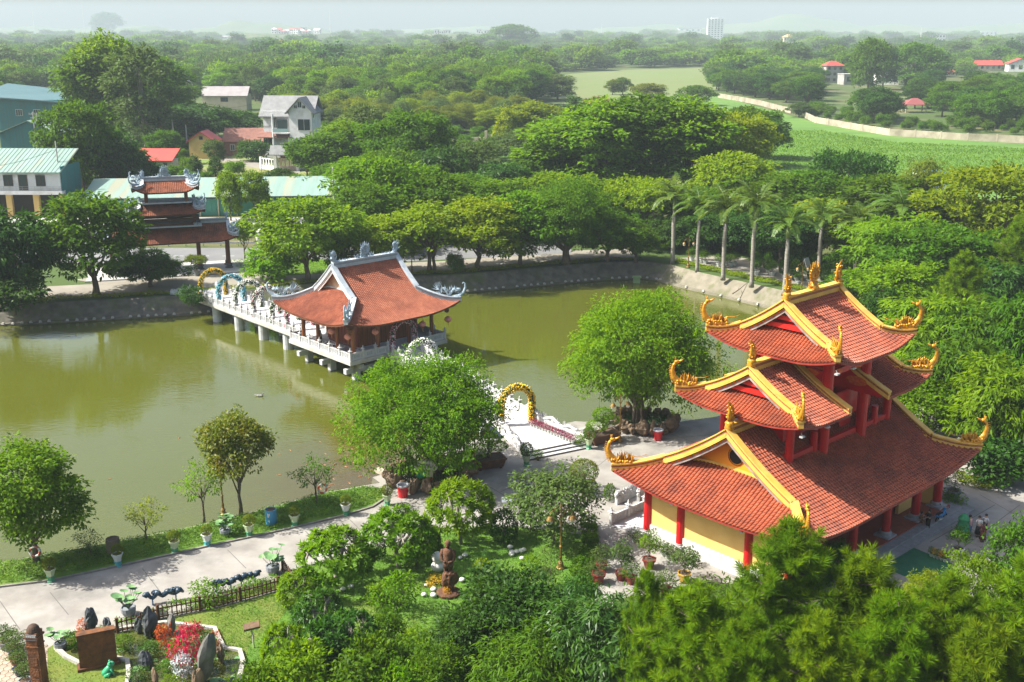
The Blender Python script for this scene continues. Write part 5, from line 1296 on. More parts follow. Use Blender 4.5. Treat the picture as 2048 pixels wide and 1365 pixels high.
proto('mango',9,9,1.2,10,'round',200,38,0.82,.72,.20,.30,9,droop=.75)
proto('sparse',7,8,2.5,9,'flat',130,22,.75,.46,.26,.20,10,twigs=3)
proto('bare',7,8,2.5,9,'flat',46,16,.8,.46,.22,.20,20,twigs=6)
proto('bush_a',4,3.0,.1,6,'round',120,22,.50,.34,.17,.06,11)
proto('bush_b',4,2.6,.1,7,'round',110,22,.48,.32,.15,.06,12)
proto('low_a',9,10,1.5,9,'round',85,16,1.4,1.15,.70,.28,13)      # far woods
proto('low_b',8,11,1.5,9,'tall',80,16,1.4,1.15,.70,.26,14)
proto('fig',14,10.5,1.3,15,'round',1150,36,.80,.33,.155,.55,15,droop=.35,inner=.16,twigs=2,jitter=.5)
proto('near_a',6.5,9,2.3,11,'tall',420,30,.58,.30,.17,.20,16,droop=.45,twigs=3)
proto('near_b',6,7.5,2.4,9,'flat',300,26,.48,.28,.16,.17,17,droop=.3,twigs=3)
proto('fig_b',12.5,10.5,1.8,14,'round',1100,36,.76,.33,.155,.55,19,droop=.3,inner=.16,twigs=2,jitter=.5)
def set_mat(o,m):
    if m is not None and o.data.materials and o.data.materials[0] != m:
        o.material_slots[0].link = 'OBJECT'; o.material_slots[0].material = m
_tr = random.Random(99)
def plant_at(key,x,y,W,H,m,label,group=None,name='broadleaf_tree',cat='tree',rz=None):
    p = PROTO[key]; t = thing(name,label,cat,(x,y,0),_tr.uniform(0,6.28) if rz is None else rz,group,sc=(W / p['W'],W / p['W'],H / p['H']))
    c = link('crown',p['crown'],t); set_mat(c,LF[m] if isinstance(m,str) else m); link('trunk',p['trunk'],t); return t
def tree(key,px,yb,yt,wpx,m,label,group=None,name='broadleaf_tree',cat='tree',rz=None):
    x,y = G(px,yb); H = max(.6,height_at(yt,y)); W = wpx / scale_at(y,H * .5)
    return plant_at(key,x,y,W,H,m,label,group,name,cat,rz)

ROW = 'trees along the far bank of the pond'
tree('mango',22,612,425,165,'dark','dark dense tree at the left edge of the pond bank',ROW)
tree('bush_a',30,628,548,120,'dark','dark shrub overhanging the pond bank at the left edge','shrubs on the far bank','shrub','shrub')
tree('round_a',192,592,392,178,'mid','large round tree on the left bank in front of the gateway',ROW)
tree('mango',302,574,505,120,'dark','low dark spreading tree beside the gateway forecourt',ROW)
tree('bush_b',384,612,572,48,'dark','dark bush on the bank beside the start of the long bridge','shrubs on the far bank','shrub','shrub')
tree('round_b',615,564,402,185,'bright','bright green round tree behind the left roof corner of the pavilion',ROW)
tree('bush_a',545,560,497,100,'bright','small bright tree on the verge between gateway and pavilion',ROW)
tree('round_c',690,545,425,110,'mid','mid green tree partly behind the pavilion ridge',ROW)
tree('sparse',490,519,438,46,'bright','thin young sapling beside the right-hand gateway columns',ROW)
tree('round_c',462,442,345,54,'bright','left one of the two round street trees before the green shed','round street trees before the green shed')
tree('round_a',514,442,343,56,'bright','right one of the two round street trees before the green shed','round street trees before the green shed')
tree('round_a',782,548,432,120,'yellow','pale green tree behind the right side of the pavilion ridge',ROW)
tree('sparse',860,545,405,140,'yellow','yellow green open crowned tree above the far bank hedge',ROW)
tree('sparse',868,546,412,120,'yellow','thin yellow green tree leaning on its open crowned neighbour',ROW)
tree('round_b',957,540,400,170,'yellow','bright yellow green tree with a bare lower trunk on the far bank',ROW)
tree('round_c',1040,533,388,150,'bright','green tree with a thick buttressed trunk on the far bank',ROW)
tree('fig_b',1132,528,365,185,'mid','wide fig like tree in the middle of the far bank row',ROW)
tree('round_a',1215,523,432,125,'mid','smaller rounded tree near the far corner of the pond',ROW)
tree('mango',1272,524,452,85,'mid','low tree at the far corner of the pond',ROW)
tree('bush_a',912,545,508,34,'bright','small shrub standing alone on the far bank hedge','shrubs on the far bank','shrub','shrub')
R2 = 'second row of trees behind the far bank path'
for a in (('round_a',725,505,372,130,'mid','mid green tree behind the centre of the pavilion ridge'),('round_b',765,480,320,170,'bright','bright green round tree well behind the pavilion'),
          ('round_c',880,480,350,165,'mid','dark tree in the second row above the open crowned tree'),('round_a',985,478,362,150,'mid','mid green tree in the second row between two brighter ones'),
          ('round_b',1105,470,350,195,'bright','light green broad tree in the second row'),('flat_a',1215,470,380,160,'mid','layered tree in the second row left of the palms'),
          ('flat_a',1292,478,360,185,'yellow','yellow green layered tree just left of the first palm'),('round_c',1455,450,308,165,'yellow','brilliant yellow green dome of a tree behind the palms'),
          ('round_a',1385,480,378,140,'mid','mid green tree behind the first two palms'),('round_b',1562,470,352,200,'mid','broad mid green tree behind the middle palms'),
          ('flat_a',1688,455,305,150,'dark','dark flat topped tree at the edge of the open field'),('round_c',1625,470,345,165,'mid','dense green tree below the flat topped one'),
          ('round_a',1770,480,352,175,'mid','green tree in front of the open field beside the teal roof'),('feather',1832,480,322,90,'olive','feathery olive tree next to the small teal roof'),
          ('round_b',1975,540,335,230,'yellow','big yellowish green dome of a tree at the right edge'),('round_c',1900,520,392,130,'olive','pale tree below the teal roof'),
          ('round_a',1640,520,402,115,'lime','lime green crown between the palm fronds'),('round_b',1560,525,420,140,'dark','dark crown in the gap between two palms'),('round_c',1720,520,425,150,'dark','dark crown right of the last slim palm trunk'),
          ('feather',1500,420,330,90,'grey','grey green feathery plant at the corner of the field'),('mango',1335,500,440,90,'dark','dark undergrowth tree beside the first palm trunk'),('mango',1420,500,425,120,'dark','dark undergrowth tree between second and third palm'),
          ('mango',1490,505,430,110,'dark','dark undergrowth tree between third and fourth palm')):
    tree(*a,R2)
RB = 'trees crowded behind the temple'
for a in (('mango',1790,580,440,190,'bright','mango like tree behind the last palm'),('round_b',1880,610,455,200,'mid','leafy tree left of the small pine on the right'),
          ('mango',2010,640,520,170,'dark','dark tree under the pine at the right edge'),('round_c',1705,605,542,110,'bright','bright bush like tree just behind the golden ridge emblem'),
          ('round_a',1795,660,528,160,'bright','bright tree behind the upper right roof corner'),('mango',1860,780,600,200,'bright','large mango tree behind the right roof corners'),
          ('mango',1965,800,615,190,'mid','large mango tree right of the middle roof dragon'),('mango',2045,830,600,160,'mid','dark mango tree cut by the right edge'),
          ('mango',1905,860,690,180,'mid','shaded mango tree above the lower right dragon'),('mango',1990,910,725,185,'bright','mango tree above the potted border at the right'),
          ('mango',2050,930,770,130,'bright','bright mango tree at the right edge above the border'),('round_c',1845,880,765,150,'bright','paler loose tree close behind the lower roof'),
          ('bush_a',1990,960,880,130,'dark','dark shrub behind the potted border'),('mango',1760,740,590,130,'dark','dark tree hidden behind the top roof')):
    tree(*a,RB)
GR = 'grove standing beside the open field'
for a in (('tall_a',1130,398,235,165,'bright','bright tree at the left end of the grove'),('round_a',1085,405,290,100,'mid','lower tree in front of the left end of the grove'),('tall_a',1205,408,204,165,'bright','tall rounded tree in the left half of the grove'),
          ('tall_b',1290,404,193,175,'mid','tallest tree in the middle of the grove'),('tall_a',1372,404,204,165,'bright','tall tree right of the middle of the grove'),('round_b',1452,392,228,150,'yellow','yellow tinged tree at the right end of the grove'),
          ('round_a',1528,318,222,95,'mid','dark rounded tree reaching out onto the open field'),('round_c',1490,335,216,115,'mid','rounded tree behind the right end of the grove'),('tall_b',1335,340,196,120,'mid','slim tree behind the middle of the grove'),('tall_b',1250,350,200,110,'mid','darker slim tree inside the grove')):
    tree(*a,GR)
VG = 'trees around the white villa'
for a in (('round_b',815,390,226,160,'mid','large dark tree right of the white villa'),('round_a',650,372,268,120,'mid','rounded tree at the front right of the villa'),('tall_a',692,360,243,85,'bright','bright narrow tree next to the rounded tree by the villa'),
          ('round_c',735,340,214,110,'grey','grey green tree behind the villa garden'),('round_a',615,360,278,65,'dark','dark tree touching the villa porch'),('mango',880,410,300,130,'dark','dark tree left of the small white wall'),
          ('bush_a',935,372,286,115,'grey','broad dark grey green shrub by the small white wall'),('tall_a',1066,300,206,95,'yellow','yellow green tree left of the grove'),('cone_a',1012,305,216,48,'lime','narrow lime green tree left of the yellow green one'),
          ('cone_a',1145,270,194,66,'dark','dark conical tree behind the grove'),('round_c',1192,262,196,78,'rust','rust coloured tree behind the grove'),('bush_b',1028,318,266,110,'grey','wide grey green shrub on the small meadow'),
          ('round_b',170,400,205,125,'mid','green tree beside the teal warehouse'),('round_a',215,392,262,125,'dark','dark tree behind the white shop building'),('tall_a',225,300,72,105,'bright','very tall bright tree towering over the warehouse'),('tall_b',262,298,84,90,'bright','tall bright tree close beside the towering one'),
          ('tall_b',292,312,95,110,'grey','tall grey green eucalyptus like tree right of the towering one'),('tall_a',195,300,100,120,'mid','tall tree left of the towering one'),('tall_b',335,275,120,95,'mid','slim tall tree above the dirt track'),
          ('mango',398,285,212,165,'dark','wide dark fruit tree above the yellow hut'),('mango',458,280,222,130,'dark','dark fruit tree left of the white villa'),('round_a',352,240,165,90,'mid','green tree below the water tank'),
          ('mango',262,392,300,115,'dark','dark tree left of the red roofed shed'),('round_b',155,392,343,52,'bright','small bright tree at the corner of the white shop building'),('bush_b',238,392,328,66,'grey','grey green shrub in front of the red roofed shed'),
          ('cone_a',392,366,312,30,'dark','left one of two dark conical trees below the yellow hut'),('cone_a',432,366,314,30,'dark','right one of two dark conical trees below the yellow hut'),('bush_a',508,322,282,62,'dark','dark bush in front of the brick house'),
          ('round_c',560,385,338,70,'dark','low dark tree on the lane before the villa'),('round_b',330,330,262,60,'mid','green bush beside the dirt track'),('round_c',430,330,280,46,'grey','grey bush behind the yellow hut'),
          ('mango',1000,420,330,120,'dark','dark tree below the small meadow'),('round_c',1050,415,345,90,'mid','green tree between meadow and second row'),('round_b',930,440,350,120,'mid','green tree below the dark grey shrub'),('round_a',850,430,330,110,'mid','green tree under the large dark tree by the villa'),
          ('round_b',780,420,300,120,'mid','green tree in front of the large dark tree by the villa'),('round_a',720,410,315,110,'bright','bright tree between green shed and villa'),('round_c',660,400,330,90,'mid','green tree above the green shed roof'),('mango',592,412,352,90,'mid','green tree behind the left end of the green shed roof')):
    tree(*a,VG)
def clear(px,py,tpx):
    return not any(abs(px - a) < w * .6 + tpx * .42 and b - 2 < py < b + tpx * 1.15 for a,b,w in VIS)
def project(x,y):
    d = y * _cp + CAM_H * _sp; return 1024 + FPX * x / d,682.5 - FPX * (y * _sp - CAM_H * _cp) / d
# woods told apart tree by tree; what lies farther off is one mass
def scatter(poly,spacing,seed,limit=9999):
    rg = random.Random(seed); W = gp(poly); xs = [p[0] for p in W]; ys = [p[1] for p in W]; out = []; cell = {}
    area = 0
    for i in range(len(W)): area += W[i - 1][0] * W[i][1] - W[i][0] * W[i - 1][1]
    tries = int(abs(area) / 2 / spacing ** 2 * 4 * ((max(xs) - min(xs)) * (max(ys) - min(ys)) / max(1,abs(area) / 2)))
    for _ in range(min(tries,400000)):
        p = (rg.uniform(min(xs),max(xs)),rg.uniform(min(ys),max(ys)))
        if not inside(p,W): continue
        k = (int(p[0] / spacing),int(p[1] / spacing))
        if any((p[0] - q[0]) ** 2 + (p[1] - q[1]) ** 2 < spacing ** 2 for i in (-1,0,1) for j in (-1,0,1) for q in cell.get((k[0] + i,k[1] + j),())): continue
        cell.setdefault(k,[]).append(p); out.append(p)
    return out
LEFTWOOD = [(-120,240),(-120,118),(200,112),(520,118),(760,120),(1010,128),(1085,150),(1090,192),(1060,222),(960,236),(860,232),(650,226),(560,212),(480,200),(380,195),(310,186),(130,178),(60,195),(0,236)]
RIGHTWOOD = [(1420,162),(1440,152),(1700,142),(2170,136),(2170,262),(1800,256),(1640,228),(1560,204),(1430,182)]
BAMBOO = [(565,250),(640,262),(700,262),(860,276),(990,268),(1050,246),(1040,226),(960,226),(860,222),(660,220),(560,214)]
FAR = []
def py_mid(poly): return sorted(b for a,b in poly)[len(poly) * 2 // 3]
TONE = dict(mid='mid green',dark='dark green',bright='bright green',olive='olive',grey='grey green',yellow='yellow green'); SHAPE = dict(tall_a='tall',tall_b='slim tall',round_a='round crowned',round_b='broad',round_c='low domed',feather='feathery')
def wood(poly,spacing,seed,n,keys,mats,hr,wr,label,group,name,places):
    rg = random.Random(seed); pts = [p for p in scatter(poly,spacing,seed) if clear(*project(*p),12 * FPX / p[1])]; pts.sort(key=lambda p: p[1] + abs(p[0]) * .1)
    for p in pts[:n]:
        h = rg.uniform(*hr); k_,m_ = rg.choice(keys),rg.choice(mats); q = project(*p); wh = [w for x,w in places if q[0] < x][0] + (', front' if q[1] > py_mid(poly) else '')
        plant_at(k_,p[0],p[1],rg.uniform(*wr),h,m_,TONE[m_] + ' ' + SHAPE[k_] + ' ' + label + ' ' + wh,group,name)
    for p in pts[n:]: FAR.append((p[0],p[1],rg.uniform(*wr),rg.uniform(*hr)))
wood(LEFTWOOD,9.0,1,200,['tall_a','round_a','round_b','tall_b'],['mid','bright','mid','dark','bright','grey'],(10,18),(10,14),'tree in the wood','trees of the dense wood beyond the villa','forest_tree',((150,'above the warehouse'),(400,'behind the dirt track'),(560,'behind the grey house'),(700,'behind the villa'),(880,'right of the villa'),(9999,'left of the far field')))
wood(RIGHTWOOD,10.0,2,130,['round_a','round_b','round_c','tall_a'],['mid','dark','dark','mid'],(9,14),(10,14),'tree in the wood','trees behind the field boundary wall','wood_tree',((1600,'beyond the far wall stretch'),(1760,'near the concrete house'),(1900,'near the red pavilion'),(9999,'behind the near wall stretch')))
wood(BAMBOO,7.0,3,70,['feather','feather','tall_b'],['olive','olive','grey','yellow'],(7,12),(7,10),'bamboo clump','pale bamboo clumps beyond the villa','bamboo',((720,'right behind the villa'),(860,'above the large dark tree'),(960,'above the small white wall'),(9999,'left of the grove')))
for (px,yb,yt,w,m,lb_) in ((1165 + 60,190,160,30,'olive','pale small tree alone on the far field'),(1245,190,156,36,'mid','slim tree with bare stem on the far field'),(1300,205,168,75,'olive','wide low tree at the near edge of the far field'),(1395,212,172,70,'mid','rounded tree at the right edge of the far field'),(1735,190,80,80,'mid','tall tree rising above the grey houses'),(1765,180,92,60,'dark','dark tall tree beside the one above the grey houses'),(1825,175,88,100,'mid','broad tall tree between the distant white and grey houses'),
                            (1115,200,150,80,'grey','rounded grey green tree at the left edge of the far field'),(1598,235,205,45,'grey','shrubby tree in the gap of the boundary wall'),(1020,96,50,90,'mid','big dark dome shaped tree on the horizon'),(215,73,26,62,'dark','dome shaped tree far off on the left horizon')):
    tree('round_c',px,yb,yt,w,m,lb_)
for (px,yb,yt,w) in ((720,250,115,62),(765,245,122,55),(905,255,128,50),(1210,400,260,60)):
    pass

def gn_scatter(name,proto_obj,pts,scl,rot,m):
    """one object: points that carry copies of a crown"""
    me = bpy.data.meshes.new(name); me.from_pydata([tuple(p) for p in pts],[],[])
    a = me.attributes.new('sc','FLOAT_VECTOR','POINT'); a.data.foreach_set('vector',np.array(scl,np.float32).ravel())
    a = me.attributes.new('rz','FLOAT_VECTOR','POINT'); a.data.foreach_set('vector',np.stack([np.zeros(len(pts)),np.zeros(len(pts)),np.array(rot)],1).astype(np.float32).ravel())
    o = link(name,me); o['kind'] = 'stuff'
    ng = bpy.data.node_groups.new(name,'GeometryNodeTree'); ng.interface.new_socket('Geometry',in_out='INPUT',socket_type='NodeSocketGeometry'); ng.interface.new_socket('Geometry',in_out='OUTPUT',socket_type='NodeSocketGeometry')
    N = ng.nodes; L = ng.links; gi = N.new('NodeGroupInput'); go = N.new('NodeGroupOutput')
    oi = N.new('GeometryNodeObjectInfo'); oi.inputs['Object'].default_value = proto_obj; oi.inputs['As Instance'].default_value = True; oi.transform_space = 'ORIGINAL'
    ip = N.new('GeometryNodeInstanceOnPoints'); s = N.new('GeometryNodeInputNamedAttribute'); s.data_type = 'FLOAT_VECTOR'; s.inputs[0].default_value = 'sc'
    r = N.new('GeometryNodeInputNamedAttribute'); r.data_type = 'FLOAT_VECTOR'; r.inputs[0].default_value = 'rz'
    sm = N.new('GeometryNodeSetMaterial'); sm.inputs['Material'].default_value = m
    L.new(gi.outputs[0],ip.inputs['Points']); L.new(oi.outputs['Geometry'],ip.inputs['Instance']); L.new(s.outputs['Attribute'],ip.inputs['Scale']); L.new(r.outputs['Attribute'],ip.inputs['Rotation'])
    L.new(ip.outputs[0],sm.inputs['Geometry']); L.new(sm.outputs[0],go.inputs[0])
    md = o.modifiers.new('scatter','NODES'); md.node_group = ng; return o
# two ordinary trees whose crowns the far woods repeat
ta = tree('low_a',640,140,100,36,'mid','rounded tree at the front of the far wood, left of the dome tree'); tb = tree('low_b',900,138,96,34,'mid','taller rounded tree at the front of the far wood')
oa = [c for c in ta.children if c.name.startswith('crown')][0]; ob = [c for c in tb.children if c.name.startswith('crown')][0]
rg = np.random.default_rng(5)
# the plain beyond: belts of wood with clearings, thinning to the horizon
FF = gp([(1060,215),(1095,146),(1430,132),(1445,180),(1360,216)])
n = 0
while n < 6500:
    Y = 780 + (rg.random() ** 1.7) * 4200; X = rg.uniform(-.56,.56) * (Y + 150)
    if inside((X,Y),FF): continue
    c = math.sin(X * .0043 + 1.2 * math.sin(Y * .0031)) + math.sin(Y * .0068 + X * .0017)
    if (Y > 1000 and c < -.85) or not clear(*project(X,Y),11 * FPX / Y) or (Y < 3700 and Y > 2500 and (abs(X / Y * 3400 + 690) < 190 or abs(X / Y * 3400 + 150) < 160)): continue
    k = 1 + Y / 2600; q = 1.7 if rg.random() < .06 else .75 + .5 * rg.random() ** 2
    k *= q ** .6; FAR.append((X,Y,rg.uniform(10,17) * k,rg.uniform(8,13) * (1 + Y / 9000) * q)); n += 1
FARr = np.array(FAR); sel = rg.random(len(FARr)) < .5; pa,pb_ = PROTO['low_a'],PROTO['low_b']
r4 = rg.random(len(FARr))
for o_,p_,s_,mm in ((oa,pa,sel & (r4 < .6),'mid'),(oa,pa,sel & (r4 >= .6),'bright'),(ob,pb_,~sel & (r4 < .5),'dark'),(ob,pb_,~sel & (r4 >= .5),'grey')):
    A = FARr[s_]; gn_scatter('distant_forest',o_,np.stack([A[:,0],A[:,1],np.zeros(len(A))],1),np.stack([A[:,2] / p_['W'],A[:,2] / p_['W'],A[:,3] / p_['H']],1),rg.uniform(0,6.28,len(A)),LF[mm])
# undergrowth between the trees of the middle distance
ub = tree('bush_a',470,352,322,40,'bright','bright bush beside the lane before the villa',None,'shrub','shrub'); uo = [c for c in ub.children if c.name.startswith('crown')][0]
UG = []
for poly,sp,sc0 in (([(150,395),(250,330),(330,250),(440,300),(360,330),(420,372),(250,380)],4.5,1.0),([(600,420),(660,330),(900,300),(1100,350),(1300,400),(1500,360),(1480,420),(1300,480),(900,480),(700,500)],5.0,1.2),([(1480,430),(1700,420),(2100,440),(2100,560),(1800,560),(1500,520),(1300,500)],4.0,1.0),
                      ([(1800,560),(2100,560),(2100,930),(1960,900),(1830,830),(1750,700)],3.6,.8),([(560,212),(1060,225),(1080,300),(900,320),(640,280)],7,1.3),([(0,236),(130,190),(320,190),(320,250),(200,300),(130,230)],7,1.4),([(1610,236),(1800,262),(2100,272),(2100,255),(1800,250),(1620,220)],6,1.3)):
    for p in scatter(poly,sp,int(sp * 100)):
        if inside(p,POND): continue
        UG.append((p[0],p[1],sc0 * rg.uniform(.5,1.2)))
UG = np.array(UG); gn_scatter('undergrowth',uo,np.stack([UG[:,0],UG[:,1],np.zeros(len(UG))],1),np.repeat(UG[:,2:3],3,1),rg.uniform(0,6.28,len(UG)),LF['mid'])
# ---------------------------------------------------------------- special plants
def plumeria(key,W,H,z0,nb,seed,nwh=95,flowers=None,bare=0.0):
    rg = np.random.default_rng(seed); rr = random.Random(seed); mb = MB(); P = []; D = []
    root = Vector((0,0,0)); fork = Vector((rr.uniform(-.15,.15),rr.uniform(-.15,.15),z0 * .75)); mb.tube([root - Vector((0,0,.1)),root + (fork - root) * .5 + Vector((.06,.03,0)),fork],[.16,.13,.12],8)
    for i in range(nwh):
        d = sphere_dirs(rg,1,-.12)[0]; e = np.array([d[0] * W / 2,d[1] * W / 2,z0 + (H - z0 - .25) * max(.05,d[2] * .95 + .05)]) * rg.uniform(.9,1.05)
        P.append(e); D.append(unit(np.array([d[0] * .8,d[1] * .8,d[2] + .45])))
    for i in range(nb):
        a = 2 * math.pi * i / nb + rr.uniform(-.3,.3); r = W * .5 * rr.uniform(.3,.85); t = Vector((r * math.cos(a),r * math.sin(a),z0 + (H - z0) * rr.uniform(.35,.75)))
        m = fork + (t - fork) * .5 + Vector((0,0,-.15)); mb.tube([fork,m,t],[.10,.075,.05],6)
        for k in range(nwh // nb):
            e = Vector(P[(i * (nwh // nb) + k) % nwh]); 
            q = min(range(len(P)),key=lambda j: (P[j][0] - t.x) ** 2 + (P[j][1] - t.y) ** 2 + (P[j][2] - t.z) ** 2 + rr.random() * 1.5); e = Vector(P[q])
            if (e - t).length < W * .4: mb.tube([t,(t + e) / 2 + Vector((0,0,-.05)),e],[.05,.04,.03],5)
    P = np.array(P); D = np.array(D); nl = 13; n = nwh * nl; k = np.repeat(np.arange(nwh),nl)
    a = np.tile(np.arange(nl) * 2.4,nwh) + np.repeat(rg.uniform(0,6,nwh),nl); d = D[k]; ref = unit(np.cross(d,np.tile([0.3,.2,1.0],(n,1)))); ot = np.cross(d,ref)
    el = np.tile(np.linspace(-.1,1.1,nl),nwh); rad = ref * np.cos(a)[:,None] + ot * np.sin(a)[:,None]
    A = unit(rad * np.cos(el)[:,None] + d * np.sin(el)[:,None]); N = unit(d + rad * -.2)
    V,F = quads(leaves(P[k] - d * .08 * (1 - np.sin(el))[:,None],A,N,.40 * rg.uniform(.75,1.15,n),.13))
    PROTO[key] = dict(crown=np_mesh('crown',V,F,LF['bright']),trunk=mb.mesh('trunk',BARKP,True),W=W + .5,H=H + .15)
plumeria('plum_a',4.6,4.2,1.6,7,31,210); plumeria('plum_b',4.2,3.6,1.4,6,32,175); plumeria('plum_c',3.6,3.0,.6,6,33,160)

def pine(key,W,H,z0,ntuft,seed,nl=.54,per=100):
    rg = np.random.default_rng(seed); rr = random.Random(seed); mb = MB(); P = []; D = []
    mb.tube([(0,0,-.2),(.1,0,H * .4),(0,.1,H * .75),(0,0,H * .98)],[.24,.17,.09,.03],8)
    nbr = 34
    for i in range(nbr):
        t = (i + .5) / nbr; z = z0 + (H - z0) * t * .94; a = i * 2.4 + rr.uniform(-.4,.4); r = W * .5 * (1.02 - t) ** .62 * rr.uniform(.65,1.1) * min(1,.55 + t * 2.2)
        e = Vector((r * math.cos(a),r * math.sin(a),z + r * rr.uniform(.12,.34))); s = Vector((0,0,z - .2)); m = s + (e - s) * .55 + Vector((0,0,-.12 * r)); mb.tube([s,m,e],[.07,.05,.02],5)
        for k in range(max(3,int(ntuft / nbr))):
            f = rr.uniform(.35,1.0); p = (s + (m - s) * (f / .55)) if f < .55 else (m + (e - m) * ((f - .55) / .45)); off = Vector((rr.gauss(0,1),rr.gauss(0,1),rr.gauss(.25,.55))) * (.30 + r * .22 * (1.25 - f))
            q = p + off; P.append(q); dd = (off.normalized() * .5 + Vector((math.cos(a),math.sin(a),0)) * .35 + Vector((0,0,.85))).normalized(); D.append(dd)
            if k % 2 == 0: mb.tube([p,q],[.025,.012],3)
    P.append(Vector((0,0,H))); D.append(Vector((0,0,1)))
    P = np.array([tuple(p) for p in P]); D = np.array([tuple(d) for d in D]); n = len(P) * per; k = np.repeat(np.arange(len(P)),per)
    s = rg.uniform(0,1,n); d = D[k]; ref = unit(np.cross(d,np.tile([.31,.22,.9],(n,1)))); ot = np.cross(d,ref); a = rg.uniform(0,6.283,n); rad = ref * np.cos(a)[:,None] + ot * np.sin(a)[:,None]
    el = .15 + 1.05 * s + rg.normal(0,.15,n); A = unit(rad * np.cos(el)[:,None] + d * np.sin(el)[:,None] - np.array([0,0,.10]))
    B = P[k] + d * (s * .42 - .22)[:,None]; V,F = quads(leaves(B,A,unit(rad * .2 + d + rg.normal(0,.4,(n,3))),nl * rg.uniform(.7,1.1,n),.040,.05))
    PROTO[key] = dict(crown=np_mesh('crown',V,F,LF['pine']),trunk=mb.mesh('trunk',BARK,True),W=W,H=H + .3)
pine('pine_a',9.5,13,1.5,560,41); pine('pine_b',8.0,12,1.5,480,42)

def palm(key,H,seed,nf=15,fl=3.4):
    rg = random.Random(seed); tr = MB(); tr.tube([(0,0,-.1),(0,0,.5),(.05,0,H * .3),(.05,.04,H * .55),(0,0,H * .78)],[.27,.21,.20,.21,.155],10)
    sh = MB(); sh.tube([(0,0,H * .775),(0,0,H * .82),(0,0,H * .98)],[.21,.22,.10],9); V = []; F = []; rc_ = MB(); LP = []; LA = []; LN = []; LL = []
    for i in range(nf):
        a = 2.4 * i + rg.uniform(-.2,.2); el = 1.25 - 1.15 * i / nf + rg.uniform(-.1,.1); pts = []; p = Vector((0,0,H * .96)); d = Vector((math.cos(a) * math.cos(el),math.sin(a) * math.cos(el),math.sin(el)))
        for s in range(9):
            pts.append(p.copy()); p = p + d * (fl / 8); d = (d + Vector((0,0,-.16 - .02 * s))).normalized()
        rc_.tube(pts,[.05 - .0045 * s for s in range(9)],4)
        for s in range(1,34):
            t = s / 34 * 7.9; j = int(t); q = pts[j] + (pts[j + 1] - pts[j]) * (t - j); tg = (pts[j + 1] - pts[j]).normalized(); sd_ = tg.cross(Vector((0,0,1))).normalized(); up = sd_.cross(tg); w = (.30 + .55 * math.sin(math.pi * min(1,s / 34 + .12))) * fl / 3.4 * .8
            for sg in (-1,1):
                LP.append(q); LA.append(sd_ * sg + tg * .75 + up * rg.uniform(-.1,.45) - Vector((0,0,.25))); LN.append(up + sd_ * sg * -.3); LL.append(w * rg.uniform(.85,1.1))
    V,F = quads(leaves(np.array([tuple(x) for x in LP]),np.array([tuple(x) for x in LA]),np.array([tuple(x) for x in LN]),np.array(LL),.125,.1))
    PROTO[key] = dict(crown=np_mesh('fronds',V,F,LF['palm']),trunk=tr.mesh('trunk',mat('palm_trunk',(0.28,0.265,0.235),.9,(0.20,0.185,0.155),2.0,6,.3,8,stretch=(1,1,4)),True),shaft=sh.mesh('crownshaft',mat('crownshaft_green',(0.16,0.22,0.05),.5),True),rachis=rc_.mesh('frond_stems',LF['palm']),W=fl * 1.45,H=H * 1.12)
palm('palm',8.2,51,17,3.6); palm('palm_b',8.2,52,15,3.9)
def sago(key,seed,n=34,L=1.0):
    rg = random.Random(seed); P = []; A = []; N = []; LL = []
    for i in range(n):
        a = 2.4 * i; el = 1.2 - 1.1 * i / n; d = Vector((math.cos(a) * math.cos(el),math.sin(a) * math.cos(el),math.sin(el))); p = Vector((0,0,.35))
        for s in range(16):
            sd_ = d.cross(Vector((0,0,1))).normalized(); w = .16 * math.sin(math.pi * (s + 1.5) / 18)
            for sg in (-1,1): P.append(tuple(p)); A.append(tuple(sd_ * sg + d * .7)); N.append(tuple(sd_.cross(d))); LL.append(w)
            p = p + d * (L / 16); d = (d + Vector((0,0,-.05))).normalized()
    V,F = quads(leaves(np.array(P),np.array(A),np.array(N),np.array(LL),.028,.1)); mb = MB(); mb.tube([(0,0,-.05),(0,0,.4)],[.16,.13],8)
    PROTO[key] = dict(crown=np_mesh('fronds',V,F,LF['dark']),trunk=mb.mesh('trunk',BARK),W=2.0,H=1.3)
sago('sago',61)
def ball_plant(key,rx,rz,zc,n,lL,seed,trunk=True):
    """clipped crown: leaves on a smooth ball"""
    rg = np.random.default_rng(seed); d = sphere_dirs(rg,n,-.75); P = d * np.array([rx,rx,rz]) * rg.uniform(.86,1.0,n)[:,None] + np.array([0,0,zc]); N = unit(d + rg.normal(0,.35,(n,3)))
    V,F = quads(leaves(P,unit(rg.normal(0,1,(n,3)) + d * .7),N,lL * rg.uniform(.7,1.2,n),lL * .55)); mb = MB()
    mb.tube([(0,0,-.02),(.03,0,zc * .5),(0,0,zc)],[max(.03,rx * .1)] * 3,6)
    PROTO[key] = dict(crown=np_mesh('crown',V,F,LF['mid']),trunk=mb.mesh('trunk',BARK),W=rx * 2,H=zc + rz)
ball_plant('ball',.5,.5,.5,900,.10,71); ball_plant('dome',1.2,.8,1.0,2600,.11,72); ball_plant('column_topiary',.42,1.0,1.0,1500,.13,73)
proto('weeds',1.2,1.0,.05,6,'round',46,14,.17,.13,.055,.02,74,twigs=2)
proto('rose',1.3,1.5,.35,8,'round',60,13,.18,.12,.07,.03,75,twigs=3)
proto('glossy',5,4.5,.3,10,'round',330,30,.48,.26,.13,.08,76,droop=.2,twigs=3)
proto('mango_near',6,5.5,.4,11,'round',380,30,.50,.46,.10,.12,77,droop=.9,twigs=2)
proto('loose',6,6.5,.8,10,'round',210,26,.48,.26,.15,.10,78,droop=.6,inner=.3,twigs=4)
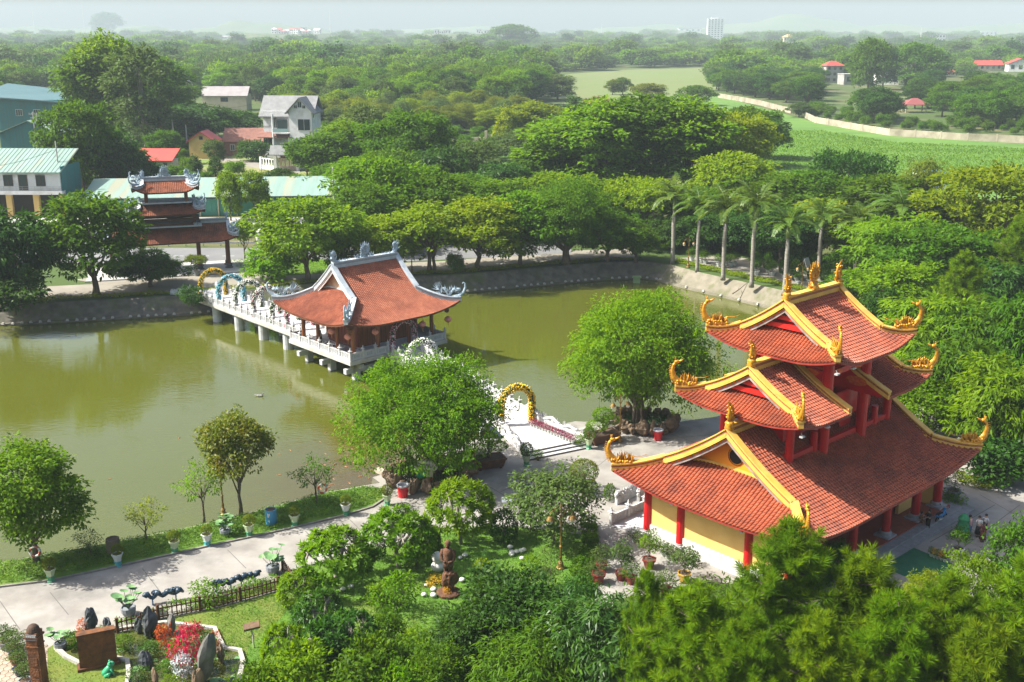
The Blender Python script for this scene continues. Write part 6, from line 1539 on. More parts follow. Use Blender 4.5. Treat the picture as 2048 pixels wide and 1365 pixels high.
proto('wispy',1.6,2.2,.2,8,'tall',60,14,.25,.13,.05,.03,79,twigs=3)

# ---------------------------------------------------------------- figs on the plaza, near trees, pines
figa = tree('fig',868,958,722,268,'bright','huge spreading fig tree between pavilion and plaza','big fig trees on the plaza',rz=.4)
figb = tree('fig_b',1274,850,592,258,'bright','round fig tree in a ring of rocks left of the temple','big fig trees on the plaza',rz=1.9)
def roots(px,py,s,seed):
    rg = random.Random(seed); x,y = G(px,py); mb = MB()
    for k in range(16):
        a = rg.uniform(0,6.28); r = rg.uniform(.3,1.1) * s; z = rg.uniform(2.2,3.4) * s
        mb.tube([(r * math.cos(a) * 1.15,r * math.sin(a) * 1.15,-.1),(r * math.cos(a) * .8,r * math.sin(a) * .8,z * .5),(r * math.cos(a) * .45,r * math.sin(a) * .45,z)],[rg.uniform(.08,.2) * s,.1 * s,.08 * s],6)
    for k in range(26):
        a = rg.uniform(0,6.28); r = rg.uniform(1,4) * s; z = rg.uniform(2.8,3.6); mb.tube([(r * math.cos(a),r * math.sin(a),z),(r * math.cos(a),r * math.sin(a),z - rg.uniform(.6,1.8))],[.015,.01],3)
    return mb
for (f,px,py,s,sd_) in ((figa,858,955,1.0,1),(figb,1290,848,1.0,2)):
    o = roots(px,py,s,sd_).build('aerial_roots',BARK,f); o.scale = (1 / f.scale.x,1 / f.scale.y,1 / f.scale.z)
NT = 'trees on the grass strip beside the path'
tree('near_a',74,1126,898,190,'bright','round tree with a life ring on its trunk beside the path',NT,rz=.3)
t2 = tree('near_b',482,1031,832,135,'yellow','upright two tiered tree with reddish crown beside the lamp post',NT,rz=2.0)
set_mat([c for c in t2.children if c.name.startswith('crown')][0],leaf_mat('leaf_reddish',[(0.075,0.15,0.006),(0.13,0.18,0.008),(0.19,0.17,0.012)],.5,.35))
tree('bare',408,1045,925,85,'bright','low leafy side tree left of the lamp post',NT)
tree('wispy',178,1112,1060,58,'dark','small dark shrub right of the life ring tree',NT,'shrub','shrub')
tree('bare',293,1081,1003,72,'lime','small leaning bonsai like tree with thin yellow leaves',NT)
tree('bare',632,1008,916,78,'mid','nearly bare little tree carrying an orange life ring',NT)
for (px,yb,yt,w) in ((1115 / 2.923,0,0,0),): pass
PN = 'long needled pines in front of the temple'
def pine_at(key,px,Y,yt,W,lbl,m='pine'):
    H = height_at(yt,Y); x = (px - 1024) / FPX * (Y * _cp - (H - CAM_H) * _sp); p = PROTO[key]; return plant_at(key,x,Y,W,H,m,lbl,PN,'pine_tree','pine tree')
pine_at('pine_a',1590,50.0,1040,10.5,'large pine whose tip reaches the near corner of the lower roof')
pine_at('pine_b',1745,49.0,1092,7.5,'pine with open tufts right of the tallest one')
pine_at('pine_a',1905,46.5,1150,8.5,'bushy bright pine left of the edge pine')
pine_at('pine_b',2075,47.5,1105,9.0,'pine cut off by the right edge of the picture')
pine_at('pine_b',1400,47.5,1165,8.0,'pine lower on the left of the large one')
pine_at('pine_b',1300,50.0,1128,3.6,'slender young pine beside the potted roses')
pine_at('pine_a',1650,44.0,1230,7.5,'pine at the very bottom below the temple'); pine_at('pine_b',1800,45.0,1185,7.0,'pine filling the gap between the two brightest pines'); pine_at('pine_a',1500,44.5,1225,7.0,'pine at the bottom left of the tallest pine'); pine_at('pine_b',1985,43.0,1235,7.5,'pine at the bottom right corner')
tree('pine_a',1912,690,500,150,LF['pine'],'small pine among the mango trees behind the temple','pines behind the temple','pine_tree','pine tree')
tree('pine_b',2020,640,425,140,LF['pine'],'tall pine at the right edge behind the temple','pines behind the temple','pine_tree','pine tree')
# palms
for i,(px,yb,yt,w,k) in enumerate(((1345,527,372,105,'palm'),(1394,543,392,100,'palm_b'),(1446,559,395,110,'palm'),(1503,573,385,120,'palm_b'),(1568,590,425,115,'palm'),(1637,546,412,110,'palm_b'),(1709,553,420,115,'palm'),(1795,520,392,150,'palm_b'),(1868,520,400,110,'palm'))):
    wh = ['first royal palm at the far corner of the pond','second royal palm along the right bank','third royal palm along the right bank','tall fourth royal palm along the right bank','fifth royal palm, nearest to the temple roof','royal palm behind the left ridge horn of the top roof','royal palm behind the right ridge horn of the top roof','big royal palm with long drooping fronds among the trees','royal palm half buried in the trees at the right'][i]
    x,y = G(px,yb); H = height_at(yt,y); p = PROTO[k]; t = thing('palm_tree',wh,'palm tree',(x,y,0),_tr.uniform(0,6),'royal palms along the right bank',sc=(w / scale_at(y,H) / p['W'],) * 2 + (H / p['H'],))
    link('fronds',p['crown'],t); link('trunk',p['trunk'],t); link('crownshaft',p['shaft'],t); link('frond_stems',p['rachis'],t)
# ---------------------------------------------------------------- garden plants
GD = 'frangipani trees of the garden'
tree('plum_a',922,1090,950,150,'bright','tall frangipani with a dense dome crown at the plaza edge',GD)
tree('plum_b',797,1138,1012,165,'bright','spreading frangipani with forked trunk by the path',GD)
tree('plum_b',672,1178,1052,165,'bright','frangipani at the end of the picket fence',GD)
tree('plum_c',852,1112,1045,70,'mid','small frangipani behind the statue',GD)
tree('plum_c',640,1300,1165,125,'ivy','low frangipani shrub in front of the turf',GD)
tree('plum_c',655,1362,1230,140,'ivy','frangipani shrub at the bottom below the low one',GD)
tree('plum_c',575,1345,1235,110,'bright','frangipani shrub beside the turf floodlight',GD); tree('plum_b',705,1335,1215,120,'ivy','frangipani shrub right of the low one',GD); tree('plum_c',600,1210,1130,95,'bright','small frangipani at the fence corner',GD)
tp = tree('loose',1108,1090,945,165,'grey','pale stemmed tree with pink flowers and red ribbons behind the lamp post','flowering trees',rz=1.0)
SH = 'shrubs in the garden lawn'
for a in (('bush_a',845,1330,1265,90,'bright','light leafy bush below the sago palm'),('weeds',760,1215,1165,60,'bright','pale leafy shrub left of the ferny one'),('glossy',800,1400,1290,120,'mid','glossy bush at the bottom beside the frangipani shrubs'),('weeds',1060,1150,1110,46,'bright','low light shrub on the right of the lawn'),('ball',1008,1088,1022,56,'dark','dark clipped two tiered topiary bush at the lawn edge'),('ball',977,1068,1028,28,'mid','small round bush beside the two tiered topiary'),('ball',1061,1062,1012,46,'dark','dark round bush below the flowering tree'),('ball',758,1120,1082,30,'dark','dark round bush between two frangipanis'),
          ('weeds',797,1225,1148,88,'bright','pale ferny shrub left of the statue'),('bush_b',777,1300,1225,75,'mid','rounded fine leaved bush below the ferny shrub'),('wispy',1100,1185,1095,52,'grey','thin grey green shrub before the lamp post'),('weeds',965,1180,1120,44,'lime','pale thin shrub right of the statue'),('weeds',958,1215,1185,40,'lime','low lime green shrub in front of the dark bushes'),
          ('glossy',1035,1330,1158,215,'dark','big dark glossy bush in front of the lawn'),('glossy',945,1370,1225,150,'dark','dark glossy bush left of the biggest one'),('mango_near',1195,1400,1205,240,'ivy','broad leaved mango bush at the bottom centre'),('mango_near',1065,1440,1275,210,'mid','mango bush at the bottom edge left of the broad one'),
          ('mango_near',1290,1440,1262,150,'mid','mango bush at the bottom beside the pines'),('glossy',870,1430,1300,120,'mid','leafy bush at the bottom edge right of the frangipani shrubs'),('bush_a',730,1430,1290,130,'mid','leafy bush at the bottom edge under the rounded bush'),('bush_a',590,1420,1300,130,'bright','light green bush at the bottom edge by the pond garden'),('bush_b',520,1440,1330,100,'mid','low bush at the bottom edge by the basin rim'),('bush_b',800,1450,1325,110,'bright','light bush at the bottom edge left of the dark glossy bush'),('mango_near',1150,1290,1170,110,'ivy','mango bush behind the broad leaved one'),
          ('mango_near',1350,1300,1205,90,'grey','grey leaved bush between potted roses and pines'),('loose',2022,1275,1048,130,'mid','loose glossy leaved tree in front of the courtyard at the right'),('loose',1925,1278,1112,105,'bright','lower leafy tree in front of the courtyard, left of the taller one'),('loose',2075,1290,1100,120,'bright','leafy tree at the right edge above the pines'),('mango_near',1662,1172,1082,70,'mid','small mango tree at the corner of the temple'),('mango_near',1845,1235,1150,70,'lime','yellowish mango bush among the pines')):
    tree(*a,SH,'garden_bush','bush')
for (px,yb,w,lb_) in ((883,1262,58,'sago palm on the lawn in front of the statue'),(834,1138,56,'dark sago palm behind the statue'),(962,1132,46,'small sago palm right of the statue')):
    tree('sago',px,yb,yb - 40,w,'dark',lb_,'sago palms on the lawn','sago_palm','sago palm')

# ---------------------------------------------------------------- clipped ground cover, hedges, lawn blades: leaf-sized pieces over an area
def cover(name,poly,hgt,dens,lL,lW,m,seed,z0=.02,bump=1.2,up=.8):
    rg = np.random.default_rng(seed); W = np.array(poly); lo,hi = W.min(0),W.max(0); n = int((hi - lo).prod() * dens); p = rg.uniform(lo,hi,(n,2))
    x,y = p[:,0],p[:,1]; ins = np.zeros(n,bool); j = len(W) - 1
    for i in range(len(W)):
        a,b = W[i],W[j]; c = (a[1] > y) != (b[1] > y); xx = (b[0] - a[0]) * (y - a[1]) / ((b[1] - a[1]) if abs(b[1] - a[1]) > 1e-9 else 1e-9) + a[0]; ins ^= c & (x < xx); j = i
    p = p[ins]; n = len(p)
    if n == 0: return
    hh = hgt * (.62 + .38 * np.sin(p[:,0] * bump + 1.3 * np.sin(p[:,1] * bump * .8)) * np.sin(p[:,1] * bump * 1.1 + .7)) * rg.uniform(.7,1.1,n) if hgt else np.zeros(n)
    P = np.stack([p[:,0],p[:,1],z0 + hh * rg.uniform(.55,1,n)],1); A = unit(np.stack([rg.normal(0,1,n),rg.normal(0,1,n),np.abs(rg.normal(up,.5,n))],1)); N = unit(rg.normal(0,.5,(n,3)) + np.array([0,0,.8]))
    V,F = quads(leaves(P,A,N,lL * rg.uniform(.6,1.3,n),lW)); o = link(name,np_mesh(name,V,F,LF[m] if isinstance(m,str) else m)); o['kind'] = 'stuff'; return o
LFG = leaf_mat('grass_blades',[(0.050,0.150,0.006),(0.080,0.200,0.008),(0.120,0.235,0.010)],.6,.4); LFT = leaf_mat('turf_blades',[(0.085,0.140,0.008),(0.125,0.180,0.012),(0.17,0.19,0.025)],.6,.35)
cover('grass',gp(LAWN_PX),.10,70,.20,.035,LFG,1,.05,.8,1.0)
cover('turf_grass',gp(TURF_PX),.03,60,.10,.035,LFT,2,.06,1.2,.9)
cover('ground_cover',[(-52,55.9)] + gp([(a,b - 3) for a,b in STRIP_LO]) + gp([(a,b + 2) for a,b in STRIP_HI]) + [(-55,58.6)],.34,150,.15,.07,leaf_mat('strip_leaf',[(0.050,0.145,0.006),(0.085,0.195,0.009),(0.13,0.225,0.012)],.55,.38),3,.04,2.2,.5)
cover('hedge',gp([(1160,1052),(1192,1050),(1198,1110),(1178,1150),(1183,1195),(1150,1198),(1138,1152),(1165,1102)]),1.15,420,.16,.09,'mid',4,.05,1.6,.4)
cover('hedge',offset(FT[1:],.55) + offset(FT[1:],2.3)[::-1],.55,60,.24,.14,'lime',5,.02,1.1,.5)
cover('hedge',[(25.6,173),(29.2,167.2),(38.9,155.3),(47.9,144),(49.4,145.2),(40.4,156.7),(30.9,168.6),(27,175)],.5,90,.22,.13,LF['lime'],6,.02,1.3,.5)
cover('grass',gp([(458,522),(700,519),(700,546),(560,552),(490,548)]),.15,30,.35,.06,'bright',7,.03)
FENCE = [(236,1269),(274,1259),(322,1240),(428,1219),(505,1199),(590,1175)]
cover('hedge',gp([(234,1262),(320,1234),(428,1212),(592,1166),(588,1150),(500,1176),(420,1200),(300,1232),(232,1252)]),.8,230,.16,.08,'bright',8,.04,2.0,.5)
cover('border_plants',gp([(1908,958),(1930,975),(1975,985),(2048,948),(2090,920),(2090,905),(2048,930),(1975,962),(1938,957),(1915,945)]),.55,220,.16,.09,'lime',9,.03,3.0,.6)
cover('border_plants',gp([(1930,958),(1975,965),(2048,932),(2090,905),(2060,890),(1960,925)]),.9,60,.24,.12,'mid',10,.03,1.5,.5)
fg = cover('field_weeds',gp([(1480,395),(1500,300),(1560,262),(1640,262),(1790,285),(2060,298),(2060,370),(1800,395)]),.16,2.6,.55,.26,LF['bright'],11,.02,.2,.6)
for (pp,rad,sd_) in (((858,955),3.0,1),((1290,850),2.3,2)):       # plants in the rock rings
    x,y = G(*pp); cover('ring_plants',[(x + rad * .9 * math.cos(k * .5),y + rad * .9 * math.sin(k * .5)) for k in range(13)],.8,110,.42,.07,'dark',20 + sd_,.1,1.6,1.6)
cover('pine_undergrowth',gp([(1240,1205),(1420,1172),(1500,1178),(1640,1192),(1760,1178),(1900,1220),(2060,1195),(2400,1260),(2400,1480),(1150,1480),(1190,1262)]),1.3,26,.40,.12,'mid',31,.05,.9,.5)
# ---------------------------------------------------------------- planters, lamps and furniture by the water
M_SOIL = mat('soil',(0.06,0.04,0.025),.95,(0.09,0.06,0.04),6)
M_PGREEN = mat('glaze_pale_green',(0.42,0.50,0.30),.45,(0.36,0.44,0.26),3); M_PGREEN2 = mat('glaze_green',(0.06,0.28,0.14),.45,(0.05,0.22,0.12),4); M_PWHITE = mat('glaze_white',(0.50,0.54,0.50),.45); M_PTURQ = mat('glaze_turquoise',(0.07,0.34,0.36),.45)
M_PRED = mat('glaze_dark_red',(0.20,0.03,0.022),.4,(0.13,0.02,0.016),3); M_PBLUE = mat('glaze_dark_blue',(0.03,0.04,0.10),.35); M_PGREY = mat('pot_grey',(0.20,0.22,0.24),.6); M_PYEL = mat('glaze_ochre',(0.42,0.26,0.04),.5); M_PBRN = mat('trough_brown',(0.15,0.07,0.035),.7,(0.09,0.045,0.025),2)
def hexpot(t,m1,m2,s=1.0,stand=True):
    mb = MB()
    if stand:
        mb.lathe([(.26 * s,0),(.30 * s,.05 * s),(.22 * s,.12 * s),(.24 * s,.30 * s),(.30 * s,.40 * s)],6); mb.build('pot_stand',m2,t); z = .40 * s
    else: z = 0
    mb = MB(); mb.lathe([(.24 * s,z),(.36 * s,z + .42 * s),(.43 * s,z + .50 * s),(.43 * s,z + .57 * s),(.36 * s,z + .57 * s),(.34 * s,z + .48 * s)],6,caps=False); mb.lathe([(.23 * s,z),(.24 * s,z + .01)],6); mb.build('pot',m1,t)
    mb = MB(); mb.lathe([(.36 * s,z + .46 * s),(.34 * s,z + .52 * s)],6); mb.build('soil',M_SOIL,t); return z + .5 * s
def potted(label,px,yb,m1,m2,s,key,W,H,lm,group=None,stand=True,name='potted_plant',cat='potted plant',rz=.3):
    t = thing(name,label,cat,(*G(px,yb),0),rz,group); z = hexpot(t,m1,m2,s,stand); p = PROTO[key]
    for (n,me) in (('crown',p['crown']),('stem',p['trunk'])):
        o = link(n,me,t,loc=(0,0,z),sc=(W / p['W'],W / p['W'],H / p['H']))
        if n == 'crown': set_mat(o,LF[lm] if isinstance(lm,str) else lm)
    return t
STRIPP = 'bonsai planters along the path'
for (px,yb,m1,m2,w,wh) in ((102,1163,M_PGREEN,M_PGREEN2,.9,'nearest the left edge'),(237,1132,M_PWHITE,M_PTURQ,.8,'just below the brown barrel'),(350,1106,M_PGREEN,M_PGREEN2,.9,'third along the path'),(415,1092,M_PWHITE,M_PTURQ,.8,'just left of the lotus pot'),(499,1073,M_PGREEN,M_PGREEN2,.9,'between lotus pot and blue barrel'),(590,1053,M_PGREEN,M_PGREEN2,.8,'just right of the blue barrel'),(692,1031,M_PWHITE,M_PGREEN2,.85,'near the rounded end of the hedge strip'),(775,1011,M_PGREEN,M_PGREEN2,.9,'beside the red bin under the big fig')):
    potted(('white and turquoise' if m2 is M_PTURQ else 'pale green') + ' hexagonal planter with round bonsai ' + wh,px,yb,m1,m2,.98,'ball',w,w * .95,'olive',STRIPP,rz=_tr.uniform(0,1),name='planter',cat='planter')
for (px,yb,wh) in ((1053,932,'at the left foot of the steps'),(1178,898,'at the right foot of the steps')):
    potted('green glazed planter with leafy bonsai ' + wh,px,yb,M_PGREEN,M_PGREEN2,1.0,'ball',1.1,1.2,'mid','planters at the steps',name='planter',cat='planter')
for (px,yb,W,H,wh) in ((1076,921,1.1,.7,'beside the left planter of the steps'),(1160,893,1.3,.8,'beside the right planter of the steps')):
    potted('low flowering plant ' + wh,px,yb,M_PBRN,M_PBRN,.5,'weeds',W,H,'bright','low plants at the steps',stand=False)
def barrel(label,px,yb,m,r,h):
    t = thing('barrel',label,'barrel',(*G(px,yb),0)); mb = MB(); mb.lathe([(r * .95,0),(r,.05),(r,h * .3),(r * 1.03,h * .32),(r,h * .34),(r,h * .64),(r * 1.03,h * .66),(r,h * .68),(r,h),(r * .9,h),(r * .88,h - .12)],18,caps=False); mb.build('body',m,t,smooth=False)
    mb = MB(); mb.lathe([(r * .9,h - .1),(r * .88,h - .06)],16); mb.build('soil',M_SOIL,t); return t
bl = barrel('blue plastic barrel planted with soil beside the path',543,1049,mat('barrel_blue',(0.05,0.26,0.44),.5,(0.06,0.22,0.36),2),.43,1.25)
mb = MB()
for (a,z,w,h) in ((-1.9,.9,.05,.30),(-1.75,.98,.16,.05),(-1.75,.85,.05,.24),(-1.6,.95,.05,.2),(-1.8,.45,.14,.05),(-1.68,.40,.05,.2)): mb.box((.437 * math.cos(a),.437 * math.sin(a),z),(w,.02,h),a + math.pi / 2)
mb.build('painted_letters',mat('white_lettering',(.6,.62,.62),.6),bl)
barrel('brown concrete barrel planter behind the second bonsai planter',228,1108,mat('barrel_brown',(0.15,0.13,0.08),.9,(0.10,0.09,0.05),2),.47,1.2)
def ring(label,px,yb,z,tilt,band):
    x,y = G(px,yb); mb = MB(); n = 24; mb.M = Matrix.Translation((x,y,z)) @ Matrix.Rotation(tilt,4,'Z') @ Matrix.Rotation(R(80),4,'X')
    for i in range(8):
        mb.mi = i % 2; mb.tube([(.34 * math.cos(2 * math.pi * (i + j / 4) / 8),.34 * math.sin(2 * math.pi * (i + j / 4) / 8),0) for j in range(5)],.095,7)
    tag(mb.build('life_ring',[mat('ring_white',(.62,.60,.56),.6),band]),label,'life ring','life rings')
ring('white and faded red life ring hanging on the round tree trunk',73,1128,.95,.1,mat('ring_faded',(.40,.12,.08),.6)); ring('orange and white life ring hung on the bare little tree',646,1002,1.05,.5,mat('ring_orange',(.70,.17,.07),.6))
# ornate lamp posts
M_BRASS = mat('lamp_brass',(0.30,0.19,0.055),.4,(0.20,0.125,0.04),4,metal=.55); M_GLOBE = mat('lamp_globe',(.62,.60,.52),.25)
def lamp_meshes():
    p = MB(); p.lathe([(.30,0),(.30,.12),(.20,.2),(.16,.34),(.2,.42),(.09,.6),(.11,.9),(.07,1.0),(.085,1.5),(.12,1.6),(.06,1.7),(.055,3.1),(.09,3.2),(.05,3.3),(.045,4.3),(.08,4.4),(.02,4.7)],10)
    a = MB()
    for s in (-1,1): a.tube([(0,0,3.6),(s * .25,0,4.0),(s * .55,0,4.15),(s * .75,0,3.95),(s * .70,0,3.75)],[.03,.03,.028,.025,.02],6); a.tube([(s * .1,0,4.1),(s * .3,0,4.35),(s * .45,0,4.25),(s * .38,0,4.1)],.02,5)
    c = MB(); c.lathe([(.05,.22),(.16,.16),(.24,0),(.27,-.06),(.22,-.07)],12); g = MB(); g.ball((0,0,-.16),(.18,.18,.2),10,7)
    return p.mesh('post',M_BRASS),a.mesh('arm',M_BRASS),c.mesh('lamp_cap',M_BRASS),g.mesh('globe',M_GLOBE)
LP_ = lamp_meshes()
def lamp(label,px,yb,rz=.5,h=4.6):
    k = h / 4.6; t = thing('lamp_post',label,'lamp post',(*G(px,yb),0),rz,'ornate brass lamp posts',sc=k); link('post',LP_[0],t); link('arm',LP_[1],t)
    for s in (-1,1): c = link('lamp_cap',LP_[2],t,loc=(s * .72,0,3.55)); link('globe',LP_[3],c)
lamp('ornate brass lamp post beside the two tiered tree',447,1030,.2); lamp('ornate brass lamp post in the garden by the hedge',1121,1138,.15,4.9); lamp('brass lamp post at the end of the left trough',950,947,.3); lamp('brass lamp post left of the round fig',1239,884,.3)
lamp('brass lamp post under the first palms on the right bank',1376,536,.2,5.0); lamp('brass lamp post on the right bank behind the temple roof',1602,592,.2,5.0); lamp('brass lamp post on the far bank behind the pavilion',824,546,.2,5.0)
# lotus pots, bins, troughs, benches
def lotus(label,px,yb,s=1.0,pot=M_PGREY,n=16):
    t = thing('lotus_pot',label,'lotus pot',(*G(px,yb),0),0,'lotus pots'); mb = MB(); mb.lathe([(.25 * s,0),(.40 * s,.3 * s),(.42 * s,.55 * s),(.36 * s,.55 * s),(.34 * s,.48 * s)],12); mb.build('pot',pot,t); rg = random.Random(px)
    st,lv = MB(),MB()
    for k in range(n):
        a = rg.uniform(0,6.28); r = rg.uniform(.1,.75) * s; z = rg.uniform(.9,1.6) * s; c = (r * math.cos(a),r * math.sin(a),z); st.tube([(0,0,.45 * s),(c[0] * .6,c[1] * .6,z * .7),c],.015,4)
        R_ = rg.uniform(.18,.30) * s; tx,ty = rg.uniform(-.5,.5),rg.uniform(-.5,.5); m = 10
        lv.add([c] + [(c[0] + R_ * math.cos(2 * math.pi * i / m),c[1] + R_ * math.sin(2 * math.pi * i / m),c[2] + .07 * s + R_ * (tx * math.cos(2 * math.pi * i / m) + ty * math.sin(2 * math.pi * i / m)) * .6) for i in range(m)],[(0,1 + i,1 + (i + 1) % m) for i in range(m)])
    st.build('stalks',LF['mid'],t); lv.build('leaves',M_LOTUS,t)
M_LOTUS = mat('lotus_leaf',(0.10,0.22,0.085),.55,(0.14,0.26,0.09),2.5)
lotus('dark pot of lotus leaves standing before the lamp post',451,1072); lotus('lotus pot at the corner of the picket fence',546,1148,1.15); lotus('lotus pot behind the picket fence near the rocks',258,1232,1.15); lotus('lotus pot in the left corner of the pond garden',122,1300,.9,n=8)
def bin_(label,px,yb,h):
    t = thing('bin',label,'bin',(*G(px,yb),0),0,'red bins'); mb = MB(); k = h; mb.lathe([(.34 * k,0),(.42 * k,.92 * k),(.46 * k,.93 * k),(.46 * k,1.0 * k),(.40 * k,1.0 * k),(.36 * k,.6 * k)],16,caps=False); mb.lathe([(.34 * k,0),(.345 * k,.01)],14); mb.build('body',mat('bin_red',(.52,.012,.02),.45),t)
    mb = MB(); mb.lathe([(.47 * k,.90 * k),(.475 * k,1.01 * k),(.39 * k,1.015 * k),(.36 * k,.7 * k)],16,caps=False); mb.build('liner',mat('bin_liner',(.45,.48,.52),.4),t)
bin_('red plastic bin with pale liner beside the left fig rocks',806,994,1.05); bin_('red plastic bin beside the round fig near the temple',1316,880,1.0)
def trough(label,px,yb,w,d,h,rz,tiers):
    t = thing('bonsai_trough',label,'bonsai',(*G(px,yb),0),rz,'cloud pruned bonsai in troughs'); mb = MB(); mb.add([(-w * .42,-d * .38,.1),(w * .42,-d * .38,.1),(w * .42,d * .38,.1),(-w * .42,d * .38,.1),(-w / 2,-d / 2,h),(w / 2,-d / 2,h),(w / 2,d / 2,h),(-w / 2,d / 2,h)],[(3,2,1,0),(0,1,5,4),(1,2,6,5),(2,3,7,6),(3,0,4,7)])
    mb.beam([(-w / 2,-d / 2,h),(w / 2,-d / 2,h)],.12,.05,.12); mb.beam([(-w / 2,d / 2,h),(w / 2,d / 2,h)],.12,.05,.12); mb.beam([(-w / 2,-d / 2,h),(-w / 2,d / 2,h)],.12,.05,.12); mb.beam([(w / 2,-d / 2,h),(w / 2,d / 2,h)],.12,.05,.12)
    for sx in (-1,1): mb.box((sx * w * .34,0,.06),(.2,d * .8,.12))
    mb.build('trough',M_PBRN,t); mb = MB(); mb.box((0,0,h - .06),(w - .1,d - .1,.1)); mb.build('soil',M_SOIL,t)
    mb = MB(); top = max(z for (_,_,z,_,_) in tiers); mb.tube([(0,0,h - .1),(.15,.05,h + .5),(-.1,0,h + 1.0),(0,0,top)],[.16,.13,.09,.05],7)
    for (x,y,z,rx,rz_) in tiers: mb.tube([(0,0,h + .35),(x * .6,y * .6,z - .2),(x,y,z)],[.07,.05,.03],5)
    mb.build('trunk',BARK,t); p = PROTO['ball']
    for (x,y,z,rx,rz_) in tiers: o = link('foliage_pad',p['crown'],t,loc=(x,y,z - rz_),sc=(rx * 2,rx * 2,rz_ * 2)); set_mat(o,LF['bright'])
trough('large cloud pruned bonsai in a brown trough right of the bridge',1205,884,2.9,1.5,.85,.5,[(0,0,2.6,.95,.62),(-.75,-.2,1.75,1.0,.42),(.9,.1,1.95,.9,.34)])
trough('dark cloud pruned bonsai in a big brown trough left of the steps',977,934,2.7,1.6,.85,.35,[(.1,0,2.5,.9,.55),(.9,.1,1.75,.85,.35),(-.85,0,1.35,.8,.3)])
def bench(label,px,yb,rz,L_=1.6,back=True,m=None):
    t = thing('bench',label,'bench',(*G(px,yb),0),rz,'stone benches on the plaza'); m = m or mat('bench_stone',(.36,.34,.31),.8,(.28,.26,.24),3); mb = MB(); mb.box((0,0,.45),(L_,.48,.09)); mb.build('seat',m,t)
    for s in (-1,1): mb = MB(); mb.box((s * L_ * .36,0,.20),(.14,.40,.41)); mb.build('leg',m,t)
    if back: mb = MB(); mb.box((0,.24,.74),(L_,.08,.36)); mb.build('backrest',m,t)
bench('pale bench with backrest left of the brown trough',931,928,.35); bench('stone bench between the bridge parapet and the right bonsai',1163,868,.6,1.7,False); bench('small stone bench behind the lamp post by the round fig',1229,861,.5,1.2)
# dark red potted flowers along the bridge flare
M_MAG = leaf_mat('leaf_magenta',[(0.16,0.012,0.03),(0.26,0.02,0.05),(0.10,0.03,0.03)],.6,.2)
cc = [G(1068,852,.45),G(1150,886,.45)]
for i in range(15):
    f = i / 14; x,y = cc[0][0] + (cc[1][0] - cc[0][0]) * f,cc[0][1] + (cc[1][1] - cc[0][1]) * f; t = thing('potted_plant','white pot with dark crimson flowers in the row along the right bridge parapet','potted plant',(x - .22,y - .1,.46),f * 5,'crimson flower pots along the bridge parapet')
    mb = MB(); mb.lathe([(.11,0),(.16,.26),(.18,.28)],10); mb.build('pot',M_PWHITE,t); p = PROTO['weeds']; o = link('crown',p['crown'],t,loc=(0,0,.2),sc=(.62 / p['W'],.62 / p['W'],.62 / p['H'])); set_mat(o,M_MAG)
# rocks round the figs
M_ROCK = mat('brown_rock',(0.20,0.14,0.085),.9,(0.11,0.08,0.055),1.2,8,.9,2.5); M_DROCK = mat('dark_rock',(0.035,0.042,0.048),.7,(0.085,0.095,0.10),2.2,8,1.0,3); M_GROCK = mat('grey_rock',(0.17,0.165,0.15),.9,(0.09,0.09,0.085),1.2,8,1.0,2.5)
def rock_mesh(name,s,seed,m,nu=12,nv=8,rough=.22,squash=None):
    rg = np.random.default_rng(seed); mb = MB(); mb.ball((0,0,0),1.0,nu,nv); V = np.array(mb.v); off = rg.normal(0,rough,len(V)); k = rg.uniform(-1,1,(4,3)) * 3
    f = 1 + .16 * np.sin(V @ k[0] + 1) + .12 * np.sin(V @ k[1] * 2) + off * .45; V = V * f[:,None] * np.array(s); V[:,2] -= V[:,2].min() + .08; mb.v = [tuple(v) for v in V]; return mb.mesh(name,m)
for (pp,rad,n,wh,g) in (((858,958),3.25,20,'brown boulder in the ring round the left fig','boulders round the left fig'),((1290,853),2.7,18,'brown boulder in the ring round the right fig','boulders round the right fig')):
    x,y = G(*pp); ms = [rock_mesh('boulder',(.55,.42,.55),n * 7 + q,M_ROCK) for q in range(4)]; rg = random.Random(n)
    for k in range(n):
        a = 2 * math.pi * k / n; o = link('boulder',ms[k % 4],loc=(x + rad * math.cos(a),y + rad * .92 * math.sin(a),0),rz=a + rg.uniform(-.5,.5),sc=rg.uniform(.75,1.25)); tag(o,wh,'boulder',g)
# cut-out sign: white cloud shape over a green door panel
t = thing('cutout_sign','painted cut-out sign with white cloud top and green door under the left fig','sign',(*G(851,972),0),-.1); mb = MB()
for (x,z,r) in ((-.55,1.75,.36),(-.1,1.95,.42),(.4,1.85,.38),(.75,1.65,.28),(0,1.62,.4)): mb.M = Matrix.Translation((x,0,z)) @ Matrix.Rotation(R(90),4,'X'); mb.lathe([(r,-.03 - .003 * r),(r,.03 + .003 * r)],16)
mb.build('cloud_panel',M_WHITE,t); mb = MB(); mb.box((-.35,-.02,.7),(.72,.07,1.4)); mb.build('door_panel',mat('sign_green',(.02,.30,.14),.6),t)
mb = MB(); mb.box((.35,-.02,.75),(.6,.06,1.5)); mb.build('wall_panel',mat('sign_cream',(.55,.52,.36),.6),t); mb = MB(); mb.box((.45,-.06,.55),(.35,.05,.5)); mb.build('red_panel',mat('sign_red',(.45,.06,.03),.6),t)
mb = MB()
for k in range(4): mb.box((-.3 + k * .22,-.05,1.85),(.14,.02,.10)); mb.box((-.2 + k * .22,-.05,1.68),(.14,.02,.09))
mb.build('lettering',mat('sign_letters',(.12,.12,.12),.7),t)
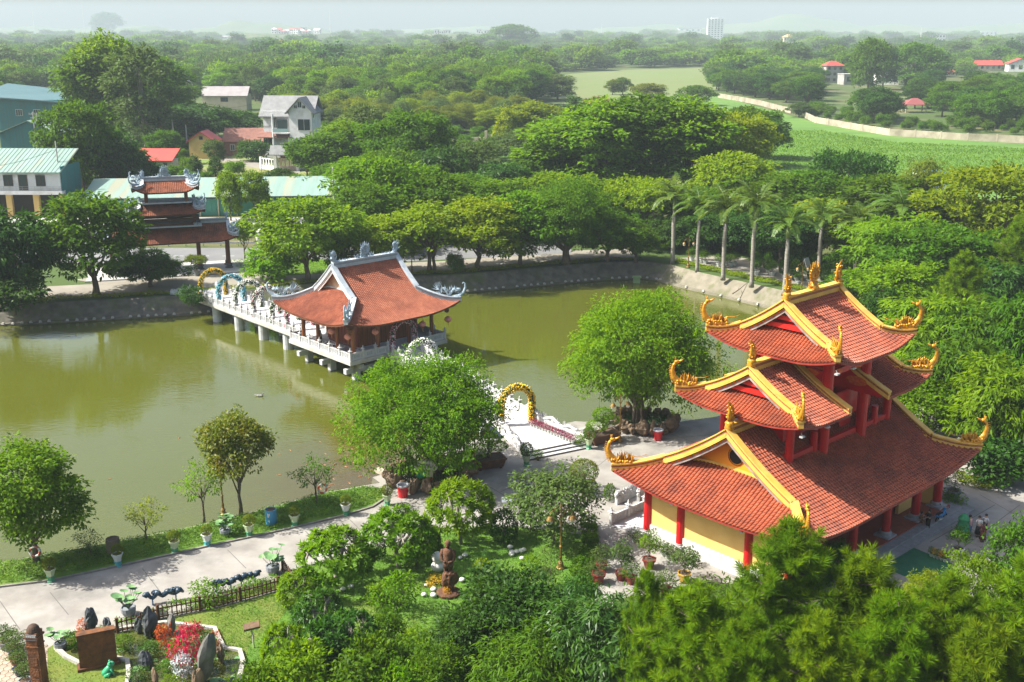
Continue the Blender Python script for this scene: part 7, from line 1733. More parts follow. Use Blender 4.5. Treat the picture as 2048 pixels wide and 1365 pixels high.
# small stand sign and steps by the water under the fig
mb = MB(); mb.tube([(0,0,0),(0,0,1.5)],.03,6); mb.M = Matrix.Translation((.35,0,1.45)) @ Matrix.Rotation(.5,4,'X'); mb.box((0,0,0),(.9,.5,.04)); o = mb.build('sign_stand',M_STEEL); o.location = (*G(1006,1035),0); tag(o,'thin steel stand with tilted white board behind the frangipani','sign stand')
t = thing('stone_steps','pale stone steps leading into the shallows beside the left fig','steps',(*G(775,948),0),R(-42))
for k in range(4): mb = MB(); mb.box((0,.2 + .45 * k,-.12 - .3 * k),(3.2 - .2 * k,.62,.3)); mb.build('step',mat('step_pale',(.40,.36,.28),.9,(.3,.27,.2),1.5),t)
# ---------------------------------------------------------------- picket fence with wave shaped ornaments
M_FWOOD = mat('fence_brown',(0.10,0.045,0.022),.7,(0.065,0.03,0.016),3)
def picket_fence(label,pts,h=1.0):
    o = thing('picket_fence',label,'fence'); P = [Vector((*G(*p),0)) for p in pts]; pm = MB(); pm.box((0,0,h * .5),(.07,.05,h * .94)); pm = pm.mesh('picket',M_FWOOD); po = MB(); po.box((0,0,h * .56),(.16,.16,h * 1.12)); po = po.mesh('post',M_FWOOD)
    for z in (.22,.80):
        mb = MB(); mb.beam([(p.x,p.y,h * z) for p in P],.06,.04,.04); mb.build('rail',M_FWOOD,o)
    mb = MB(); mb.beam([(p.x,p.y,0) for p in P],.2,.12,.05); mb.build('kerb',M_KERB,o)
    q = [(p.x,p.y) for p in P]
    for (p,a) in along(q,.29): link('picket',pm,o,loc=(p.x,p.y,.08),rz=a)
    for (p,a) in along(q,2.6): link('post',po,o,loc=(p.x,p.y,0),rz=a)
picket_fence('long brown picket fence between turf and path',FENCE); picket_fence('short brown picket fence turning back towards the path',[(590,1175),(576,1158),(564,1140)],1.0)
M_WAVE = mat('wave_blue',(0.012,0.030,0.055),.35,(0.03,0.06,0.09),5,4,.4,12); M_WPOST = mat('wave_post_blue',(.03,.16,.34),.5)
for i,(a,b,wh) in enumerate((((290,1212),(368,1198),'left of the creeper on the fence'),((424,1188),(472,1178),'right of the creeper'),((474,1176),(520,1164),'next to the corner lotus pot'))):
    A,B = Vector((*G(*a),.42)),Vector((*G(*b),.42)); d = B - A; L_ = d.length; t = thing('wave_ornament','dark blue carved wave ornament above the picket fence, ' + wh,'ornament',A,math.atan2(d.y,d.x),'wave ornaments on the fence'); rg = random.Random(i); mb = MB()
    mb.tube([(L_ * k / 24,.08 * math.sin(k * 1.1),.18 + .16 * math.sin(k * .95)) for k in range(25)],[.15 + .06 * math.sin(k * .95 + .5) for k in range(25)],7)
    for k in range(int(L_ * 6)):
        x = rg.uniform(0,L_); c = Vector((x,rg.uniform(-.15,.15),.22 + .12 * math.sin(x * 4))); r = rg.uniform(.10,.22); mb.tube([c + Vector((r * (1 - j / 9) * math.cos(j * .8),0,r * (1 - j / 9) * math.sin(j * .8))) for j in range(9)],[.07,.07,.07,.065,.06,.055,.05,.04,.03],5)
    mb.build('wave',M_WAVE,t,smooth=True); mb = MB()
    for k in (.2,.8): mb.tube([(L_ * k,0,-.75),(L_ * k,0,.2)],.045,6)
    mb.build('support_post',M_WPOST,t)
cr_ = plant_at('weeds',*G(412,1206),2.4,1.5,'bright','bright climbing creeper spilling over the picket fence',None,'creeper','plant')
# ---------------------------------------------------------------- rock pond garden
RIM = [(108,1310),(112,1290),(128,1276),(150,1270)]; M_RIM = mat('basin_rim',(0.42,0.41,0.36),.85,(0.30,0.29,0.25),2.5,6,.3,8); M_PONDW = mat('koi_water',(0.045,0.055,0.018),.06,(0.085,0.095,0.02),1.6,7)
BAS = gp([(112,1300),(118,1283),(150,1268),(240,1262),(330,1250),(430,1262),(447,1300),(480,1306),(487,1330),(478,1365),(470,1400),(250,1400),(258,1350),(255,1325),(236,1322),(160,1332),(132,1318)])
basin = sheet('basin_water',BAS,.10,M_PONDW)
tb = thing('pond_basin','curving pale rim of the small rock garden pond','basin'); mb = MB(); mb.beam([(*p,.05) for p in BAS + BAS[:1]],.26,.22,.1); mb.build('rim',M_RIM,tb)
def rock(label,px,yb,w,h,m,seed,d=None,lean=0.0,name='rock'):
    x,y = G(px,yb); s = scale_at(y); W = w / s; H = h / (s * .86); o = link(name,rock_mesh(name,(W / 2 * 1.1,(d or W * .8) / 2,H / 2),seed,m,12,9,.16),loc=(x,y,0),rz=seed); o.rotation_euler = (lean,lean * .6,seed); tag(o,label,'rock','rocks of the pond garden')
for a in (('tall dark jagged rock left in the pond garden',184,1266,22,44,M_DROCK,1),('small dark rock beside the tall left one',215,1264,18,26,M_DROCK,2),('dark rock left of the widest pair',279,1270,14,30,M_DROCK,3),('big dark split rock behind the red leaves',302,1276,28,52,M_DROCK,4),('pale topped grey rock right of the split rock',344,1272,22,42,M_GROCK,5),('broad dark rock in the middle of the pond garden',293,1340,26,38,M_DROCK,6),
          ('large leaning grey rock at the right of the pond garden',409,1368,36,92,M_GROCK,7,None,.15),('reddish brown pointed rock in the round basin',442,1328,18,34,M_ROCK,8),('brown pointed rock at the bottom edge',311,1372,14,34,M_ROCK,9),('brown rock below the large grey one',396,1385,22,48,M_ROCK,10)): rock(*a)
rg = random.Random(3)
M_REDL = leaf_mat('leaf_scarlet',[(0.42,0.010,0.020),(0.55,0.018,0.030),(0.48,0.05,0.015)],.5,.25); M_ORL = leaf_mat('leaf_orange',[(0.50,0.06,0.012),(0.52,0.13,0.02),(0.30,0.06,0.02)],.5,.25); M_SIL = leaf_mat('leaf_silver',[(0.42,0.47,0.50),(0.55,0.58,0.60),(0.34,0.42,0.46)],.6,.2)
for (px,yb,yt,w,m,lb_) in ((384,1346,1246,64,M_REDL,'scarlet leaved artificial tree in the pond garden'),(330,1300,1250,36,M_ORL,'orange red plant left of the scarlet tree'),(168,1268,1238,26,M_ORL,'orange flowered plant left in the pond garden'),(366,1362,1305,46,M_SIL,'silvery white leaved plant in front of the scarlet tree'),(432,1300,1262,26,M_ORL,'red orange plant right of the scarlet tree'),
                            (352,1322,1284,40,'bright','leafy green plant left of the scarlet tree'),(420,1344,1310,40,'mid','green plant at the foot of the scarlet tree'),(300,1320,1285,50,'ivy','green water plant in the middle of the pond garden'),(250,1305,1270,50,'mid','green plant behind the rusty slab'),(340,1350,1318,46,'mid','low green plant by the silvery one'),(275,1365,1335,44,'ivy','green plant at the bottom of the pond garden'),(398,1308,1252,46,'ivy','green leaves above the scarlet tree'),(205,1275,1255,34,'mid','green plant between two dark rocks'),(150,1300,1262,34,'mid','green plant beside the left rim'),(318,1278,1252,24,'lime','pale green plant on the split rock'),(288,1300,1276,30,'grey','blue green plant below the split rock'),(345,1385,1350,40,'bright','bright plant at the bottom edge of the pond garden')):
    tree('weeds',px,yb,yt,w,m,lb_,'plants of the pond garden','pond_plant','plant')
lp_ = MB(); m = 12; lp_.add([(0,0,.01)] + [(.2 * math.cos(2 * math.pi * (i + .3) / m * .96),.2 * math.sin(2 * math.pi * (i + .3) / m * .96),0) for i in range(m)],[(0,1 + i,2 + i) for i in range(m - 1)]); lpm = lp_.mesh('lily_pad',M_LOTUS)
for k in range(46):
    p = G(rg.uniform(120,480),rg.uniform(1275,1365))
    if inside(p,BAS): tag(link('lily_pad',lpm,loc=(p[0],p[1],.115 + rg.uniform(0,.01)),rz=rg.uniform(0,6),sc=rg.uniform(.6,1.4)),'round green lily pad floating on the rock garden pond','lily pad','lily pads on the rock garden pond')
# rusty slab, pillar, frog, floodlight
M_RUST = mat('laterite',(0.185,0.072,0.024),.9,(0.11,0.045,0.018),2.5,9,1.0,9,stain=(0.035,0.022,0.014),sscale=.9)
a,b = Vector((*G(161,1345),0)),Vector((*G(236,1329),0)); d = b - a; o = thing('laterite_slab','standing rusty brown stone slab in the pond garden','slab',(a + b) / 2,math.atan2(d.y,d.x)); mb = MB(); mb.box((0,.2,1.15),(d.length,.42,2.3)); mb.build('slab',M_RUST,o); mb = MB(); mb.box((0,.2,2.33),(d.length + .08,.5,.08)); mb.build('coping',M_RUST,o); mb = MB(); mb.box((0,.2,.12),(d.length + .3,.7,.24)); mb.build('foot',M_RUST,o)
px_ = G(84,1392); o = thing('stone_pillar','square rusty brown pillar with dome cap and grey plaque at the lower left','pillar',(*px_,0),-.1); hp = height_at(1262,px_[1]); mb = MB(); mb.box((0,0,hp / 2),(.66,.66,hp)); mb.box((0,0,.2),(.82,.82,.4)); mb.build('shaft',M_RUST,o)
mb = MB(); mb.box((0,0,hp * .93),(.8,.8,.10)); mb.box((0,0,hp * .80),(.74,.74,.06)); mb.build('band',M_RUST,o); mb = MB(); mb.ball((0,0,hp),(.36,.36,.42),14,9); mb.build('dome_cap',mat('cap_dark',(.075,.04,.022),.8,(.05,.03,.02),4),o)
mb = MB(); mb.box((.02,-.36,hp * .945),(.62,.06,.34)); pl = mb.build('plaque',mat('plaque_grey',(.16,.17,.18),.6),o); mb = MB()
for r in range(2):
    for k in range(5 - r * 2): mb.box((-.2 + k * .11 + r * .1,-.393,hp * .945 + .07 - .14 * r),(.075,.012,.07))
mb.build('plaque_lettering',mat('plaque_letters',(.5,.5,.48),.6),pl)
mb = MB()
for q in range(3): mb.box((0,-.345,hp * (.25 + .16 * q)),(.42,.03,hp * .12))
mb.build('carved_panel',M_RUST,o)
o = thing('frog_figure','glossy green frog figure sitting on the grass by the slab','frog figure',(*G(217,1352),0),.4); mb = MB(); M_FROG = mat('frog_green',(.03,.26,.13),.3,(.05,.33,.16),6)
mb.tube([(-.25,0,.12),(-.1,0,.26),(.08,0,.5),(.16,0,.66)],[.2,.24,.19,.12],10); mb.ball((.2,0,.74),(.21,.2,.15),10,7)
for s in (-1,1): mb.ball((.14,s * .12,.87),.075,8,6); mb.tube([(-.2,s * .22,.12),(.12,s * .32,.3),(-.05,s * .34,.04),(.2,s * .34,.04)],[.12,.1,.06,.05],7); mb.tube([(.14,s * .16,.5),(.26,s * .2,.22),(.3,s * .18,.02),(.42,s * .2,.02)],[.07,.055,.05,.04],6)
mb.build('body',M_FROG,o,smooth=True); mb = MB()
for s in (-1,1): mb.ball((.2,s * .15,.89),.04,6,5)
mb.build('eye',mat('frog_eye',(.02,.02,.015),.2),o)
o = thing('floodlight','rusty floodlight on a short bent post on the turf','floodlight',(*G(508,1298),0),.3); mb = MB(); mb.tube([(0,0,0),(0,0,.9),(-.12,0,1.45)],.05,7); mb.build('post',M_POLE,o); mb = MB(); mb.M = Matrix.Translation((-.05,-.1,1.6)) @ Matrix.Rotation(.5,4,'X') @ Matrix.Rotation(-.15,4,'Y'); mb.box((0,0,0),(.95,.42,.22)); mb.build('housing',mat('rust_housing',(.16,.10,.05),.8,(.10,.06,.04),5),o); mb = MB(); mb.M = Matrix.Translation((-.05,-.1,1.6)) @ Matrix.Rotation(.5,4,'X') @ Matrix.Rotation(-.15,4,'Y'); mb.box((0,-.215,0),(.8,.012,.16)); mb.build('glass',M_GLASS,o)
# potted roses in the corner
for (px,yb,m1,W,lb_) in ((28,1312,M_PBLUE,1.5,'rose bush in a dark blue pot at the very left'),(34,1332,M_PRED,1.2,'rose in a red pot below the blue one at the left'),(40,1352,M_PBLUE,1.2,'low rose in a blue hexagonal pot beside the pillar'),(52,1376,M_PGREY,1.1,'rose in a grey pot at the bottom left corner'),(10,1300,M_PGREY,1.3,'pale rose bush at the left edge above the pots')):
    potted(lb_,px,yb,m1,m1,.95,'rose',W,1.2,'grey','potted roses at the lower left',stand=False)
# ---------------------------------------------------------------- statue and garden ornaments
o = thing('statue','brown stone statue of a standing man on a rough rock pedestal','statue',(*G(897,1190),0),-.15); M_STAT = mat('statue_stone',(0.135,0.062,0.030),.95,(0.075,0.038,0.022),3,9,1.0,9); sH = height_at(1083,o.location.y) / 4.0; o.scale = (sH,sH,sH)
mb = MB(); mb.lathe([(.82,0),(.86,.25),(.72,.34),(.66,.36)],10); mb.build('base',M_STAT,o); link('rock_pedestal',rock_mesh('rock_pedestal',(.55,.5,.85),5,M_STAT,14,10,.14),o,loc=(.05,0,.25)); mb = MB()
for s in (-1,1): mb.tube([(s * .16,0,1.5),(s * .17,-.03,2.0),(s * .14,0,2.45)],[.13,.14,.18],9)
mb.tube([(0,0,2.1),(0,0,2.45),(0,0,2.75),(0,0,3.15),(0,0,3.42),(0,0,3.52)],[.34,.36,.30,.36,.30,.13],12)
for s in (-1,1): mb.tube([(s * .34,0,3.36),(s * .44,-.02,3.0),(s * .40,-.12,2.65),(s * .2,-.3,2.62)],[.13,.12,.10,.08],8); mb.ball((s * .17,-.34,2.62),(.1,.08,.08),7,5)
mb.ball((0,-.02,3.76),(.19,.21,.25),12,9); mb.ball((0,.02,3.88),(.22,.23,.16),12,6); mb.lathe([(.31,0),(.33,.05),(.34,.45),(.31,.5)],12,c=(0,0,2.1)); mb.tube([(0,-.22,3.76),(0,-.26,3.7)],[.04,.05],5)
mb.build('figure',M_STAT,o,smooth=True)
M_EGG = mat('painted_white',(.66,.66,.62),.55,(.52,.52,.48),3)
def mushroom(label,px,yb,s,n=1):
    t = thing('mushroom_ornament',label,'garden ornament',(*G(px,yb),0),_tr.uniform(0,6),'white garden ornaments on the lawn',sc=s * .68); rg = random.Random(px)
    for k in range(n):
        x,y = (0,0) if n == 1 else (rg.uniform(-1.2,1.2),rg.uniform(-.9,.9)); c = MB(); c.lathe([(.30,.30),(.36,.34),(.33,.48),(.2,.58),(.02,.62)],12,c=(x,y,0)); c.build('cap',M_EGG,t,smooth=True); c = MB(); c.lathe([(.14,0),(.11,.2),(.13,.34)],9,c=(x,y,0)); c.build('stem',M_EGG,t)
o = thing('white_ornament','two large white balls stacked beside the statue','garden ornament',(*G(876,1143),0),0,'white garden ornaments on the lawn'); mb = MB(); mb.ball((0,0,.38),(.48,.45,.4),14,9); mb.build('lower_ball',M_EGG,o,smooth=True); mb = MB(); mb.ball((0,0,1.05),(.43,.42,.42),14,9); mb.build('upper_ball',M_EGG,o,smooth=True)
for (px,yb,s,n,lb_) in ((853,1175,.7,1,'small white mushroom left of the yellow flowers'),(857,1188,.9,2,'pair of white mushrooms before the statue'),(848,1195,.8,1,'white mushroom lowest left of the statue'),(866,1195,.8,1,'white mushroom below the yellow flowers'),(924,1166,.9,1,'white mushroom right of the statue'),(1022,1108,.9,5,'cluster of white mushrooms on the upper lawn'),(1047,1106,.9,1,'white mushroom right of the cluster'),(1044,1122,.8,1,'white mushroom below the cluster'),(930,1116,.9,1,'white mushroom behind the statue'),(920,1120,.7,1,'small white mushroom behind the statue'),(702,1178,.8,1,'white mushroom at the left end of the lawn'),(686,1184,.8,1,'white mushroom leftmost at the fence end')):
    mushroom(lb_,px,yb,s,n)
M_YFL = leaf_mat('flower_yellow',[(.60,.30,.01),(.66,.42,.02),(.12,.2,.02)],.6,.3)
for (px,yb,w,lb_) in ((870,1172,34,'yellow flowers at the left foot of the statue'),(893,1196,16,'small yellow flowers in front of the statue')): tree('weeds',px,yb,yb - 22,w,M_YFL,lb_,'yellow flowers at the statue','flowers','flowers')
# dome topiary and clipped bushes beyond the lawn
t = potted('dome shaped topiary on a short trunk in a pot beyond the flowering tree',1167,985,M_PBRN,M_PBRN,1.2,'dome',2.4,2.2,'olive',None,False,'topiary','topiary'); tree('dome',1178,990,960,36,'dark','smaller dark lower dome beside the topiary',None,'topiary','topiary'); tree('ball',1219,1002,968,24,'mid','small round clipped bush near the temple corner',None,'topiary','topiary')
# ---------------------------------------------------------------- temple side yard
t = thing('balustrade','pinkish marble balustrade with carved panels beside the temple','balustrade'); a,b = Vector((*G(1222,1052),.0)),Vector((*G(1289,1022),.0)); balustrade(t,a,b,2.0,z=0)
mb = MB(); pts = gp([(1222,1056),(1255,1062),(1312,1088),(1300,1030),(1286,1020)]); mb.prism(pts,0,.12); o = mb.build('terrace',M_PALEFL); o['kind'] = 'structure'
o = thing('carved_parapet','white carved dragon parapets behind the marble balustrade','parapet'); a,b = Vector((*G(1232,1010),0)),Vector((*G(1282,985),0)); carved_wall(o,a,b,1.1,.9,44,M_RAIL); carved_wall(o,a + Vector((1.8,.6,0)),b + Vector((1.2,1.4,0)),1.1,.9,45,M_RAIL)
a,b = Vector((*G(1444,1134),0)),Vector((*G(1500,1160),0)); d = b - a; o = thing('notice_board','blank white board in a grey frame leaning against the yellow wall','board',a,math.atan2(d.y,d.x)); o.rotation_euler = (-.10,0,math.atan2(d.y,d.x)); mb = MB(); mb.box((d.length / 2,0,1.35),(d.length,.05,2.6)); mb.build('panel',mat('board_white',(.62,.63,.65),.5,(.56,.57,.6),1),o); mb = MB()
for (c,s) in (((0,0,1.35),(.06,.08,2.7)),((d.length,0,1.35),(.06,.08,2.7)),((d.length / 2,-.01,2.68),(d.length,.08,.06)),((d.length / 2,-.01,1.1),(d.length,.07,.03))): mb.box(c,s)
mb.build('frame',M_GREYST,o)
YARD = 'potted roses in the temple side yard'
for (px,yb,m1,s,W,H,k,lm,lb_) in ((1298,1136,M_PRED,1.25,1.5,2.3,'rose','bright','tall rose in a red hexagonal pot by the temple wall'),(1197,1166,M_PRED,1.3,1.5,1.3,'wispy','grey','wide dark red pot with thin plants beside the hedge'),(1203,1142,M_PRED,1.1,1.5,1.5,'rose','grey','rose in a brown red pot behind the wide one'),(1242,1160,M_PRED,1.1,1.5,2.6,'rose','grey','tall pale rose in a small red pot in mid yard'),(1368,1164,M_PYEL,1.2,2.0,2.0,'rose','grey','bushy pale rose in an ochre and black pot near the pines'),(1262,1168,M_PRED,1.0,1.4,1.2,'weeds','mid','low leafy plant beside the tall pale rose'),(1330,1190,M_PRED,1.0,1.6,1.2,'weeds','grey','pale low plant before the ochre pot')):
    potted(lb_,px,yb,m1,m1,s,k,W,H,lm,YARD,False)
for i,(px,yb) in enumerate(((1268,1084),(1279,1094),(1326,1112),(1335,1117),(1384,1132),(1346,1122))):
    potted('small white pot with a leafy plant along the foot of the yellow temple wall',px,yb,M_PWHITE,M_PWHITE,.6,'weeds',1.0,.8,'grey','small white pots along the temple wall',False)
# front court at the right
sheet('green_mat',gp([(1803,1086),(1905,1128),(1905,1150),(1850,1170),(1740,1125)]),.012,mat('green_carpet',(.015,.10,.05),.95,(.02,.12,.06),2))
for i in range(5): potted('small white pot with yellow flowers in the row beside the green mat',1862 + i * 6.8,1113 + i * 2.6,M_PWHITE,M_PWHITE,.45,'weeds',.55,.5,M_YFL if i % 2 else 'mid','row of white pots beside the green mat',False)
potted('round stone planter with a small tree on the courtyard',1915,1112,M_PGREY,M_PGREY,1.1,'rose',1.5,1.8,'mid',None,False); potted('low round planter ringed by small shrubs at the right of the temple',1905,1000,M_PGREY,M_PGREY,1.5,'wispy',2.2,2.0,'grey',None,False); tree('weeds',1912,1008,988,46,'bright','bright low shrubs round the right planter',None,'shrub','shrub'); tree('weeds',1888,992,975,34,'mid','dark low shrubs left of the right planter',None,'shrub','shrub')
o = thing('closed_parasol','green cloth covered stand beside the group of women','parasol',(*G(1924,1072),0)); mb = MB(); mb.lathe([(.42,.05),(.50,.5),(.36,1.1),(.42,1.4),(.2,1.7),(.04,1.8)],12); mb.build('cover',mat('green_cloth',(.02,.18,.07),.7,(.03,.24,.1),3),o)
# right bank: potted roses and clipped arches behind the yellow hedge
rg = random.Random(21); pr = None
for i in range(34):
    f = rg.random(); k = rg.choice((3.0,4.6,6.2)); x,y = 26 + 29 * f + k * .72,173 - 38 * f + k * .62
    if pr is None: pr = potted('pale pot with a rose bush in the nursery row on the right bank',1400,525,M_PWHITE,M_PWHITE,1.0,'rose',1.5,1.6,'mid','potted roses of the nursery on the right bank',False); pr.location = (x,y,0)
    else: dup(pr,(x,y,0),rg.uniform(0,6),sc=rg.uniform(.8,1.25))
for i in range(11):
    f = .28 + .55 * i / 10; x,y = 26 + 29 * f + 3.4,173 - 38 * f + 3.0 + (i % 2) * 1.6; p = PROTO['column_topiary']; t = thing('topiary','clipped green column topiary in a pot on the right bank','topiary',(x,y,0),i,'clipped column topiaries on the right bank'); hexpot(t,M_PWHITE,M_PWHITE,.9,False); o = link('crown',p['crown'],t,loc=(0,0,.35),sc=(1.5 / p['W'],1.5 / p['W'],rg.uniform(2.2,3.0) / p['H'])); set_mat(o,LF['mid'])
potted('bonsai in a dark square planter before the gateway floor',394,552,M_PGREY,M_PGREY,1.5,'flat_a',3.0,2.4,'olive',None,False,'planter','planter')
o = thing('sculpture','white abstract sculpture beside the road behind the young sapling','sculpture',(*G(521,500),0)); mb = MB(); mb.lathe([(.3,0),(.5,1.0),(.75,2.2),(.6,3.0),(.25,3.5)],10); mb.ball((.5,0,3.0),(.5,.3,.5),8,6); mb.build('body',M_WHITE,o)
mb = MB(); mb.M = Matrix.Rotation(-.35,4,'X'); mb.box((0,0,1.4),(1.6,.06,2.2)); mb.M = None; mb.tube([(0,.3,0),(0,0,.8)],.04,5); o = mb.build('panel_sign',mat('panel_greyblue',(.30,.34,.38),.5)); o.location = (*G(1621,548),0); o.rotation_euler = (0,0,.9); tag(o,'tilted grey panel standing between the palms on the right bank','sign')
# floating things: decoy duck, fish, drifting log
mb = MB(); mb.ball((0,0,.05),(.42,.22,.16),10,7); mb.tube([(.3,0,.12),(.42,0,.32),(.52,0,.36)],[.08,.07,.03],6); mb.tube([(-.35,0,.1),(-.6,0,.2)],[.1,.02],5); o = mb.build('duck',mat('duck_dark',(.06,.06,.055),.7,(.3,.3,.28),5)); o.location = (*G(519,793,WATER_Z),WATER_Z + .02); tag(o,'small dark duck swimming alone on the pond','duck')
mb = MB(); mb.ball((0,0,0),(.26,.075,.05),8,5); mb.add([(-.24,0,0),(-.38,.08,.01),(-.38,-.08,.01)],[(0,1,2)]); fm = mb.mesh('koi',mat('koi_orange',(.26,.085,.02),.5,(.3,.18,.10),6))
rg = random.Random(8)
for k in range(44):
    px,py = rg.gauss(715,45),rg.gauss(930,28)
    if k % 4 == 0: px,py = rg.uniform(150,700),rg.uniform(860,1000)
    p = G(px,py,WATER_Z)
    if inside(G(px,py + 6),POND) and p[1] > 84 - .0 * p[0]: tag(link('koi',fm,loc=(p[0],p[1],WATER_Z + .015),rz=rg.uniform(0,6.28),sc=rg.uniform(.5,.85)),'orange koi near the surface of the pond','fish','koi carp in the pond')
t = thing('bank_debris','bare branch lying on the right bank slope','branch',(*G(1465,588,-1.2),-1.2)); mb = MB(); mb.tube([(0,0,0),(1.2,.9,.5),(2.6,2.0,1.3)],[.09,.07,.03],6); mb.tube([(1.0,.7,.45),(1.2,1.6,.6)],[.05,.02],5); mb.build('branch',BARK,t)
mb = MB(); mb.box((0,0,.4),(1.0,.8,.9)); mb.box((0,0,.95),(1.2,1.0,.2)); o = mb.build('sluice_box',mat('green_box',(.16,.26,.12),.8)); o.location = (*G(1273,566,WATER_Z),WATER_Z); tag(o,'small green sluice box standing in the far corner of the pond','sluice box')
# ---------------------------------------------------------------- people and motorbikes
SKIN = mat('skin',(.42,.24,.16),.6); HAIR = mat('black_hair',(.012,.010,.010),.5)
def person(label,loc,rz,H,top,bottom,arms='down',skirt=False,hat=None,group=None,sit=False):
    """one skinned body; clothes and hair are children"""
    t = thing('person',label,'person',loc,rz,group,sc=H / 1.6)
    V = []; E = []; RD = []
    def v(p,r): V.append(p); RD.append(r); return len(V) - 1
    hz_ = .45 if sit else .82
    pel = v((0,0,hz_),.115); wa = v((0,0,hz_ + .18),.10); ch = v((0,.01,hz_ + .40),.13); nk = v((0,0,hz_ + .52),.05); hd = v((0,-.01,hz_ + .62),.085); h2 = v((0,-.01,hz_ + .72),.085)
    E += [(pel,wa),(wa,ch),(ch,nk),(nk,hd),(hd,h2)]
    for s in (-1,1):
        if sit: kn = v((s * .11,-.42,hz_ + .02),.065); an = v((s * .12,-.40,.08),.045); ft = v((s * .12,-.54,.04),.04); hp = v((s * .09,-.03,hz_ - .02),.085)
        else: hp = v((s * .085,0,hz_ - .06),.085); kn = v((s * .09,-.02,.44),.06); an = v((s * .09,.01,.08),.042); ft = v((s * .095,-.12,.035),.038)
        E += [(pel,hp),(hp,kn),(kn,an),(an,ft)]
        sh = v((s * .17,0,hz_ + .42),.05)
        if arms == 'fold': el = v((s * .22,-.06,hz_ + .22),.038); ha = v((s * .04,-.20,hz_ + .24),.03)
        elif arms == 'reach': el = v((s * .20,-.18,hz_ + .28),.038); ha = v((s * .14,-.42,hz_ + .26),.03)
        else: el = v((s * .215,.02,hz_ + .18),.036); ha = v((s * .225,-.05,hz_ - .05),.028)
        fg = v((V[ha][0],V[ha][1] - .05,V[ha][2] - .06),.02); E += [(ch,sh),(sh,el),(el,ha),(ha,fg)]
    me = bpy.data.meshes.new('body'); me.from_pydata(V,E,[]); me.materials.append(SKIN); b = link('body',me,t)
    sk = b.modifiers.new('skin','SKIN'); b.modifiers.new('smooth','SUBSURF').levels = 1; b.modifiers['smooth'].render_levels = 1
    if not me.skin_vertices: 
        me.attributes  # skin layer is added by the modifier's first evaluation
    try:
        for i,sv in enumerate(me.skin_vertices[0].data): sv.radius = (RD[i],RD[i]); sv.use_root = (i == 0)
    except Exception: pass
    z = hz_; c = MB(); c.tube([(0,0,z - .04),(0,0,z + .16),(0,.01,z + .34),(0,.01,z + .46),(0,0,z + .52)],[.155,.135,.165,.15,.065],12,.82)
    for i,s in ((0,-1),(1,1)):
        k = [e for e in E if e[0] == ch and V[e[1]][0] * s > .1][0][1]; el = [e for e in E if e[0] == k][0][1]; c.tube([V[ch][:2] + (V[k][2] + .02,),V[k],V[el]],[.07,.068,.058],8)
    c.build('shirt',top,t,smooth=True)
    c = MB()
    if skirt: c.tube([(0,0,z + .04),(0,0,z - .2),(0,0,.22)],[.15,.19,.25],12)
    else:
        for s in (-1,1):
            if sit: c.tube([(s * .09,0,z),(s * .11,-.40,z + .03),(s * .12,-.40,.12)],[.12,.09,.065],9)
            else: c.tube([(s * .06,0,z + .06),(s * .09,-.01,z - .12),(s * .09,-.02,.44),(s * .09,.01,.10)],[.125,.115,.085,.07],9)
    c.build('skirt' if skirt else 'trousers',bottom,t,smooth=True)
    c = MB(); c.ball((0,.025,z + .70),(.105,.11,.115),10,7); c.tube([(0,.08,z + .70),(0,.10,z + .5)],[.07,.03],7); c.build('hair',hat or HAIR,t,smooth=True)
    c = MB()
    for s in (-1,1): c.ball((s * .035,-.095,z + .685),.011,5,4)
    c.build('eyes',HAIR,t); c = MB(); c.tube([(0,-.09,z + .675),(0,-.112,z + .645)],[.012,.018],5); c.build('nose',SKIN,t)
    c = MB()
    for s in (-1,1): c.ball((s * (.12 if sit else .095),(-.5 if sit else -.06),.035),(.045,.12,.04),7,5)
    c.build('shoes',HAIR,t); return t
def cloth(n,c,r=.8): return mat(n,c,r)
CW,CP,CJ,CB,CM,CS = cloth('cloth_white',(.6,.6,.58)),cloth('cloth_pink',(.62,.34,.33)),cloth('denim',(.09,.17,.30)),cloth('cloth_black',(.015,.015,.018)),cloth('cloth_maroon',(.12,.03,.03)),cloth('cloth_pale',(.5,.52,.54))
WG = 'women chatting in the courtyard'
person('woman in pink blouse and blue jeans in the courtyard group',(*G(1937,1071),0),.5,1.62,CP,CJ,'down',group=WG); person('woman in white blouse and long black skirt in the courtyard group',(*G(1955,1073),0),-.3,1.62,CW,CB,'fold',True,group=WG)
person('woman in maroon patterned dress in front of the courtyard group',(*G(1964,1084),0),2.6,1.58,CM,CM,'down',True,group=WG); person('woman in pale top at the back of the courtyard group',(*G(1968,1068),0),-.8,1.58,CS,CB,'down',group=WG)
person('person in dark clothes standing beside the blue motorbike',(*G(1855,1059),0),-1.2,1.62,CB,CB,'reach'); person('person in brown patterned clothes sitting on the temple step',(*G(1842,1052),.0),.3,1.5,cloth('cloth_brown',(.20,.10,.05)),cloth('cloth_tan',(.30,.20,.11)),'fold',sit=True)
person('woman in pale grey blouse and black trousers on the pavilion veranda',(*G(642,688,.42),.42),2.2,1.65,CS,CB,'fold'); person('child in white top and red skirt beneath the flower arches',(*G(441,588,.31),.31),.4,1.5,CW,cloth('cloth_red',(.45,.02,.03)),'reach',True)
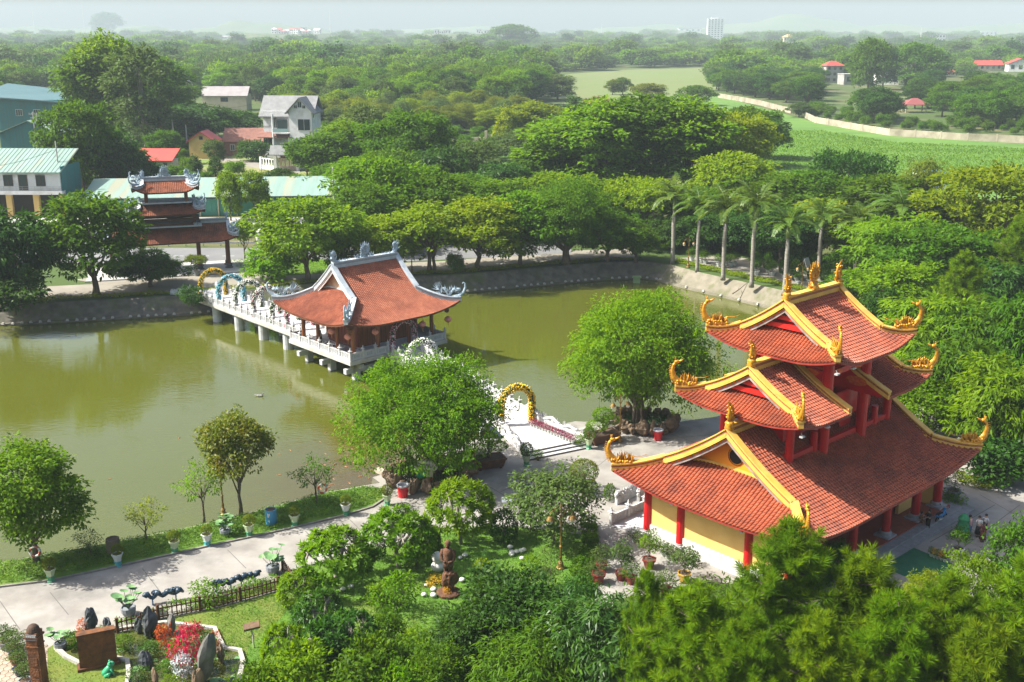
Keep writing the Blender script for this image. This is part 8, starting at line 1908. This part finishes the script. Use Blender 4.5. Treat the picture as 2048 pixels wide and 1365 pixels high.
def motorbike(label,loc,rz,m,rider=None):
    t = thing('motorbike',label,'motorbike',loc,rz); B = mat('tyre_black',(.015,.015,.015),.8); S = mat('bike_metal',(.4,.41,.42),.35,metal=.7)
    for x in (-.62,.62):
        w = MB(); w.tube([(x + .24 * math.cos(2 * math.pi * i / 18),0,.29 + .24 * math.sin(2 * math.pi * i / 18)) for i in range(19)],.05,6); wo = w.build('wheel',B,t); w = MB(); w.M = Matrix.Translation((x,0,.29)) @ Matrix.Rotation(R(90),4,'X'); w.lathe([(.06,-.05),(.06,.05)],8)
        for k in range(6): w.box((.1 * math.cos(k * 1.047),.1 * math.sin(k * 1.047),0),(.19,.02,.02),k * 1.047)
        w.build('rim',S,wo)
    b = MB(); b.tube([(-.75,0,.72),(-.35,0,.66),(0,0,.5),(.3,0,.55),(.45,0,.85)],[.09,.15,.13,.11,.13],9,.8); b.tube([(.62,0,.55),(.45,0,.9)],[.08,.1],8); b.ball((.5,0,.92),(.14,.13,.12),9,6); b.ball((.62,0,.50),(.26,.07,.07),9,5); b.build('body',m,t,smooth=True)
    b = MB(); b.box((-.38,0,.80),(.68,.24,.10)); b.build('seat',B,t); b = MB(); b.tube([(.42,-.34,1.02),(.46,0,1.0),(.42,.34,1.02)],.025,6); b.tube([(.48,0,.95),(.62,0,.29)],.035,6); b.tube([(-.62,0,.29),(-.1,0,.35)],.04,6); b.tube([(-.7,-.13,.38),(-.1,-.13,.32)],.05,7); b.build('handlebar',S,t)
    b = MB()
    for s in (-1,1): b.tube([(.44,s * .26,1.03),(.42,s * .34,1.18)],.012,4); b.ball((.42,s * .36,1.2),(.02,.06,.04),6,4)
    b.build('mirror',B,t); b = MB(); b.ball((.61,0,.95),(.05,.09,.07),8,5); b.build('headlight',M_GLOBE,t); return t
motorbike('bright blue motorbike parked at the end of the temple steps',(*G(1881,1044),0),.75,mat('bike_blue',(.02,.22,.50),.3))
rb_ = G(492,441); motorbike('dark motorbike with rider on the side road',(*rb_,0),3.0,cloth('bike_dark',(.05,.05,.05),.4)); person('motorbike rider in dark jacket and helmet on the side road',(rb_[0] + .3,rb_[1],.42),1.5,1.6,CB,cloth('trousers_grey',(.10,.10,.11)),'reach',hat=cloth('helmet_grey',(.35,.36,.36),.3),sit=True)
# white car seen through the gateway
t = thing('car','white car parked on the side road seen through the gateway','car',(*G(352,437),0),.05); mb = MB(); mb.add([(-2.1,-.85,.35),(2.1,-.85,.35),(2.15,-.85,.75),(1.0,-.8,.95),(.5,-.68,1.42),(-1.2,-.68,1.45),(-2.0,-.8,.95),(-2.1,.85,.35),(2.1,.85,.35),(2.15,.85,.75),(1.0,.8,.95),(.5,.68,1.42),(-1.2,.68,1.45),(-2.0,.8,.95)],[(0,1,2,3,4,5,6),(13,12,11,10,9,8,7),(0,7,8,1),(1,8,9,2),(2,9,10,3),(3,10,11,4),(4,11,12,5),(5,12,13,6),(6,13,7,0)]); mb.build('body',mat('car_white',(.62,.62,.62),.3),t)
for s in (-1,1):
    mb = MB(); mb.add([(.85,s * .825,1.0),(.42,s * .72,1.36),(-1.15,s * .72,1.38),(-1.75,s * .825,1.0)],[(0,1,2,3) if s < 0 else (3,2,1,0)]); mb.build('side_window',M_GLASS,t)
    for x in (-1.3,1.3): mb = MB(); mb.M = Matrix.Translation((x,s * .8,.33)) @ Matrix.Rotation(R(90),4,'X'); mb.lathe([(.33,-.1),(.33,.1)],14); mb.build('wheel',bpy.data.materials['tyre_black'],t)
# cables between the poles
mb = MB()
for (a,b) in (((86,400,10.5),(127,430,13.0)),((127,430,13.0),(-90,470,12.0)),((350,312,17),(375,296,13)),((375,296,13),(520,300,14)),((670,440,9.5),(691,436,9.0))):
    p,q = Vector((*G(a[0],a[1]),a[2])),Vector((*G(b[0],b[1]),b[2])); mb.tube([p + (q - p) * (i / 10) - Vector((0,0,1.2 * math.sin(math.pi * i / 10))) for i in range(11)],.035,3)
tag(mb.build('power_cable',mat('cable_black',(.03,.03,.03),.6)),'dark power cables sagging between the concrete poles','cable')
# ---------------------------------------------------------------- hills on the horizon
M_HILL = mat('far_hill',(0.05,0.09,0.03),.95,(0.08,0.11,0.04),.004,6)
def hill(x0,x1,y,h,seed):
    rg = random.Random(seed); n = 60; mb = MB(); prof = []
    ph = [rg.uniform(0,6.28) for _ in range(5)]
    top = []
    for i in range(n + 1):
        t = i / n; e = math.sin(math.pi * t) ** .8
        top.append((x0 + (x1 - x0) * t,y,max(1,h * e * (.62 + .2 * math.sin(5 * t * 2 + ph[0]) + .12 * math.sin(17 * t + ph[1]) + .06 * math.sin(41 * t + ph[2])))))
    for i in range(n):
        a,b = top[i],top[i + 1]
        for (f0,f1,d0,d1) in ((0,.55,-600,-250),(.55,1,-250,0),(1,.4,0,350),(.4,0,350,700)):
            mb.quad((a[0],a[1] + d0,a[2] * f0 - .5),(b[0],b[1] + d0,b[2] * f0 - .5),(b[0],b[1] + d1,b[2] * f1 - .5),(a[0],a[1] + d1,a[2] * f1 - .5))
    o = mb.build('hill',M_HILL,smooth=True); o['kind'] = 'structure'
hill(-1900,-700,5200,92,1); hill(-3400,-1500,5900,80,2); hill(200,2300,6000,118,3); hill(1500,4200,5600,150,4); hill(-900,500,6200,60,5)
# ---------------------------------------------------------------- the hazy air
hz = MB(); hz.box((0,3580,83),(13000,7480,176)); hzm = bpy.data.materials.new('haze'); hzm.use_nodes = True
hn = hzm.node_tree.nodes; hn.clear(); ho = hn.new('ShaderNodeOutputMaterial'); hv = hn.new('ShaderNodeVolumePrincipled')
hv.inputs['Color'].default_value = (0.60,0.70,0.78,1); hv.inputs['Density'].default_value = HAZE_D; hv.inputs['Anisotropy'].default_value = 0.0
hzm.node_tree.links.new(hv.outputs[0],ho.inputs['Volume'])
o = hz.build('haze',hzm); o['kind'] = 'stuff'
